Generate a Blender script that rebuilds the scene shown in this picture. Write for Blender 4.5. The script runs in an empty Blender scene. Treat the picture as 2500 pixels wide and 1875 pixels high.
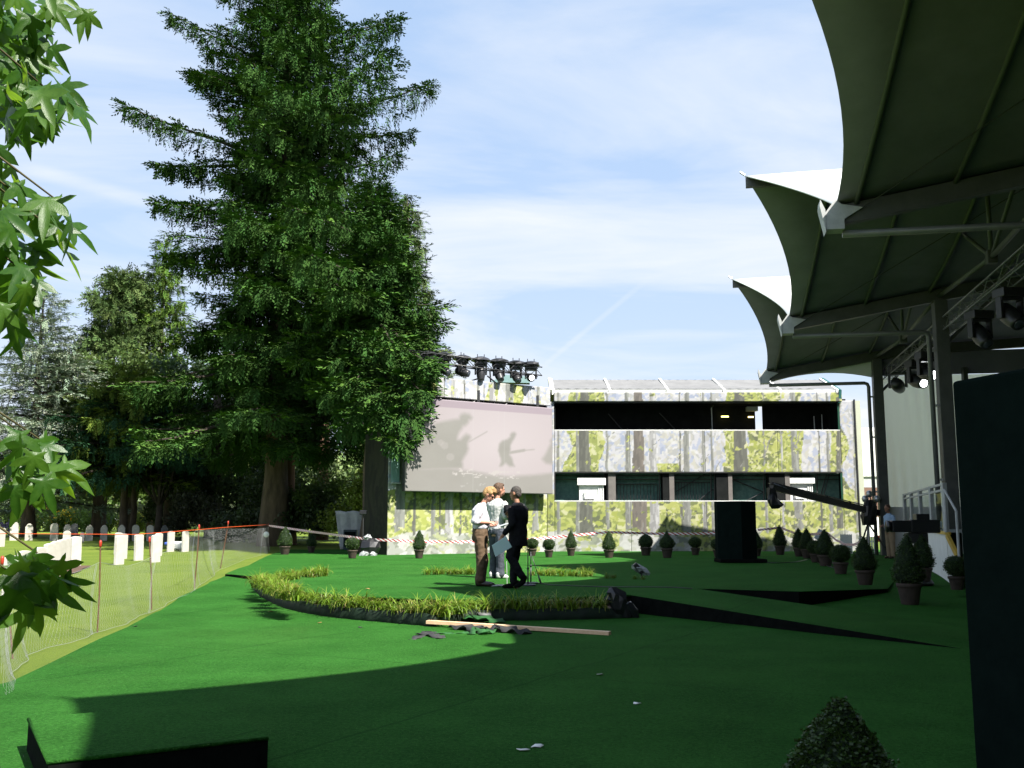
import bpy, bmesh, math, random
import numpy as np
from mathutils import Vector, Matrix

SC = bpy.context.scene
COL = SC.collection
R = math.radians

# ------------------------------------------------------------------ camera, sky, sun, exposure
CAM_H = 1.42
FPX = 2450.0                                   # focal length in pixels of the 2500 px wide photograph
PITCH = math.atan((1280 - 937.5) / FPX)
cam_data = bpy.data.cameras.new("camera")
cam_data.sensor_width = 36.0
cam_data.lens = FPX / 2500.0 * 36.0
cam_data.clip_start = 0.05
cam_data.clip_end = 3000
cam = bpy.data.objects.new("camera", cam_data)
COL.objects.link(cam)
cam.location = (0, 0, CAM_H)
cam.rotation_euler = (math.pi / 2 + PITCH, 0, 0)
SC.camera = cam

SUN_TO = Vector((0.56, -0.62, 1.0)).normalized()
sun_data = bpy.data.lights.new("sun", 'SUN')
sun_data.energy = 5.0
sun_data.angle = R(0.53)
sun_data.color = (1.0, 0.955, 0.88)
sun = bpy.data.objects.new("sun", sun_data)
COL.objects.link(sun)
sun.rotation_euler = SUN_TO.to_track_quat('Z', 'Y').to_euler()

world = bpy.data.worlds.new("World")
SC.world = world
world.use_nodes = True
def build_sky(w):
    nt = w.node_tree
    nt.nodes.clear()
    N = nt.nodes.new
    L = nt.links.new
    out = N('ShaderNodeOutputWorld')
    bg = N('ShaderNodeBackground')
    sky = N('ShaderNodeTexSky')
    sky.sky_type = 'NISHITA'
    sky.sun_disc = False
    sky.sun_elevation = math.asin(SUN_TO.z)
    sky.sun_rotation = math.atan2(SUN_TO.x, SUN_TO.y)
    sky.air_density = 1.0
    sky.dust_density = 1.2
    sky.ozone_density = 1.6
    tc = N('ShaderNodeTexCoord')
    sep = N('ShaderNodeSeparateXYZ')
    L(tc.outputs['Generated'], sep.inputs[0])
    def math_(op, a, b=None):
        m = N('ShaderNodeMath'); m.operation = op
        for i, v in enumerate((a, b)):
            if v is None: continue
            if isinstance(v, (int, float)): m.inputs[i].default_value = v
            else: L(v, m.inputs[i])
        return m.outputs[0]
    zz = math_('ADD', math_('MAXIMUM', sep.outputs[2], 0.0), 0.16)
    comb = N('ShaderNodeCombineXYZ')
    L(math_('DIVIDE', sep.outputs[0], zz), comb.inputs[0])
    L(math_('DIVIDE', sep.outputs[1], zz), comb.inputs[1])
    mp = N('ShaderNodeMapping')
    mp.inputs['Rotation'].default_value = (0, 0, R(-24))
    mp.inputs['Scale'].default_value = (0.7, 1.25, 1)
    L(comb.outputs[0], mp.inputs[0])
    n1 = N('ShaderNodeTexNoise'); n1.inputs['Scale'].default_value = 1.25
    n1.inputs['Detail'].default_value = 8; n1.inputs['Roughness'].default_value = 0.56
    n1.inputs['Distortion'].default_value = 1.1
    L(mp.outputs[0], n1.inputs['Vector'])
    cr = N('ShaderNodeValToRGB')
    cr.color_ramp.elements[0].position = 0.40; cr.color_ramp.elements[0].color = (0.10, 0.10, 0.10, 1)
    cr.color_ramp.elements[1].position = 0.78; cr.color_ramp.elements[1].color = (0.9, 0.9, 0.9, 1)
    L(n1.outputs[0], cr.inputs[0])
    # aircraft trails: thin soft bands along great circles
    def trail(d0, d1, width, strength):
        a = Vector(d0).normalized(); b = Vector(d1).normalized()
        nrm = a.cross(b).normalized()
        mid = (a + b).normalized(); half = math.acos(max(-1, min(1, a.dot(mid))))
        vm = N('ShaderNodeVectorMath'); vm.operation = 'DOT_PRODUCT'
        L(tc.outputs['Generated'], vm.inputs[0]); vm.inputs[1].default_value = nrm
        across = math_('DIVIDE', math_('ABSOLUTE', vm.outputs['Value']), width)
        vm2 = N('ShaderNodeVectorMath'); vm2.operation = 'DOT_PRODUCT'
        L(tc.outputs['Generated'], vm2.inputs[0]); vm2.inputs[1].default_value = mid
        mr = N('ShaderNodeMapRange'); mr.interpolation_type = 'SMOOTHSTEP'
        L(vm2.outputs['Value'], mr.inputs['Value'])
        mr.inputs['From Min'].default_value = math.cos(half * 1.25); mr.inputs['From Max'].default_value = math.cos(half * 0.5)
        mr2 = N('ShaderNodeMapRange'); mr2.interpolation_type = 'SMOOTHSTEP'
        L(across, mr2.inputs['Value'])
        mr2.inputs['From Min'].default_value = 0.1; mr2.inputs['From Max'].default_value = 1.0
        mr2.inputs['To Min'].default_value = 1.0; mr2.inputs['To Max'].default_value = 0.0
        return math_('MULTIPLY', math_('MULTIPLY', mr.outputs[0], mr2.outputs[0]), strength)
    def dirpix(px, py):
        u = px - 1250; v = 937.5 - py
        return (u, FPX * math.cos(PITCH) - v * math.sin(PITCH), FPX * math.sin(PITCH) + v * math.cos(PITCH))
    t1 = trail(dirpix(1330, 890), dirpix(1560, 700), 0.004, 0.13)
    t2 = trail(dirpix(60, 410), dirpix(390, 500), 0.010, 0.22)
    low = math_('MULTIPLY', math_('POWER', math_('SUBTRACT', 1.0, math_('MAXIMUM', sep.outputs[2], 0.0)), 5.0), 0.62)
    fac = math_('MINIMUM', math_('ADD', math_('ADD', math_('ADD', cr.outputs[0], t1), t2), low), 0.95)
    mix = N('ShaderNodeMix'); mix.data_type = 'RGBA'
    L(fac, mix.inputs[0])
    haze = N('ShaderNodeMix'); haze.data_type = 'RGBA'; haze.inputs[0].default_value = 0.70
    L(sky.outputs[0], haze.inputs[6]); haze.inputs[7].default_value = (3.3, 4.95, 7.6, 1)
    L(haze.outputs[2], mix.inputs[6])
    mix.inputs[7].default_value = (6.5, 6.7, 7.0, 1)
    L(mix.outputs[2], bg.inputs[0])
    bg.inputs[1].default_value = 0.05
    L(bg.outputs[0], out.inputs[0])
build_sky(world)

SC.view_settings.view_transform = 'Standard'
SC.view_settings.look = 'None'
SC.view_settings.exposure = 1.6
SC.view_settings.gamma = 1.0
SC.view_settings.use_curve_mapping = False
SC.cycles.max_bounces = 4
SC.cycles.diffuse_bounces = 2
SC.cycles.glossy_bounces = 2
SC.cycles.transmission_bounces = 4
SC.cycles.transparent_max_bounces = 12

# ------------------------------------------------------------------ helpers: places
def ray(px, py):
    u = px - 1250.0; v = 937.5 - py
    dy = FPX * math.cos(PITCH) - v * math.sin(PITCH)
    dz = FPX * math.sin(PITCH) + v * math.cos(PITCH)
    return u / dy, dz / dy
def at(px, py, Y):
    a, b = ray(px, py)
    return Vector((a * Y, Y, CAM_H + b * Y))
def smooth01(t):
    t = max(0.0, min(1.0, t)); return t * t * (3 - 2 * t)
def terrain(x, y):
    z = 0.25 * smooth01((y - 15.0) / 9.5) + 0.045 * smooth01((y - 24) / 8)
    if y > 40: z += min(y - 40, 14) * 0.026
    return z
STAGE_Z = 0.30
def onplane(px, py, z):
    a, b = ray(px, py)
    Y = (z - CAM_H) / b
    return Vector((a * Y, Y, z))
def onterrain(px, py):
    a, b = ray(px, py)
    lo, hi = 2.0, 140.0
    Y = lo
    while Y < hi:
        if CAM_H + b * Y <= terrain(a * Y, Y): break
        Y += 0.05
    return Vector((a * Y, Y, terrain(a * Y, Y)))

# ------------------------------------------------------------------ helpers: meshes
def new_mesh(name, verts, faces, smooth=False):
    me = bpy.data.meshes.new(name)
    if isinstance(verts, np.ndarray) and isinstance(faces, np.ndarray):
        nv = len(verts); nf, k = faces.shape
        me.vertices.add(nv)
        me.vertices.foreach_set("co", np.ascontiguousarray(verts, dtype=np.float32).ravel())
        me.loops.add(nf * k)
        me.loops.foreach_set("vertex_index", np.ascontiguousarray(faces, dtype=np.int32).ravel())
        me.polygons.add(nf)
        me.polygons.foreach_set("loop_start", np.arange(0, nf * k, k, dtype=np.int32))
        try: me.polygons.foreach_set("loop_total", np.full(nf, k, dtype=np.int32))
        except Exception: pass
        me.update(calc_edges=True)
        me.validate()
    else:
        me.from_pydata([tuple(v) for v in verts], [], [tuple(f) for f in faces])
        me.update()
    if smooth:
        me.polygons.foreach_set("use_smooth", np.ones(len(me.polygons), dtype=bool))
    return me
def link(name, me, mat=None, parent=None, loc=None, rot=None, scale=None):
    o = bpy.data.objects.new(name, me)
    COL.objects.link(o)
    if mat is not None and me is not None and len(me.materials) == 0:
        me.materials.append(mat)
    if parent is not None: o.parent = parent
    if loc is not None: o.location = loc
    if rot is not None: o.rotation_euler = rot
    if scale is not None: o.scale = scale if hasattr(scale, '__len__') else (scale,) * 3
    return o
def set_tint(me, cols):
    ca = me.color_attributes.new("tint", 'FLOAT_COLOR', 'POINT')
    c = np.ones((len(me.vertices), 4), dtype=np.float32)
    c[:, :3] = cols
    ca.data.foreach_set("color", c.ravel())
def tag(o, label=None, cat=None, group=None, kind=None):
    if label: o["label"] = label
    if cat: o["category"] = cat
    if group: o["group"] = group
    if kind: o["kind"] = kind
    return o
def thing(name, loc, label, cat, group=None, rz=0.0):
    o = bpy.data.objects.new(name, None)
    COL.objects.link(o)
    o.empty_display_size = 0.2
    o.location = loc; o.rotation_euler = (0, 0, rz)
    tag(o, label, cat, group)
    return o

class MB:
    """collects shapes into one mesh"""
    def __init__(s): s.v = []; s.f = []
    def add(s, vs, fs):
        b = len(s.v); s.v += [tuple(v) for v in vs]
        s.f += [tuple(i + b for i in f) for f in fs]; return s
    def box(s, c, size, rot=None, bev=0.0):
        hx, hy, hz = size[0] / 2, size[1] / 2, size[2] / 2
        if bev > 0:
            bm = bmesh.new(); bmesh.ops.create_cube(bm, size=1)
            for v in bm.verts: v.co = Vector((v.co.x * 2 * hx, v.co.y * 2 * hy, v.co.z * 2 * hz))
            bmesh.ops.bevel(bm, geom=list(bm.edges), offset=bev, segments=2, affect='EDGES', profile=0.6)
            vs = [v.co.copy() for v in bm.verts]; bm.verts.index_update()
            fs = [[v.index for v in f.verts] for f in bm.faces]; bm.free()
        else:
            vs = [Vector((x, y, z)) for x in (-hx, hx) for y in (-hy, hy) for z in (-hz, hz)]
            fs = [(0, 1, 3, 2), (4, 6, 7, 5), (0, 4, 5, 1), (2, 3, 7, 6), (0, 2, 6, 4), (1, 5, 7, 3)]
        m = rot if rot is not None else Matrix.Identity(3)
        return s.add([m @ v + Vector(c) for v in vs], fs)
    def bar(s, p0, p1, w, h, up=(0, 0, 1)):
        p0 = Vector(p0); p1 = Vector(p1); d = (p1 - p0); L = d.length; d.normalize()
        u = Vector(up); x = d.cross(u)
        if x.length < 1e-5: x = d.cross(Vector((1, 0, 0)))
        x.normalize(); u = x.cross(d)
        m = Matrix((x, d, u)).transposed()
        return s.box((p0 + p1) / 2, (w, L, h), m)
    def tube(s, pts, rad, n=8, cap=True):
        pts = [Vector(p) for p in pts]
        if not hasattr(rad, '__len__'): rad = [rad] * len(pts)
        vs = []; prev = None
        for i, p in enumerate(pts):
            t = (pts[min(i + 1, len(pts) - 1)] - pts[max(i - 1, 0)])
            if t.length < 1e-9: t = Vector((0, 0, 1))
            t.normalize()
            if prev is None:
                a = Vector((0, 0, 1)) if abs(t.z) < 0.9 else Vector((1, 0, 0))
                x = t.cross(a).normalized()
            else:
                x = (prev - t * prev.dot(t)).normalized()
            prev = x; y = t.cross(x)
            for k in range(n):
                a = 2 * math.pi * k / n
                vs.append(p + (x * math.cos(a) + y * math.sin(a)) * rad[i])
        fs = []
        for i in range(len(pts) - 1):
            for k in range(n):
                k2 = (k + 1) % n
                fs.append((i * n + k, i * n + k2, (i + 1) * n + k2, (i + 1) * n + k))
        if cap:
            fs.append(tuple(range(n - 1, -1, -1)))
            fs.append(tuple((len(pts) - 1) * n + k for k in range(n)))
        return s.add(vs, fs)
    def lathe(s, prof, n=16, c=(0, 0, 0), m=None, wob=0.0, seed=0):
        rnd = random.Random(seed)
        vs = []; m = m if m is not None else Matrix.Identity(3)
        for r, z in prof:
            for k in range(n):
                a = 2 * math.pi * k / n
                rr = r * (1 + (rnd.uniform(-wob, wob) if wob else 0))
                vs.append(m @ Vector((rr * math.cos(a), rr * math.sin(a), z)) + Vector(c))
        fs = []
        for i in range(len(prof) - 1):
            for k in range(n):
                k2 = (k + 1) % n
                fs.append((i * n + k, i * n + k2, (i + 1) * n + k2, (i + 1) * n + k))
        fs.append(tuple(range(n - 1, -1, -1)))
        fs.append(tuple((len(prof) - 1) * n + k for k in range(n)))
        return s.add(vs, fs)
    def prism(s, poly, p_to_world, depth_vec):
        n = len(poly)
        a = [Vector(p_to_world(*q)) for q in poly]; b = [v + Vector(depth_vec) for v in a]
        fs = [tuple(range(n)), tuple(range(2 * n - 1, n - 1, -1))]
        fs += [(i, n + i, n + (i + 1) % n, (i + 1) % n) for i in range(n)]
        return s.add(a + b, fs)
    def build(s, name, mat, parent=None, smooth=False, loc=None, rot=None):
        me = new_mesh(name, s.v, s.f, smooth)
        bm = bmesh.new(); bm.from_mesh(me)
        bmesh.ops.recalc_face_normals(bm, faces=bm.faces); bm.to_mesh(me); bm.free()
        return link(name, me, mat, parent, loc, rot)

def copy_thing(root, loc, rz=0.0, scale=None, label=None, group=None):
    r = root.copy(); COL.objects.link(r)
    r.location = loc; r.rotation_euler = (0, 0, rz)
    if scale is not None: r.scale = scale if hasattr(scale, '__len__') else (scale,) * 3
    if label: r["label"] = label
    if group: r["group"] = group
    for ch in list(root.children):
        c = ch.copy(); COL.objects.link(c); c.parent = r
        for g in ch.children:
            d = g.copy(); COL.objects.link(d); d.parent = c
    return r

# ------------------------------------------------------------------ helpers: materials
def pmat(name, col, col2=None, scale=6.0, rough=0.6, bump=0.0, bscale=None, metal=0.0, spec=0.3, detail=5,
         emit=None, estr=0.0, coat=0.0, trans=None, stretch=None, lo=0.35, hi=0.65):
    m = bpy.data.materials.new(name); m.use_nodes = True
    nt = m.node_tree; b = nt.nodes["Principled BSDF"]; L = nt.links.new; N = nt.nodes.new
    b.inputs['Base Color'].default_value = (*col, 1)
    b.inputs['Roughness'].default_value = rough
    b.inputs['Metallic'].default_value = metal
    b.inputs['Specular IOR Level'].default_value = spec
    if coat: b.inputs['Coat Weight'].default_value = coat
    if emit is not None:
        b.inputs['Emission Color'].default_value = (*emit, 1); b.inputs['Emission Strength'].default_value = estr
    tc = N('ShaderNodeTexCoord'); vec = tc.outputs['Object']
    if stretch is not None:
        mp = N('ShaderNodeMapping'); mp.inputs['Scale'].default_value = stretch; L(vec, mp.inputs[0]); vec = mp.outputs[0]
    if col2 is not None:
        n = N('ShaderNodeTexNoise'); n.inputs['Scale'].default_value = scale; n.inputs['Detail'].default_value = detail
        n.inputs['Roughness'].default_value = 0.62
        L(vec, n.inputs['Vector'])
        cr = N('ShaderNodeValToRGB'); cr.color_ramp.elements[0].position = lo; cr.color_ramp.elements[1].position = hi
        cr.color_ramp.elements[0].color = (*col, 1); cr.color_ramp.elements[1].color = (*col2, 1)
        L(n.outputs[0], cr.inputs[0]); L(cr.outputs[0], b.inputs['Base Color'])
    if bump:
        n2 = N('ShaderNodeTexNoise'); n2.inputs['Scale'].default_value = bscale or scale * 3; n2.inputs['Detail'].default_value = 4
        L(vec, n2.inputs['Vector'])
        bp = N('ShaderNodeBump'); bp.inputs['Strength'].default_value = bump; bp.inputs['Distance'].default_value = 0.02
        L(n2.outputs[0], bp.inputs['Height']); L(bp.outputs[0], b.inputs['Normal'])
    if trans is not None:
        t = N('ShaderNodeBsdfTranslucent'); t.inputs[0].default_value = (*trans[0], 1)
        mx = N('ShaderNodeMixShader'); mx.inputs[0].default_value = trans[1]
        L(b.outputs[0], mx.inputs[1]); L(t.outputs[0], mx.inputs[2])
        L(mx.outputs[0], nt.nodes['Material Output'].inputs[0])
    return m
def leaf_mat(name, gain=1.0, translucency=0.3, rough=0.55, spec=0.25):
    """colour comes from the leaves' own tint attribute"""
    m = bpy.data.materials.new(name); m.use_nodes = True
    nt = m.node_tree; b = nt.nodes["Principled BSDF"]; L = nt.links.new; N = nt.nodes.new
    a = N('ShaderNodeAttribute'); a.attribute_name = "tint"
    g = N('ShaderNodeMix'); g.data_type = 'RGBA'; g.blend_type = 'MULTIPLY'; g.inputs[0].default_value = 1
    L(a.outputs['Color'], g.inputs[6]); g.inputs[7].default_value = (gain, gain, gain, 1)
    if translucency <= 0:
        df = N('ShaderNodeBsdfDiffuse'); L(g.outputs[2], df.inputs[0]); L(df.outputs[0], nt.nodes['Material Output'].inputs[0]); return m
    L(g.outputs[2], b.inputs['Base Color'])
    b.inputs['Roughness'].default_value = rough; b.inputs['Specular IOR Level'].default_value = spec
    t = N('ShaderNodeBsdfTranslucent')
    h = N('ShaderNodeHueSaturation'); h.inputs['Hue'].default_value = 0.485; h.inputs['Value'].default_value = 1.2
    L(g.outputs[2], h.inputs['Color']); L(h.outputs[0], t.inputs[0])
    mx = N('ShaderNodeMixShader'); mx.inputs[0].default_value = translucency
    L(b.outputs[0], mx.inputs[1]); L(t.outputs[0], mx.inputs[2])
    L(mx.outputs[0], nt.nodes['Material Output'].inputs[0])
    return m
def attr_mat(name, rough=0.6, spec=0.2, emis=0.0, bump=0.0):
    m = bpy.data.materials.new(name); m.use_nodes = True
    nt = m.node_tree; b = nt.nodes["Principled BSDF"]; L = nt.links.new
    a = nt.nodes.new('ShaderNodeAttribute'); a.attribute_name = "tint"
    L(a.outputs['Color'], b.inputs['Base Color'])
    b.inputs['Roughness'].default_value = rough; b.inputs['Specular IOR Level'].default_value = spec
    if emis:
        L(a.outputs['Color'], b.inputs['Emission Color']); b.inputs['Emission Strength'].default_value = emis
    return m

# value noise for prints and shapes
def _lat(seed, n=64):
    return np.random.RandomState(seed).rand(n, n)
def vnoise(x, y, seed=0):
    t = _lat(seed); n = t.shape[0]
    xi = np.floor(x).astype(int); yi = np.floor(y).astype(int)
    fx = x - xi; fy = y - yi
    fx = fx * fx * (3 - 2 * fx); fy = fy * fy * (3 - 2 * fy)
    a = t[xi % n, yi % n]; b = t[(xi + 1) % n, yi % n]; c = t[xi % n, (yi + 1) % n]; d = t[(xi + 1) % n, (yi + 1) % n]
    return (a * (1 - fx) + b * fx) * (1 - fy) + (c * (1 - fx) + d * fx) * fy
def fbm(x, y, seed=0, oct=4):
    s = 0; amp = 0.5; tot = 0
    for i in range(oct):
        s = s + amp * vnoise(x * 2 ** i, y * 2 ** i, seed + i * 7); tot += amp; amp *= 0.55
    return s / tot
# ------------------------------------------------------------------ materials of the place
M = {}
def carpet_material():
    m = bpy.data.materials.new("green_carpet"); m.use_nodes = True
    nt = m.node_tree; b = nt.nodes["Principled BSDF"]; L = nt.links.new; N = nt.nodes.new
    geo = N('ShaderNodeNewGeometry')
    big = N('ShaderNodeTexNoise'); big.inputs['Scale'].default_value = 0.9; big.inputs['Detail'].default_value = 8; big.inputs['Roughness'].default_value = 0.6
    L(geo.outputs['Position'], big.inputs['Vector'])
    fine = N('ShaderNodeTexNoise'); fine.inputs['Scale'].default_value = 46; fine.inputs['Detail'].default_value = 4; fine.inputs['Roughness'].default_value = 0.75
    L(geo.outputs['Position'], fine.inputs['Vector'])
    cr = N('ShaderNodeValToRGB'); cr.color_ramp.elements[0].position = 0.37; cr.color_ramp.elements[1].position = 0.65
    cr.color_ramp.elements[0].color = (0.011, 0.054, 0.0075, 1); cr.color_ramp.elements[1].color = (0.036, 0.140, 0.023, 1)
    mx = N('ShaderNodeMix'); mx.data_type = 'FLOAT'; mx.inputs[0].default_value = 0.68
    L(big.outputs[0], mx.inputs[2]); L(fine.outputs[0], mx.inputs[3])
    L(mx.outputs[0], cr.inputs[0])
    # sparse paler fibre ends
    sp = N('ShaderNodeTexNoise'); sp.inputs['Scale'].default_value = 95; sp.inputs['Detail'].default_value = 2
    L(geo.outputs['Position'], sp.inputs['Vector'])
    th = N('ShaderNodeMath'); th.operation = 'GREATER_THAN'; th.inputs[1].default_value = 0.70
    L(sp.outputs[0], th.inputs[0])
    mc = N('ShaderNodeMix'); mc.data_type = 'RGBA'
    L(th.outputs[0], mc.inputs[0]); L(cr.outputs[0], mc.inputs[6]); mc.inputs[7].default_value = (0.10, 0.22, 0.06, 1)
    # worn and dusty patches
    dust = N('ShaderNodeTexNoise'); dust.inputs['Scale'].default_value = 0.23; dust.inputs['Detail'].default_value = 7; dust.inputs['Distortion'].default_value = 1.2
    L(geo.outputs['Position'], dust.inputs['Vector'])
    dr = N('ShaderNodeMapRange'); dr.inputs['From Min'].default_value = 0.5; dr.inputs['From Max'].default_value = 0.8
    dr.inputs['To Max'].default_value = 0.22
    L(dust.outputs[0], dr.inputs['Value'])
    md = N('ShaderNodeMix'); md.data_type = 'RGBA'
    L(dr.outputs[0], md.inputs[0]); L(mc.outputs[2], md.inputs[6]); md.inputs[7].default_value = (0.05, 0.11, 0.022, 1)
    # joints between the carpet widths and faint roller marks
    def joint(ang, gap, wid, wob):
        mp = N('ShaderNodeMapping'); mp.inputs['Rotation'].default_value = (0, 0, R(ang)); L(geo.outputs['Position'], mp.inputs[0])
        sx = N('ShaderNodeSeparateXYZ'); L(mp.outputs[0], sx.inputs[0])
        a1 = N('ShaderNodeMath'); a1.operation = 'MULTIPLY_ADD'; a1.inputs[1].default_value = wob; L(dust.outputs[0], a1.inputs[0]); L(sx.outputs[0], a1.inputs[2])
        a2 = N('ShaderNodeMath'); a2.operation = 'DIVIDE'; a2.inputs[1].default_value = gap; L(a1.outputs[0], a2.inputs[0])
        a3 = N('ShaderNodeMath'); a3.operation = 'FRACT'; L(a2.outputs[0], a3.inputs[0])
        a4 = N('ShaderNodeMath'); a4.operation = 'LESS_THAN'; a4.inputs[1].default_value = wid / gap; L(a3.outputs[0], a4.inputs[0])
        return a4.outputs[0]
    jm = N('ShaderNodeMath'); jm.operation = 'MAXIMUM'; L(joint(28, 4.0, .03, .5), jm.inputs[0]); L(joint(-62, 9.0, .025, .5), jm.inputs[1])
    jf = N('ShaderNodeMath'); jf.operation = 'MULTIPLY'; jf.inputs[1].default_value = .4; L(jm.outputs[0], jf.inputs[0])
    mj = N('ShaderNodeMix'); mj.data_type = 'RGBA'; L(jf.outputs[0], mj.inputs[0]); L(md.outputs[2], mj.inputs[6]); mj.inputs[7].default_value = (0.008, 0.035, 0.006, 1)
    L(mj.outputs[2], b.inputs['Base Color'])
    b.inputs['Roughness'].default_value = 0.9; b.inputs['Specular IOR Level'].default_value = 0.03
    bp = N('ShaderNodeBump'); bp.inputs['Strength'].default_value = 0.9; bp.inputs['Distance'].default_value = 0.03
    wr = N('ShaderNodeTexNoise'); wr.inputs['Scale'].default_value = 1.6; wr.inputs['Detail'].default_value = 3
    L(geo.outputs['Position'], wr.inputs['Vector'])
    ad = N('ShaderNodeMath'); ad.operation = 'MULTIPLY_ADD'; ad.inputs[1].default_value = 2.2
    L(wr.outputs[0], ad.inputs[0]); L(fine.outputs[0], ad.inputs[2])
    L(ad.outputs[0], bp.inputs['Height']); L(bp.outputs[0], b.inputs['Normal'])
    return m
def lawn_material():
    m = bpy.data.materials.new("lawn_grass"); m.use_nodes = True
    nt = m.node_tree; b = nt.nodes["Principled BSDF"]; L = nt.links.new; N = nt.nodes.new
    geo = N('ShaderNodeNewGeometry')
    big = N('ShaderNodeTexNoise'); big.inputs['Scale'].default_value = 0.5; big.inputs['Detail'].default_value = 7; big.inputs['Roughness'].default_value = 0.62
    L(geo.outputs['Position'], big.inputs['Vector'])
    fine = N('ShaderNodeTexNoise'); fine.inputs['Scale'].default_value = 34; fine.inputs['Detail'].default_value = 5; fine.inputs['Roughness'].default_value = 0.8
    L(geo.outputs['Position'], fine.inputs['Vector'])
    mx = N('ShaderNodeMix'); mx.data_type = 'FLOAT'; mx.inputs[0].default_value = 0.55
    L(big.outputs[0], mx.inputs[2]); L(fine.outputs[0], mx.inputs[3])
    cr = N('ShaderNodeValToRGB')
    e = cr.color_ramp.elements
    e[0].position = 0.28; e[0].color = (0.048, 0.078, 0.008, 1)
    e[1].position = 0.74; e[1].color = (0.155, 0.185, 0.030, 1)
    k = cr.color_ramp.elements.new(0.5); k.color = (0.098, 0.145, 0.014, 1)
    L(mx.outputs[0], cr.inputs[0]); L(cr.outputs[0], b.inputs['Base Color'])
    b.inputs['Roughness'].default_value = 0.8; b.inputs['Specular IOR Level'].default_value = 0.2
    bp = N('ShaderNodeBump'); bp.inputs['Strength'].default_value = 0.9; bp.inputs['Distance'].default_value = 0.04
    L(fine.outputs[0], bp.inputs['Height']); L(bp.outputs[0], b.inputs['Normal'])
    return m
M['carpet'] = carpet_material()
M['lawn'] = lawn_material()
M['black_cloth'] = pmat("black_cloth", (0.004, 0.005, 0.0045), (0.007, 0.008, 0.007), 9, 0.95, 0.3, spec=0.02)
M['liner'] = pmat("pond_liner", (0.003, 0.008, 0.004), (0.006, 0.018, 0.007), 5, 0.7, 0.4, 14, spec=0.3)
M['black_plastic'] = pmat("black_plastic", (0.012, 0.012, 0.014), None, rough=0.3, spec=0.5)
M['black_metal'] = pmat("black_metal", (0.018, 0.018, 0.02), (0.03, 0.03, 0.03), 20, 0.42, spec=0.5)
M['steel'] = pmat("galvanised_steel", (0.42, 0.43, 0.44), (0.55, 0.56, 0.56), 14, 0.42, metal=0.8)
M['alu'] = pmat("grey_aluminium", (0.34, 0.35, 0.35), (0.42, 0.43, 0.42), 8, 0.5, spec=0.4)
M['white_paint'] = pmat("white_paint", (0.78, 0.78, 0.76), (0.7, 0.7, 0.67), 3, 0.55, 0.05)
M['soil'] = pmat("dark_soil", (0.05, 0.03, 0.02), (0.10, 0.06, 0.04), 12, 0.9, 0.6)

# ------------------------------------------------------------------ ground and carpets
def grid_sheet(x0, x1, y0, y1, nx, ny, zf):
    xs = np.linspace(x0, x1, nx); ys = np.linspace(y0, y1, ny)
    v = np.array([(x, y, zf(x, y)) for y in ys for x in xs], dtype=np.float32)
    i = np.arange((nx - 1) * (ny - 1)); r = i // (nx - 1); c = i % (nx - 1)
    a = r * nx + c
    f = np.stack([a, a + 1, a + nx + 1, a + nx], 1)
    return v, f
def y_levels():
    return [-60, -20, 0, 6, 12, 15] + [15 + 0.5 * i for i in range(1, 20)] + [25, 26, 28, 30, 32, 40, 44, 50, 60, 80, 100, 300, 1200]
xs = [-1500, -300, -80, -40, -25, -18, -12, -9, -6, 0, 6, 12, 20, 40, 80, 300, 1500]
ys = y_levels()
gv = [(x, y, terrain(x, y) - 0.02) for y in ys for x in xs]
gf = [(r * len(xs) + c, r * len(xs) + c + 1, (r + 1) * len(xs) + c + 1, (r + 1) * len(xs) + c) for r in range(len(ys) - 1) for c in range(len(xs) - 1)]
lawn = link("lawn", new_mesh("lawn", gv, gf, True), M['lawn'])
tag(lawn, "yellow-green mown cemetery lawn beyond the wire fence", None, None, "structure")

# lower carpet: left edge runs along the fence and follows the rising ground
edge = [(-5.0, -8.0), (-5.0, 6.0)]
for q in ((0, 1668), (90, 1628), (175, 1588), (306, 1530), (437, 1457), (568, 1399), (655, 1355), (672, 1348)):
    p = onterrain(*q); edge.append((p.x, p.y))
edge.append((edge[-1][0], 60.0))
def left_edge(y):
    for (xa, ya), (xb, yb) in zip(edge, edge[1:]):
        if ya <= y <= yb: return xa + (xb - xa) * (y - ya) / (yb - ya)
    return edge[0][0] if y < edge[0][1] else edge[-1][0]
cy = [-8, -3, 2, 4, 6, 8, 9.6, 10.6, 11.6, 13, 14.5, 15] + [15 + 0.5 * i for i in range(1, 20)] + [25.5, 27, 30, 33, 37, 40.5, 42.5]
fr = [0, 0.004, 0.06, 0.15, 0.3, 0.45, 0.6, 0.8, 1.0]
rn = random.Random(4)
cv = []
for y in cy:
    le = left_edge(y) + rn.uniform(-0.03, 0.03); 
    for t in fr:
        x = le + (24 - le) * t
        z = terrain(x, y) + 0.012 + (0 if t > 0 else -0.03) + (0.006 * math.sin(x * 2.1 + y * 1.3) if 0.05 < t else 0)
        cv.append((x, y, z))
nf = len(fr)
cf = [(r * nf + c, r * nf + c + 1, (r + 1) * nf + c + 1, (r + 1) * nf + c) for r in range(len(cy) - 1) for c in range(nf - 1)]
carpet = link("carpet", new_mesh("carpet", cv, cf, True), M['carpet'])
tag(carpet, "bright green artificial-turf carpet covering the event ground", None, None, "structure")

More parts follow.
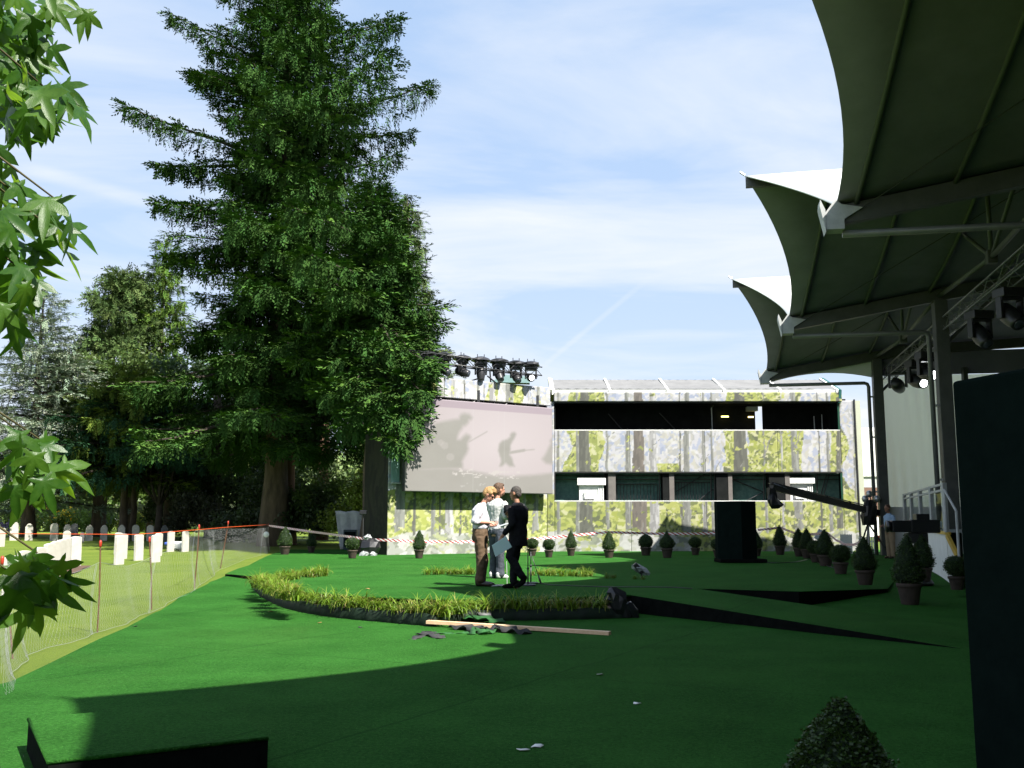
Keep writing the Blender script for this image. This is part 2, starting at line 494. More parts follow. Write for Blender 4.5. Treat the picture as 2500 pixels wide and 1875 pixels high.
# raised stage floor: rounded left end, edge facing the camera, ramp on the right
lip = []                                       # front edge, from the left-hand rear end round the nose to the ramp
for px, py in [(795, 1401), (740, 1408), (700, 1416), (676, 1425), (684, 1433), (715, 1441), (760, 1447), (830, 1452), (900, 1456), (1000, 1460),
               (1100, 1462), (1200, 1463), (1300, 1461), (1400, 1458), (1480, 1455), (1540, 1453)]:
    p = onplane(px, py, STAGE_Z); lip.append((p.x, p.y))
E1 = onplane(1700, 1437, STAGE_Z); E2 = onplane(1950, 1444, STAGE_Z)
E3 = (7.2, 19.6)
back_left = [onplane(560, 1405, STAGE_Z), onplane(640, 1379, STAGE_Z)]
outline = [(-6.55, 23.3)] + [(-5.6, 22.1)] + lip + [(E1.x, E1.y), (E2.x, E2.y)] 
rear = [(7.0, 26.0), (7.0, 31.0), (-7.6, 31.0), (-7.0, 26.0)]
flat = outline + rear
n = len(flat)
mb = MB()
top = [(x, y, STAGE_Z) for x, y in flat]
bot = [(x, y, terrain(x, y) - 0.05) for x, y in flat]
bm = bmesh.new()
tv = [bm.verts.new(p) for p in top]
bm.faces.new(tv)
# slope running down to the right-hand side
s1 = bm.verts.new((E3[0], E3[1], terrain(*E3) + 0.075)); s2 = bm.verts.new((10.0, 26.0, terrain(10, 26) + 0.02)); s3 = bm.verts.new((10.5, 31, terrain(10, 31) + 0.02))
iE2 = len(outline) - 1
bm.faces.new([tv[iE2], s1, s2, tv[iE2 + 1]]); bm.faces.new([tv[iE2 + 1], s2, s3, tv[iE2 + 2]])
bmesh.ops.triangulate(bm, faces=bm.faces[:1])
bmesh.ops.recalc_face_normals(bm, faces=bm.faces)
for f in bm.faces:
    if f.normal.z < 0: f.normal_flip()
me = bpy.data.meshes.new("stage_floor"); bm.to_mesh(me); bm.free()
stage = link("stage_floor", me, M['carpet'])
tag(stage, "raised rounded green stage floor where the three men stand", None, None, "structure")
# rolled carpet rim along the front edge and black skirt below it
rim = MB(); rim.tube([(x, y, STAGE_Z - 0.012) for x, y in lip], 0.02, 6); rim.build("carpet_rim", M['carpet'], stage, True)
sk = MB()
line = [(-6.55, 23.3), (-5.6, 22.1)] + lip
vs = []; 
for x, y in line: vs += [(x, y, STAGE_Z - 0.004), (x, y - 0.0, terrain(x, y) - 0.05)]
sk.add(vs, [(2 * i, 2 * i + 2, 2 * i + 3, 2 * i + 1) for i in range(len(line) - 1)])
line2 = [(E1.x, E1.y, STAGE_Z - .004), (E2.x, E2.y, STAGE_Z - .004), (E3[0], E3[1], terrain(*E3) + 0.071)]
vs = []
for x, y, z in line2: vs += [(x, y, z), (x, y, terrain(x, y) - 0.05)]
sk.add(vs, [(2 * i, 2 * i + 2, 2 * i + 3, 2 * i + 1) for i in range(len(line2) - 1)])
sk.build("stage_skirt", M['black_cloth'], stage)
# ramp leading down towards the right foreground
A0 = Vector((lip[-1][0], lip[-1][1], STAGE_Z)); B0 = Vector((E1.x, E1.y, STAGE_Z))
A1 = onplane(2345, 1583, 0.013); B1 = A1 + (B0 - A0) * 1.0; B1.z = 0.013
rmb = MB()
NR = 10
va = []
for i in range(NR + 1):
    t = i / NR
    p = A0.lerp(A1, t); q = B0.lerp(B1, t)
    va += [p, q, Vector((p.x, p.y, -0.05)), Vector((q.x, q.y, -0.05))]
ftop = [(4 * i, 4 * i + 4, 4 * i + 5, 4 * i + 1) for i in range(NR)]
fside = [(4 * i, 4 * i + 2, 4 * i + 6, 4 * i + 4) for i in range(NR)] + [(4 * i + 1, 4 * i + 5, 4 * i + 7, 4 * i + 3) for i in range(NR)]
ramp = MB().add(va, ftop).build("ramp", M['carpet'])
for p in ramp.data.polygons:
    pass
if ramp.data.polygons[0].normal.z < 0: ramp.data.flip_normals()
tag(ramp, "carpeted ramp with black side sloping down from the stage to the right", None, None, "structure")
MB().add(va, fside).build("ramp_skirt", M['black_cloth'], ramp)
# ------------------------------------------------------------------ tensile canopy of the grandstand on the right
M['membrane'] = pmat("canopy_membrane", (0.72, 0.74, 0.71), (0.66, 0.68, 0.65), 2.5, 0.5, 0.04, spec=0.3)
M['shaded_membrane'] = pmat('canopy_membrane_shaded', (0.165, 0.162, 0.205), (0.20, 0.196, 0.245), 1.3, 0.7, 0.35, 2.2)  # darker copy of the membrane: shade put into the underside's colour
M['beam'] = pmat("painted_beam", (0.060, 0.064, 0.058), (0.08, 0.084, 0.076), 3, 0.5, spec=0.35)
M['rib'] = pmat("sail_rib", (0.085, 0.095, 0.078), None, rough=0.5)
M['pipe'] = pmat("grey_drain_pipe", (0.10, 0.105, 0.105), (0.13, 0.135, 0.13), 4, 0.4, spec=0.5)
QD = Vector((0.983, -0.184, 0))                # inwards, away from the open front
STEP = Vector((1.868, 9.981, 0))
RID0 = Vector((5.438, 22.559, 9.48)); GUT0 = Vector((5.887, 17.636, 7.14))
G_OFF = 1.35                                   # how far the gutter tips stand back from the ridge tips
T_END = 15.0
def gut_z(t): return 7.14 + 0.17 * min(max(t - G_OFF, 0), 5.0) + 0.04 * max(t - G_OFF - 5, 0)
def rid_z(t): return 9.48 + 0.01 * t
def roof_pt(k, t, v, far):
    """bay k; v = 0 at the ridge, 1 at the gutter (far or near half)"""
    rp = RID0 + STEP * k + QD * t
    g0 = GUT0 + STEP * (k + (1 if far else 0)) + QD * (t - G_OFF)
    p = rp.lerp(g0, v)
    zr, zg = rid_z(t), gut_z(t)
    p.z = zr + (zg - zr) * v - 0.22 * 4 * v * (1 - v) * (0.4 + 0.6 * min(1, t / 6)) 
    return p
def front_t(v): return G_OFF * v + 0.42 * 4 * v * (1 - v)
canopy = thing("grandstand_canopy", (5.4, 22.5, 0), "large white tensile canopy of the grandstand with scalloped pointed edge", "canopy")
cinv = Matrix.Translation((-5.4, -22.5, 0))
NV, NT = 14, 16
for k in range(-3, 2):
    for far in (False, True):
        vs = []; fs = []
        for i in range(NV + 1):
            v = i / NV
            t0 = front_t(v)
            for j in range(NT + 1):
                t = t0 + (T_END - t0) * (j / NT)
                vs.append(cinv @ roof_pt(k, t, v, far))
        for i in range(NV):
            for j in range(NT):
                a = i * (NT + 1) + j
                q = (a, a + 1, a + NT + 2, a + NT + 1)
                fs.append(q[::-1] if not far else q)
        me = new_mesh("roof_panel", vs, fs, True)
        o = link("roof_panel", me, M['membrane'], canopy)
        sm = o.modifiers.new("thick", 'SOLIDIFY'); sm.thickness = 0.02; sm.offset = 0; sm.material_offset = 1 if True else 0; me.materials.append(M['shaded_membrane'])
        # ribs sewn across the sail
        for t in (1.95, 3.65, 5.35, 7.1, 9.0, 11.0):
            pts = []
            for i in range(NV + 1):
                v = i / NV
                tt = max(t - 0.25 * v, front_t(v) + 0.05)
                p = roof_pt(k, tt, v, far); p.z -= 0.06
                pts.append(cinv @ p)
            if -2 <= k:
                MB().tube(pts, 0.05, 6).build("sail_rib", M['rib'], canopy, True)
    # ridge beam and its end plate
    a = RID0 + STEP * k; 
    MB().bar(cinv @ (a + QD * 0.02 - Vector((0, 0, 0.16))), cinv @ (a + QD * T_END - Vector((0, 0, 0.10))), 0.14, 0.24).build("ridge_beam", M['beam'], canopy)
    MB().tube([cinv @ (a + Vector((0, 0, 0.02))), cinv @ (a - QD * 0.1 + Vector((0, 0, 0.1)))], 0.025, 6).build("ridge_pin", M['steel'], canopy)
for k in range(-3, 3):
    g = GUT0 + STEP * k
    def gp(t, dz=0.0): 
        p = g + QD * (t - G_OFF); p.z = gut_z(t) + dz; return cinv @ p
    b = MB()
    for t0, t1 in ((G_OFF, 6.35), (6.35, T_END)):
        b.bar(gp(t0, -0.19), gp(t1, -0.19), 0.2, 0.34)
    b.build("gutter_beam", M['beam'], canopy)
    # funnel-shaped end box and cap plate
    rz = math.atan2(QD.y, QD.x)
    rot = Matrix.Rotation(rz, 3, 'Z')
    c = gp(G_OFF)
    prof = MB()
    loc = lambda x, y, z: c + rot @ Vector((x, y, z))
    w = 0.16
    poly = [(-0.20, -0.46), (-0.20, -0.14), (-0.02, 0.10), (0.08, 0.0), (0.45, -0.08), (0.12, -0.28), (0.12, -0.46)]
    prof.prism(poly, lambda x, z: loc(x, -w, z), rot @ Vector((0, 2 * w, 0)))
    prof.build("gutter_end", M['alu'], canopy)  # grey in place of white paint, shade put into the colour
    cap = MB(); cap.prism([(-0.205, -0.50), (-0.30, -0.02), (-0.285, 0.10), (-0.203, -0.10)], lambda x, z: loc(x, -0.18, z), rot @ Vector((0, 0.36, 0)))
    cap.build("end_plate", M['alu'], canopy)
    # drain pipe: level run to the post, then down it
    post_t = 5.35
    p0 = gp(G_OFF, -0.52) + cinv.to_3x3() @ (QD * 0.1)
    pend = g + QD * (post_t - G_OFF - 0.32); pz = 7.14 - 0.52
    pa = cinv @ Vector((pend.x, pend.y, pz)); gz = terrain(pend.x, pend.y) + 0.02
    pts = [p0, pa - rot @ Vector((0.14, 0, 0)), pa - rot @ Vector((0.04, 0, 0.04)), pa - Vector((0, 0, 0.14)), cinv @ Vector((pend.x, pend.y, gz))]
    MB().tube(pts, 0.065, 10).build("drain_pipe", M['pipe'], canopy, True)
    # post
    pp = g + QD * (post_t - G_OFF); gz = terrain(pp.x, pp.y)
    ztop = gut_z(post_t) - 0.36
    MB().box(cinv @ Vector((pp.x, pp.y, (gz + ztop) / 2)), (0.34, 0.42, ztop - gz), rot, 0.015).build("post", M['beam'], canopy)
    for zz in (2.6, 4.6, 6.1):
        MB().bar(cinv @ Vector((pend.x, pend.y, zz)), cinv @ Vector((pp.x, pp.y, zz)), 0.04, 0.06).build("pipe_bracket", M['steel'], canopy)
    # knee brace on the inner side
    MB().tube([gp(post_t + 1.5, -0.36), cinv @ Vector((pp.x, pp.y, ztop - 1.3))], 0.05, 8).build("knee_brace", M['beam'], canopy)
    if k > -3:
        # hanging truss between the posts: node below the ridge, struts fanning up
        gm = GUT0 + STEP * (k - 0.5)
        q = lambda t, fr_, z: cinv @ Vector(((GUT0 + STEP * (k - 1 + fr_) + QD * (t - G_OFF)).x, (GUT0 + STEP * (k - 1 + fr_) + QD * (t - G_OFF)).y, z))
        node = q(post_t, 0.5, 7.35)
        for a_, b_, rr in ((q(post_t, 0.0, 7.6), node, 0.06), (q(post_t, 1.0, 7.6), node, 0.06),
                           (node, q(post_t, 0.5, 9.5), 0.055), (node, q(post_t, 0.24, 8.75), 0.05), (node, q(post_t, 0.76, 8.75), 0.05)):
            MB().tube([a_, b_], rr, 8).build("truss_strut", M['rib'], canopy, True)
        MB().box(node, (0.22, 0.22, 0.3), rot, 0.02).build("truss_node", M['beam'], canopy)
        # bracing cable crossing the bay
        MB().tube([gp(G_OFF + 0.3, -0.2), q(post_t + 1, 0.02, 8.0) if False else q(6.9, 0.5, 9.35)], 0.012, 5).build("brace_cable", M['black_metal'], canopy)
# edge infill below the last gutter beam
g = GUT0 + STEP * 2
vs = []
for i in range(13):
    t = G_OFF + 0.2 + (5.35 - G_OFF) * i / 12
    p = g + QD * (t - G_OFF); zt = gut_z(t) - 0.3
    sag = 0.55 * (1 - (2 * i / 12 - 1) ** 2)
    zb = min(6.75 + sag * 0.55, zt - 0.01)
    vs += [cinv @ Vector((p.x, p.y + 0.14, zt)), cinv @ Vector((p.x, p.y + 0.14, zb))]
o = MB().add(vs, [(2 * i, 2 * i + 2, 2 * i + 3, 2 * i + 1) for i in range(12)]).build("edge_valance", M['membrane'], canopy)
o.modifiers.new("t", 'SOLIDIFY').thickness = 0.015

# fabric end wall of the grandstand, then added walls that keep it dark
M['pale_fabric'] = pmat("pale_wall_fabric", (0.62, 0.61, 0.57), (0.55, 0.54, 0.5), 1.2, 0.7, 0.15, 3, trans=((0.8, 0.78, 0.72), 0.6))
M['inner_wall'] = pmat("dull_wall_panel", (0.30, 0.31, 0.29), (0.26, 0.27, 0.25), 1.5, 0.8)
gw = thing("grandstand_end_wall", (g + QD * 4), "pale translucent fabric end wall of the grandstand behind the far post", "wall")
gw.location.z = 0
ginv = Matrix.Translation(-Vector(gw.location))
def sheet(name, t0, t1, z0, z1, mat, off=0.25, wav=0.03, nx=30, nz=8, seed=0):
    vs = []
    for j in range(nz + 1):
        for i in range(nx + 1):
            t = t0 + (t1 - t0) * i / nx; z = z0 + (z1 - z0) * j / nz
            p = g + QD * (t - G_OFF) + Vector((0.184, 0.983, 0)) * (off + wav * math.sin(i * 1.7 + seed + 0.4 * j) * (0.5 + 0.5 * math.sin(j * .7 + i * .2)))
            vs.append(ginv @ Vector((p.x, p.y, z)))
    fs = [(j * (nx + 1) + i, j * (nx + 1) + i + 1, (j + 1) * (nx + 1) + i + 1, (j + 1) * (nx + 1) + i) for j in range(nz) for i in range(nx)]
    return link(name, new_mesh(name, vs, fs, True), mat, gw)
sheet("lower_panel", 5.55, T_END, 0.36, 2.05, M['white_paint'], 0.22, 0.0, 4, 2)
sheet("fabric_sheet", 5.5, 8.4, 2.0, 6.9, M['pale_fabric'], 0.30, 0.04)
sheet("fabric_sheet", 8.4, 11.4, 2.0, 6.9, M['pale_fabric'], 0.36, 0.03, seed=2)
sheet("fabric_sheet", 11.4, T_END, 2.0, 6.9, M['pale_fabric'], 0.3, 0.03, seed=5)
sheet("upper_sheet", 5.4, T_END, 6.88, 7.75, M['shaded_membrane'], 0.10, 0.02)
for t in (8.4, 11.4):
    p = g + QD * (t - G_OFF)
    MB().box(ginv @ Vector((p.x, p.y, 3.7)), (0.16, 0.2, 6.8)).build("mullion", M['beam'], gw)
bw = thing("added_rear_wall", (g + QD * (T_END - G_OFF)), "unseen dull wall added along the rear to keep the grandstand dark", "wall")  # unseen enclosure added so the space under the roof stays dark
p0 = GUT0 + STEP * -3 + QD * (T_END - G_OFF); p1 = g + QD * (T_END - G_OFF)
bo = Vector(bw.location); bw.location.z = 0; bo.z = 0
MB().bar(Vector((p0.x, p0.y, 4.9)) - bo, Vector((p1.x, p1.y, 4.9)) - bo, 0.1, 9.4).build("wall_panel", M['inner_wall'], bw)

nw = thing("added_near_wall", (GUT0 + STEP * -3), "added dull wall behind the viewpoint that blocks sky light under the canopy", "wall")  # unseen wall added to cut sky light under the canopy
q0 = GUT0 + STEP * -3 + QD * 1.0; q1 = GUT0 + STEP * -3 + QD * (T_END - G_OFF); nw.location.z = 0
no = Vector(nw.location)
MB().bar(Vector((q0.x, q0.y, 3.5)) - no, Vector((q1.x, q1.y, 3.5)) - no, 0.1, 6.9).build("wall_panel", M['inner_wall'], nw)
# ------------------------------------------------------------------ production building with a printed forest front
WY = 41.2                                      # depth of the front
def wx(px): return at(px, 1280, WY).x
def wz(py): return at(1250, py, WY).z
def voronoi_ids(x, y, cell, seed):
    rs = np.random.RandomState(seed); T = 97
    jx = rs.rand(T, T); jy = rs.rand(T, T); idv = rs.rand(T, T)
    gx = x / cell; gy = y / cell
    ix = np.floor(gx).astype(int); iy = np.floor(gy).astype(int)
    best = np.full(x.shape, 1e9); out = np.zeros(x.shape)
    for a in (-1, 0, 1):
        for b in (-1, 0, 1):
            cx = (ix + a) % T; cyy = (iy + b) % T
            d = (ix + a + jx[cx, cyy] - gx) ** 2 + (iy + b + jy[cx, cyy] - gy) ** 2
            m = d < best
            best[m] = d[m]; out[m] = idv[cx, cyy][m]
    return out
PALE = np.array([(.80, .80, .84), (.70, .71, .76), (.60, .65, .80), (.74, .73, .65), (.88, .88, .90), (.60, .61, .60), (.84, .84, .80), (.78, .78, .83), (.50, .56, .72), (.68, .67, .62)])
GREEN = np.array([(.52, .58, .10), (.40, .46, .09), (.66, .70, .22), (.26, .31, .08), (.80, .80, .48), (.17, .20, .08), (.60, .64, .16), (.45, .52, .12), (.72, .74, .34)])
FLOOR = np.array([(.74, .74, .72), (.55, .57, .52), (.42, .46, .34), (.66, .66, .60), (.58, .62, .34), (.80, .80, .78), (.35, .38, .30)])
def pick(pal, ids): return pal[np.minimum((ids * len(pal)).astype(int), len(pal) - 1)]
def forest_print(x, z, trunks, ivy, seed=1, dark=1.0):
    wxx = x + 0.22 * (fbm(x * 2.2, z * 2.2, seed) - 0.5) * 2
    wzz = z + 0.22 * (fbm(x * 2.2 + 9, z * 2.2 + 4, seed + 3) - 0.5) * 2
    pale = pick(PALE, voronoi_ids(wxx * 1.4, wzz, 0.18, seed))
    pale2 = pick(PALE, voronoi_ids(wxx, wzz, 0.11, seed + 5))
    sel = fbm(x * 0.9, z * 0.9, seed + 20) > 0.52
    pale[sel] = pale2[sel]
    gr = pick(GREEN, voronoi_ids(wxx, wzz, 0.095, seed + 9))
    gr2 = pick(GREEN, voronoi_ids(wxx, wzz * 1.3, 0.19, seed + 11))
    sel = fbm(x * 1.3 + 5, z * 1.3, seed + 31) > 0.5
    gr[sel] = gr2[sel]
    fl = pick(FLOOR, voronoi_ids(wxx * 0.8, wzz * 1.6, 0.2, seed + 13))
    col = pale.copy()
    n = fbm(x * 1.1, z * 1.1, seed + 40, 5)
    g = n + np.clip((2.75 - z) / 1.2, -0.6, 0.45)
    for ix, iw, z0, z1 in ivy:
        d = np.abs(x - ix - 0.1 * np.sin(z * 3)) / iw
        inside = (z > z0) & (z < z1)
        g = np.where(inside, np.maximum(g, 0.95 - 0.45 * d + 0.5 * (n - 0.5)), g)
    m = g > 0.62
    col[m] = gr[m]
    low = (z - 0.38) < 0.75 * fbm(x * 0.7, z * 0 + 3, seed + 50) + 0.35
    low &= fbm(x * 0.5, z * 0.6, seed + 60) > 0.42
    col[low] = fl[low]
    for t in trunks:
        x0, w, shade = t[:3]; w = w * .8; lean = t[3] if len(t) > 3 else 0.0
        zlo = t[4] if len(t) > 4 else 0.9
        ed = x0 + lean * (z - 2.5) + 0.05 * (fbm(z * 1.2 + x0 * 7, z * 0 + x0, seed + 70) - 0.5) * 2
        ww = w * (0.5 + 0.06 * np.clip(4 - z, -2, 3)) * (0.9 + 0.25 * (vnoise(z * 4 + x0 * 3, z * 0 + 1.5, seed + 3)))
        mk = (np.abs(x - ed) < ww) & (z > zlo + 0.4 * vnoise(x * 3, z * 0, seed))
        side = np.where((x - ed) > ww * 0.2, 1.25, 0.92)
        bark = 0.9 + 0.3 * (voronoi_ids(x * 2.2, z * 0.6, 0.16, seed + 81) > 0.6)
        c = np.array(shade)[None, :] * (side * bark)[:, None]
        col[mk] = c[mk]
        # leaves of ivy and undergrowth lap over the trunk edge
        lap = mk & (voronoi_ids(wxx, wzz, 0.13, seed + 90) > 0.93)
        col[lap] = gr[lap]
    rs = np.random.RandomState(seed + 100)
    for i in range(70):                         # bare twigs
        t = trunks[rs.randint(len(trunks))]
        ax = t[0]; az = rs.uniform(1.0, 6.2); ang = rs.uniform(0.1, 1.0) * rs.choice([-1, 1]); ln = rs.uniform(0.3, 1.0)
        dx, dz = math.sin(ang + rs.choice([0, 0.9, -0.9])), abs(math.cos(ang))
        u = np.clip(((x - ax) * dx + (z - az) * dz), 0, ln)
        d = np.hypot(x - ax - u * dx - 0.03 * np.sin(u * 9), z - az - u * dz)
        mk = d < 0.016 + 0.012 * (1 - u / ln)
        col[mk] = (0.36, 0.36, 0.33)
    return np.clip(col, 0, 1) ** 1.15 * (.37 * dark) + .04  # constant lift puts a pale haze into the print's colours
DK = (.16, .165, .13); MD = (.34, .35, .32); LT = (.52, .52, .52); WM = (.22, .19, .16)
def c6(x): return wx(1300 + x / 2.602)
TR = [(c6(335), .60, DK), (c6(480), .13, MD), (c6(612), .24, MD), (c6(682), .58, WM), (c6(775), .36, LT), (c6(985), .30, MD, .02),
      (c6(1085), .06, LT), (c6(1150), .14, MD), (c6(1335), .70, DK), (c6(1690), .36, MD, -.02), (c6(1900), .16, MD), (c6(1960), .26, DK, .02),
      (c6(165), .12, MD), (c6(290), .14, MD), (c6(950), .09, DK), (c6(1100), .13, MD), (c6(1490), .10, MD), (c6(1600), .08, LT), (c6(2065), .1, MD), (c6(1840), .08, DK)]
IV = [(c6(285), .55, 0.5, 7), (c6(400), .45, 0.5, 7), (c6(1300), .6, 0.5, 7), (c6(1500), 1.1, 0.5, 7), (c6(1660), .6, 0.5, 5), (c6(1690), .35, 0.5, 7), (c6(1960), .4, 0.5, 7), (c6(850), .9, 0.5, 3.9), (c6(30), .4, .5, 3.6)]
M['print'] = attr_mat("printed_banner", 0.6, 0.15)
def printed(name, parent, origin, u, width, z0, z1, fn, cell=0.038, off=0.0, thick=0.03, x0=0.0):
    """a flat printed panel: origin at the left foot, u along the wall, print evaluated in wall metres"""
    nx = max(2, int(width / cell)); nz = max(2, int((z1 - z0) / cell))
    X, Z = np.meshgrid(np.linspace(0, width, nx + 1), np.linspace(z0, z1, nz + 1))
    X = X.ravel(); Z = Z.ravel()
    u = Vector(u).normalized(); nrm = Vector((u.y, -u.x, 0))
    px = origin[0] + u.x * X + nrm.x * off; py = origin[1] + u.y * X + nrm.y * off
    v = np.stack([px, py, Z], 1)
    i = np.arange(nx * nz); r = i // nx; c = i % nx; a = r * (nx + 1) + c
    f = np.stack([a, a + 1, a + nx + 2, a + nx + 1], 1)
    col = fn(X + x0, Z)
    # edges folded back so that the panel has thickness
    border = [j for j in range(nx + 1)] + [(k + 1) * (nx + 1) - 1 for k in range(1, nz + 1)] + [nz * (nx + 1) + j for j in range(nx - 1, -1, -1)] + [k * (nx + 1) for k in range(nz - 1, 0, -1)]
    b = np.array(border); vb = v[b] - np.array([nrm.x, nrm.y, 0]) * thick
    nb = len(b); base = len(v); kk = np.arange(nb); k2 = (kk + 1) % nb
    f2 = np.stack([b[kk], base + kk, base + k2, b[k2]], 1)
    v = np.concatenate([v, vb]); f = np.concatenate([f, f2])
    col = np.concatenate([col, col[b] * 0.8])
    po = np.array(parent.location) if parent is not None else np.zeros(3)
    me = new_mesh(name, v - po, f)
    set_tint(me, col)
    return link(name, me, M['print'], parent)
hall = thing("production_building", (wx(1700), WY, 0), "long production building with a painted forest print and two dark window bands", "building")
HO = Vector(hall.location)
zB, zL0, zL1, zU0, zU1, zF = 0.27, wz(1224), wz(1153), wz(1051), wz(981), wz(961)
xL, xW0, xW1, xR = wx(1336), wx(1354), wx(2061), wx(2099)
fp = lambda seed: (lambda X, Z: forest_print(X, Z, TR, IV, 1))
cuts = [xW0, wx(1540), wx(1725), wx(1905), xW1]
for a, b in zip(cuts, cuts[1:]):
    printed("print_panel", hall, (a + .002, WY), (1, 0, 0), b - a - .004, zB, zL0, fp(1), x0=a)
    printed("print_panel", hall, (a + .002, WY), (1, 0, 0), b - a - .004, zL1, zU0, fp(1), x0=a)
printed("fascia_panel", hall, (xW0, WY), (1, 0, 0), xW1 - xW0 + 0.1, zU1, zF + 0.04, fp(1), x0=xW0, off=0.12)
printed("end_panel", hall, (xW1 + .003, WY), (1, 0, 0), xR - xW1, zB, zU1 + 0.05, fp(1), x0=xW1)
printed("corner_panel", hall, (xL, WY), (1, 0, 0), xW0 - xL - .003, zB, zU1, fp(1), x0=xL)
M['pale_edge'] = pmat("pale_green_trim", (0.36, 0.38, 0.29), (0.32, 0.34, 0.27), 2, 0.6)
MB().box(Vector((xR + 0.14, WY + 0.3, (zB + zU1) / 2)) - HO, (0.22, 0.6, zU1 - zB + 0.1)).build("end_trim", M['pale_edge'], hall)
MB().box(Vector((xR + 0.01, WY - 0.0, (zB + zU1) / 2)) - HO, (0.05, 0.08, zU1 - zB + 0.2)).build("drain_pipe", M['black_metal'], hall)
M['black_room'] = pmat("black_drape", (0.008, 0.009, 0.009), (0.013, 0.014, 0.014), 3, 0.95, spec=0.05)
def slab(name, x0, x1, y0, y1, z0, z1, mat, par=None, **k):
    par = par or hall
    return MB().box(Vector(((x0 + x1) / 2, (y0 + y1) / 2, (z0 + z1) / 2)) - Vector(par.location), (x1 - x0, y1 - y0, z1 - z0)).build(name, mat, par)
# upper storey: dark room with a bright slit where one rear drape stands open
slab("floor_deck", xW0, xW1, WY + .04, WY + 1.7, zU0 - .22, zU0 - .03, M['black_room'])
slab("ceiling", xW0, xW1 + .3, WY + .04, WY + 1.7, zU1 + .0, zU1 + .12, M['black_room'])
xs0, xs1 = wx(1844), wx(1860)
bx0 = at(1843, 1020, WY + 1.6).x; bx1 = at(1861, 1020, WY + 1.6).x
slab("rear_drape", xW0 - .3, bx0, WY + 1.55, WY + 1.62, zU0 - .03, zU1, M['black_room'])
slab("rear_drape", bx1, xW1 + .3, WY + 1.55, WY + 1.62, zU0 - .03, zU1, M['black_room'])
slab("side_drape", xW0 + .01, xW0 + .06, WY + .04, WY + 1.5, zU0 - .03, zU1, M['black_room'])
slab("side_drape", xW1 + .08, xW1 + .14, WY + .04, WY + 1.5, zU0 - .03, zU1, M['black_room'])
slab("window_frame", xW0, xW1, WY - .01, WY + .05, zU1 - .05, zU1 - .002, M['black_metal'])
slab("window_frame", xW0, xW1, WY - .01, WY + .04, zU0 + .002, zU0 + .03, M['white_paint'])
slab("window_frame", xW1 - .06, xW1 - .002, WY - .012, WY + .05, zU0 + .03, zU1 - .05, pmat("dark_green_frame", (0.01, 0.05, 0.03), rough=0.4))
M['tube_light'] = pmat("fluorescent_tube", (0.9, 0.85, 0.4), emit=(1.0, 0.85, 0.25), estr=2.2)
for px, py, w in ((1770, 1017, .30), (1833, 1018, .22)):
    c = at(px, py, WY + 1.3)
    MB().box(c - HO, (w, .06, .05)).build("ceiling_lamp", M['tube_light'], hall)
for px in (1420, 1545, 1680, 1905):
    c = at(px, 988, WY + 1.6); MB().box(c - HO, (.5, .1, .05)).build("lamp_housing", M['alu'], hall)
for px, py0, py1 in ((1987, 1016, 1050), (2006, 1012, 1050), (1737, 995, 1050)):
    MB().tube([at(px, py0, WY + 1.0) - HO, at(px + 2, py1 + 2, WY + 1.0) - HO], .02, 6).build("cable", M['alu'], hall)
for px0, py0, px1, py1 in ((1485, 1010, 1520, 1050), (1610, 1008, 1650, 1050), (1735, 1000, 1745, 985)):
    MB().tube([at(px0, py0, WY + 1.2) - HO, at(px1, py1, WY + 1.2) - HO], .025, 6).build("scaffold_tube", M['black_metal'], hall)
slab("deck_corner", at(1822, 1000, WY + 1.4).x, at(1848, 1000, WY + 1.4).x, WY + 1.2, WY + 1.5, at(0, 1004, WY + 1.4).z, at(0, 994, WY + 1.4).z, M['alu'])
# lower storey: scaffold, pillars, mesh fences and white cabins behind
M['green_mesh'] = pmat("dark_green_netting", (0.07, 0.15, 0.13), (0.12, 0.22, 0.19), 7, 0.8, 0.2)
M['cabin'] = pmat("white_cabin", (0.70, 0.70, 0.68), None, rough=0.5)
slab("floor_deck", xW0, xW1, WY + .04, WY + 5.5, zL0 - .16, zL0 - .03, M['black_room'])
slab("ceiling", xW0, xW1, WY + .04, WY + 1.3, zL1 + .0, zL1 + .12, M['black_room'])
slab("ceiling", xW0, xW1, WY + 2.4, WY + 5.5, zL1 + .0, zL1 + .12, M['black_room'])
slab("rear_netting", xW0 - .0, xW1 + .07, WY + .66, WY + .7, zL0 - .03, zL1 - .002, M['green_mesh'])
slab("side_drape", xW1 + .08, xW1 + .14, WY + .04, WY + 1.5, zL0 - .03, zL1, M['black_room'])
M['brown_pillar'] = pmat("brown_grey_pillar", (0.10, 0.09, 0.085), (0.13, 0.12, 0.11), 4, 0.7)
for a, b, c in ((1483, 1487, 1505), (1621, 1637, 1649), (1753, 1782, 1792), (1883, 1922, 1934)):
    slab("pillar_curtain", wx(a), wx(b) - .002, WY + .1, WY + .9, zL0 - .02, zL1 - .003, M['black_room'])
    slab("pillar", wx(b), wx(c), WY + .08, WY + .9, zL0 - .02, zL1 - .003, M['brown_pillar'])
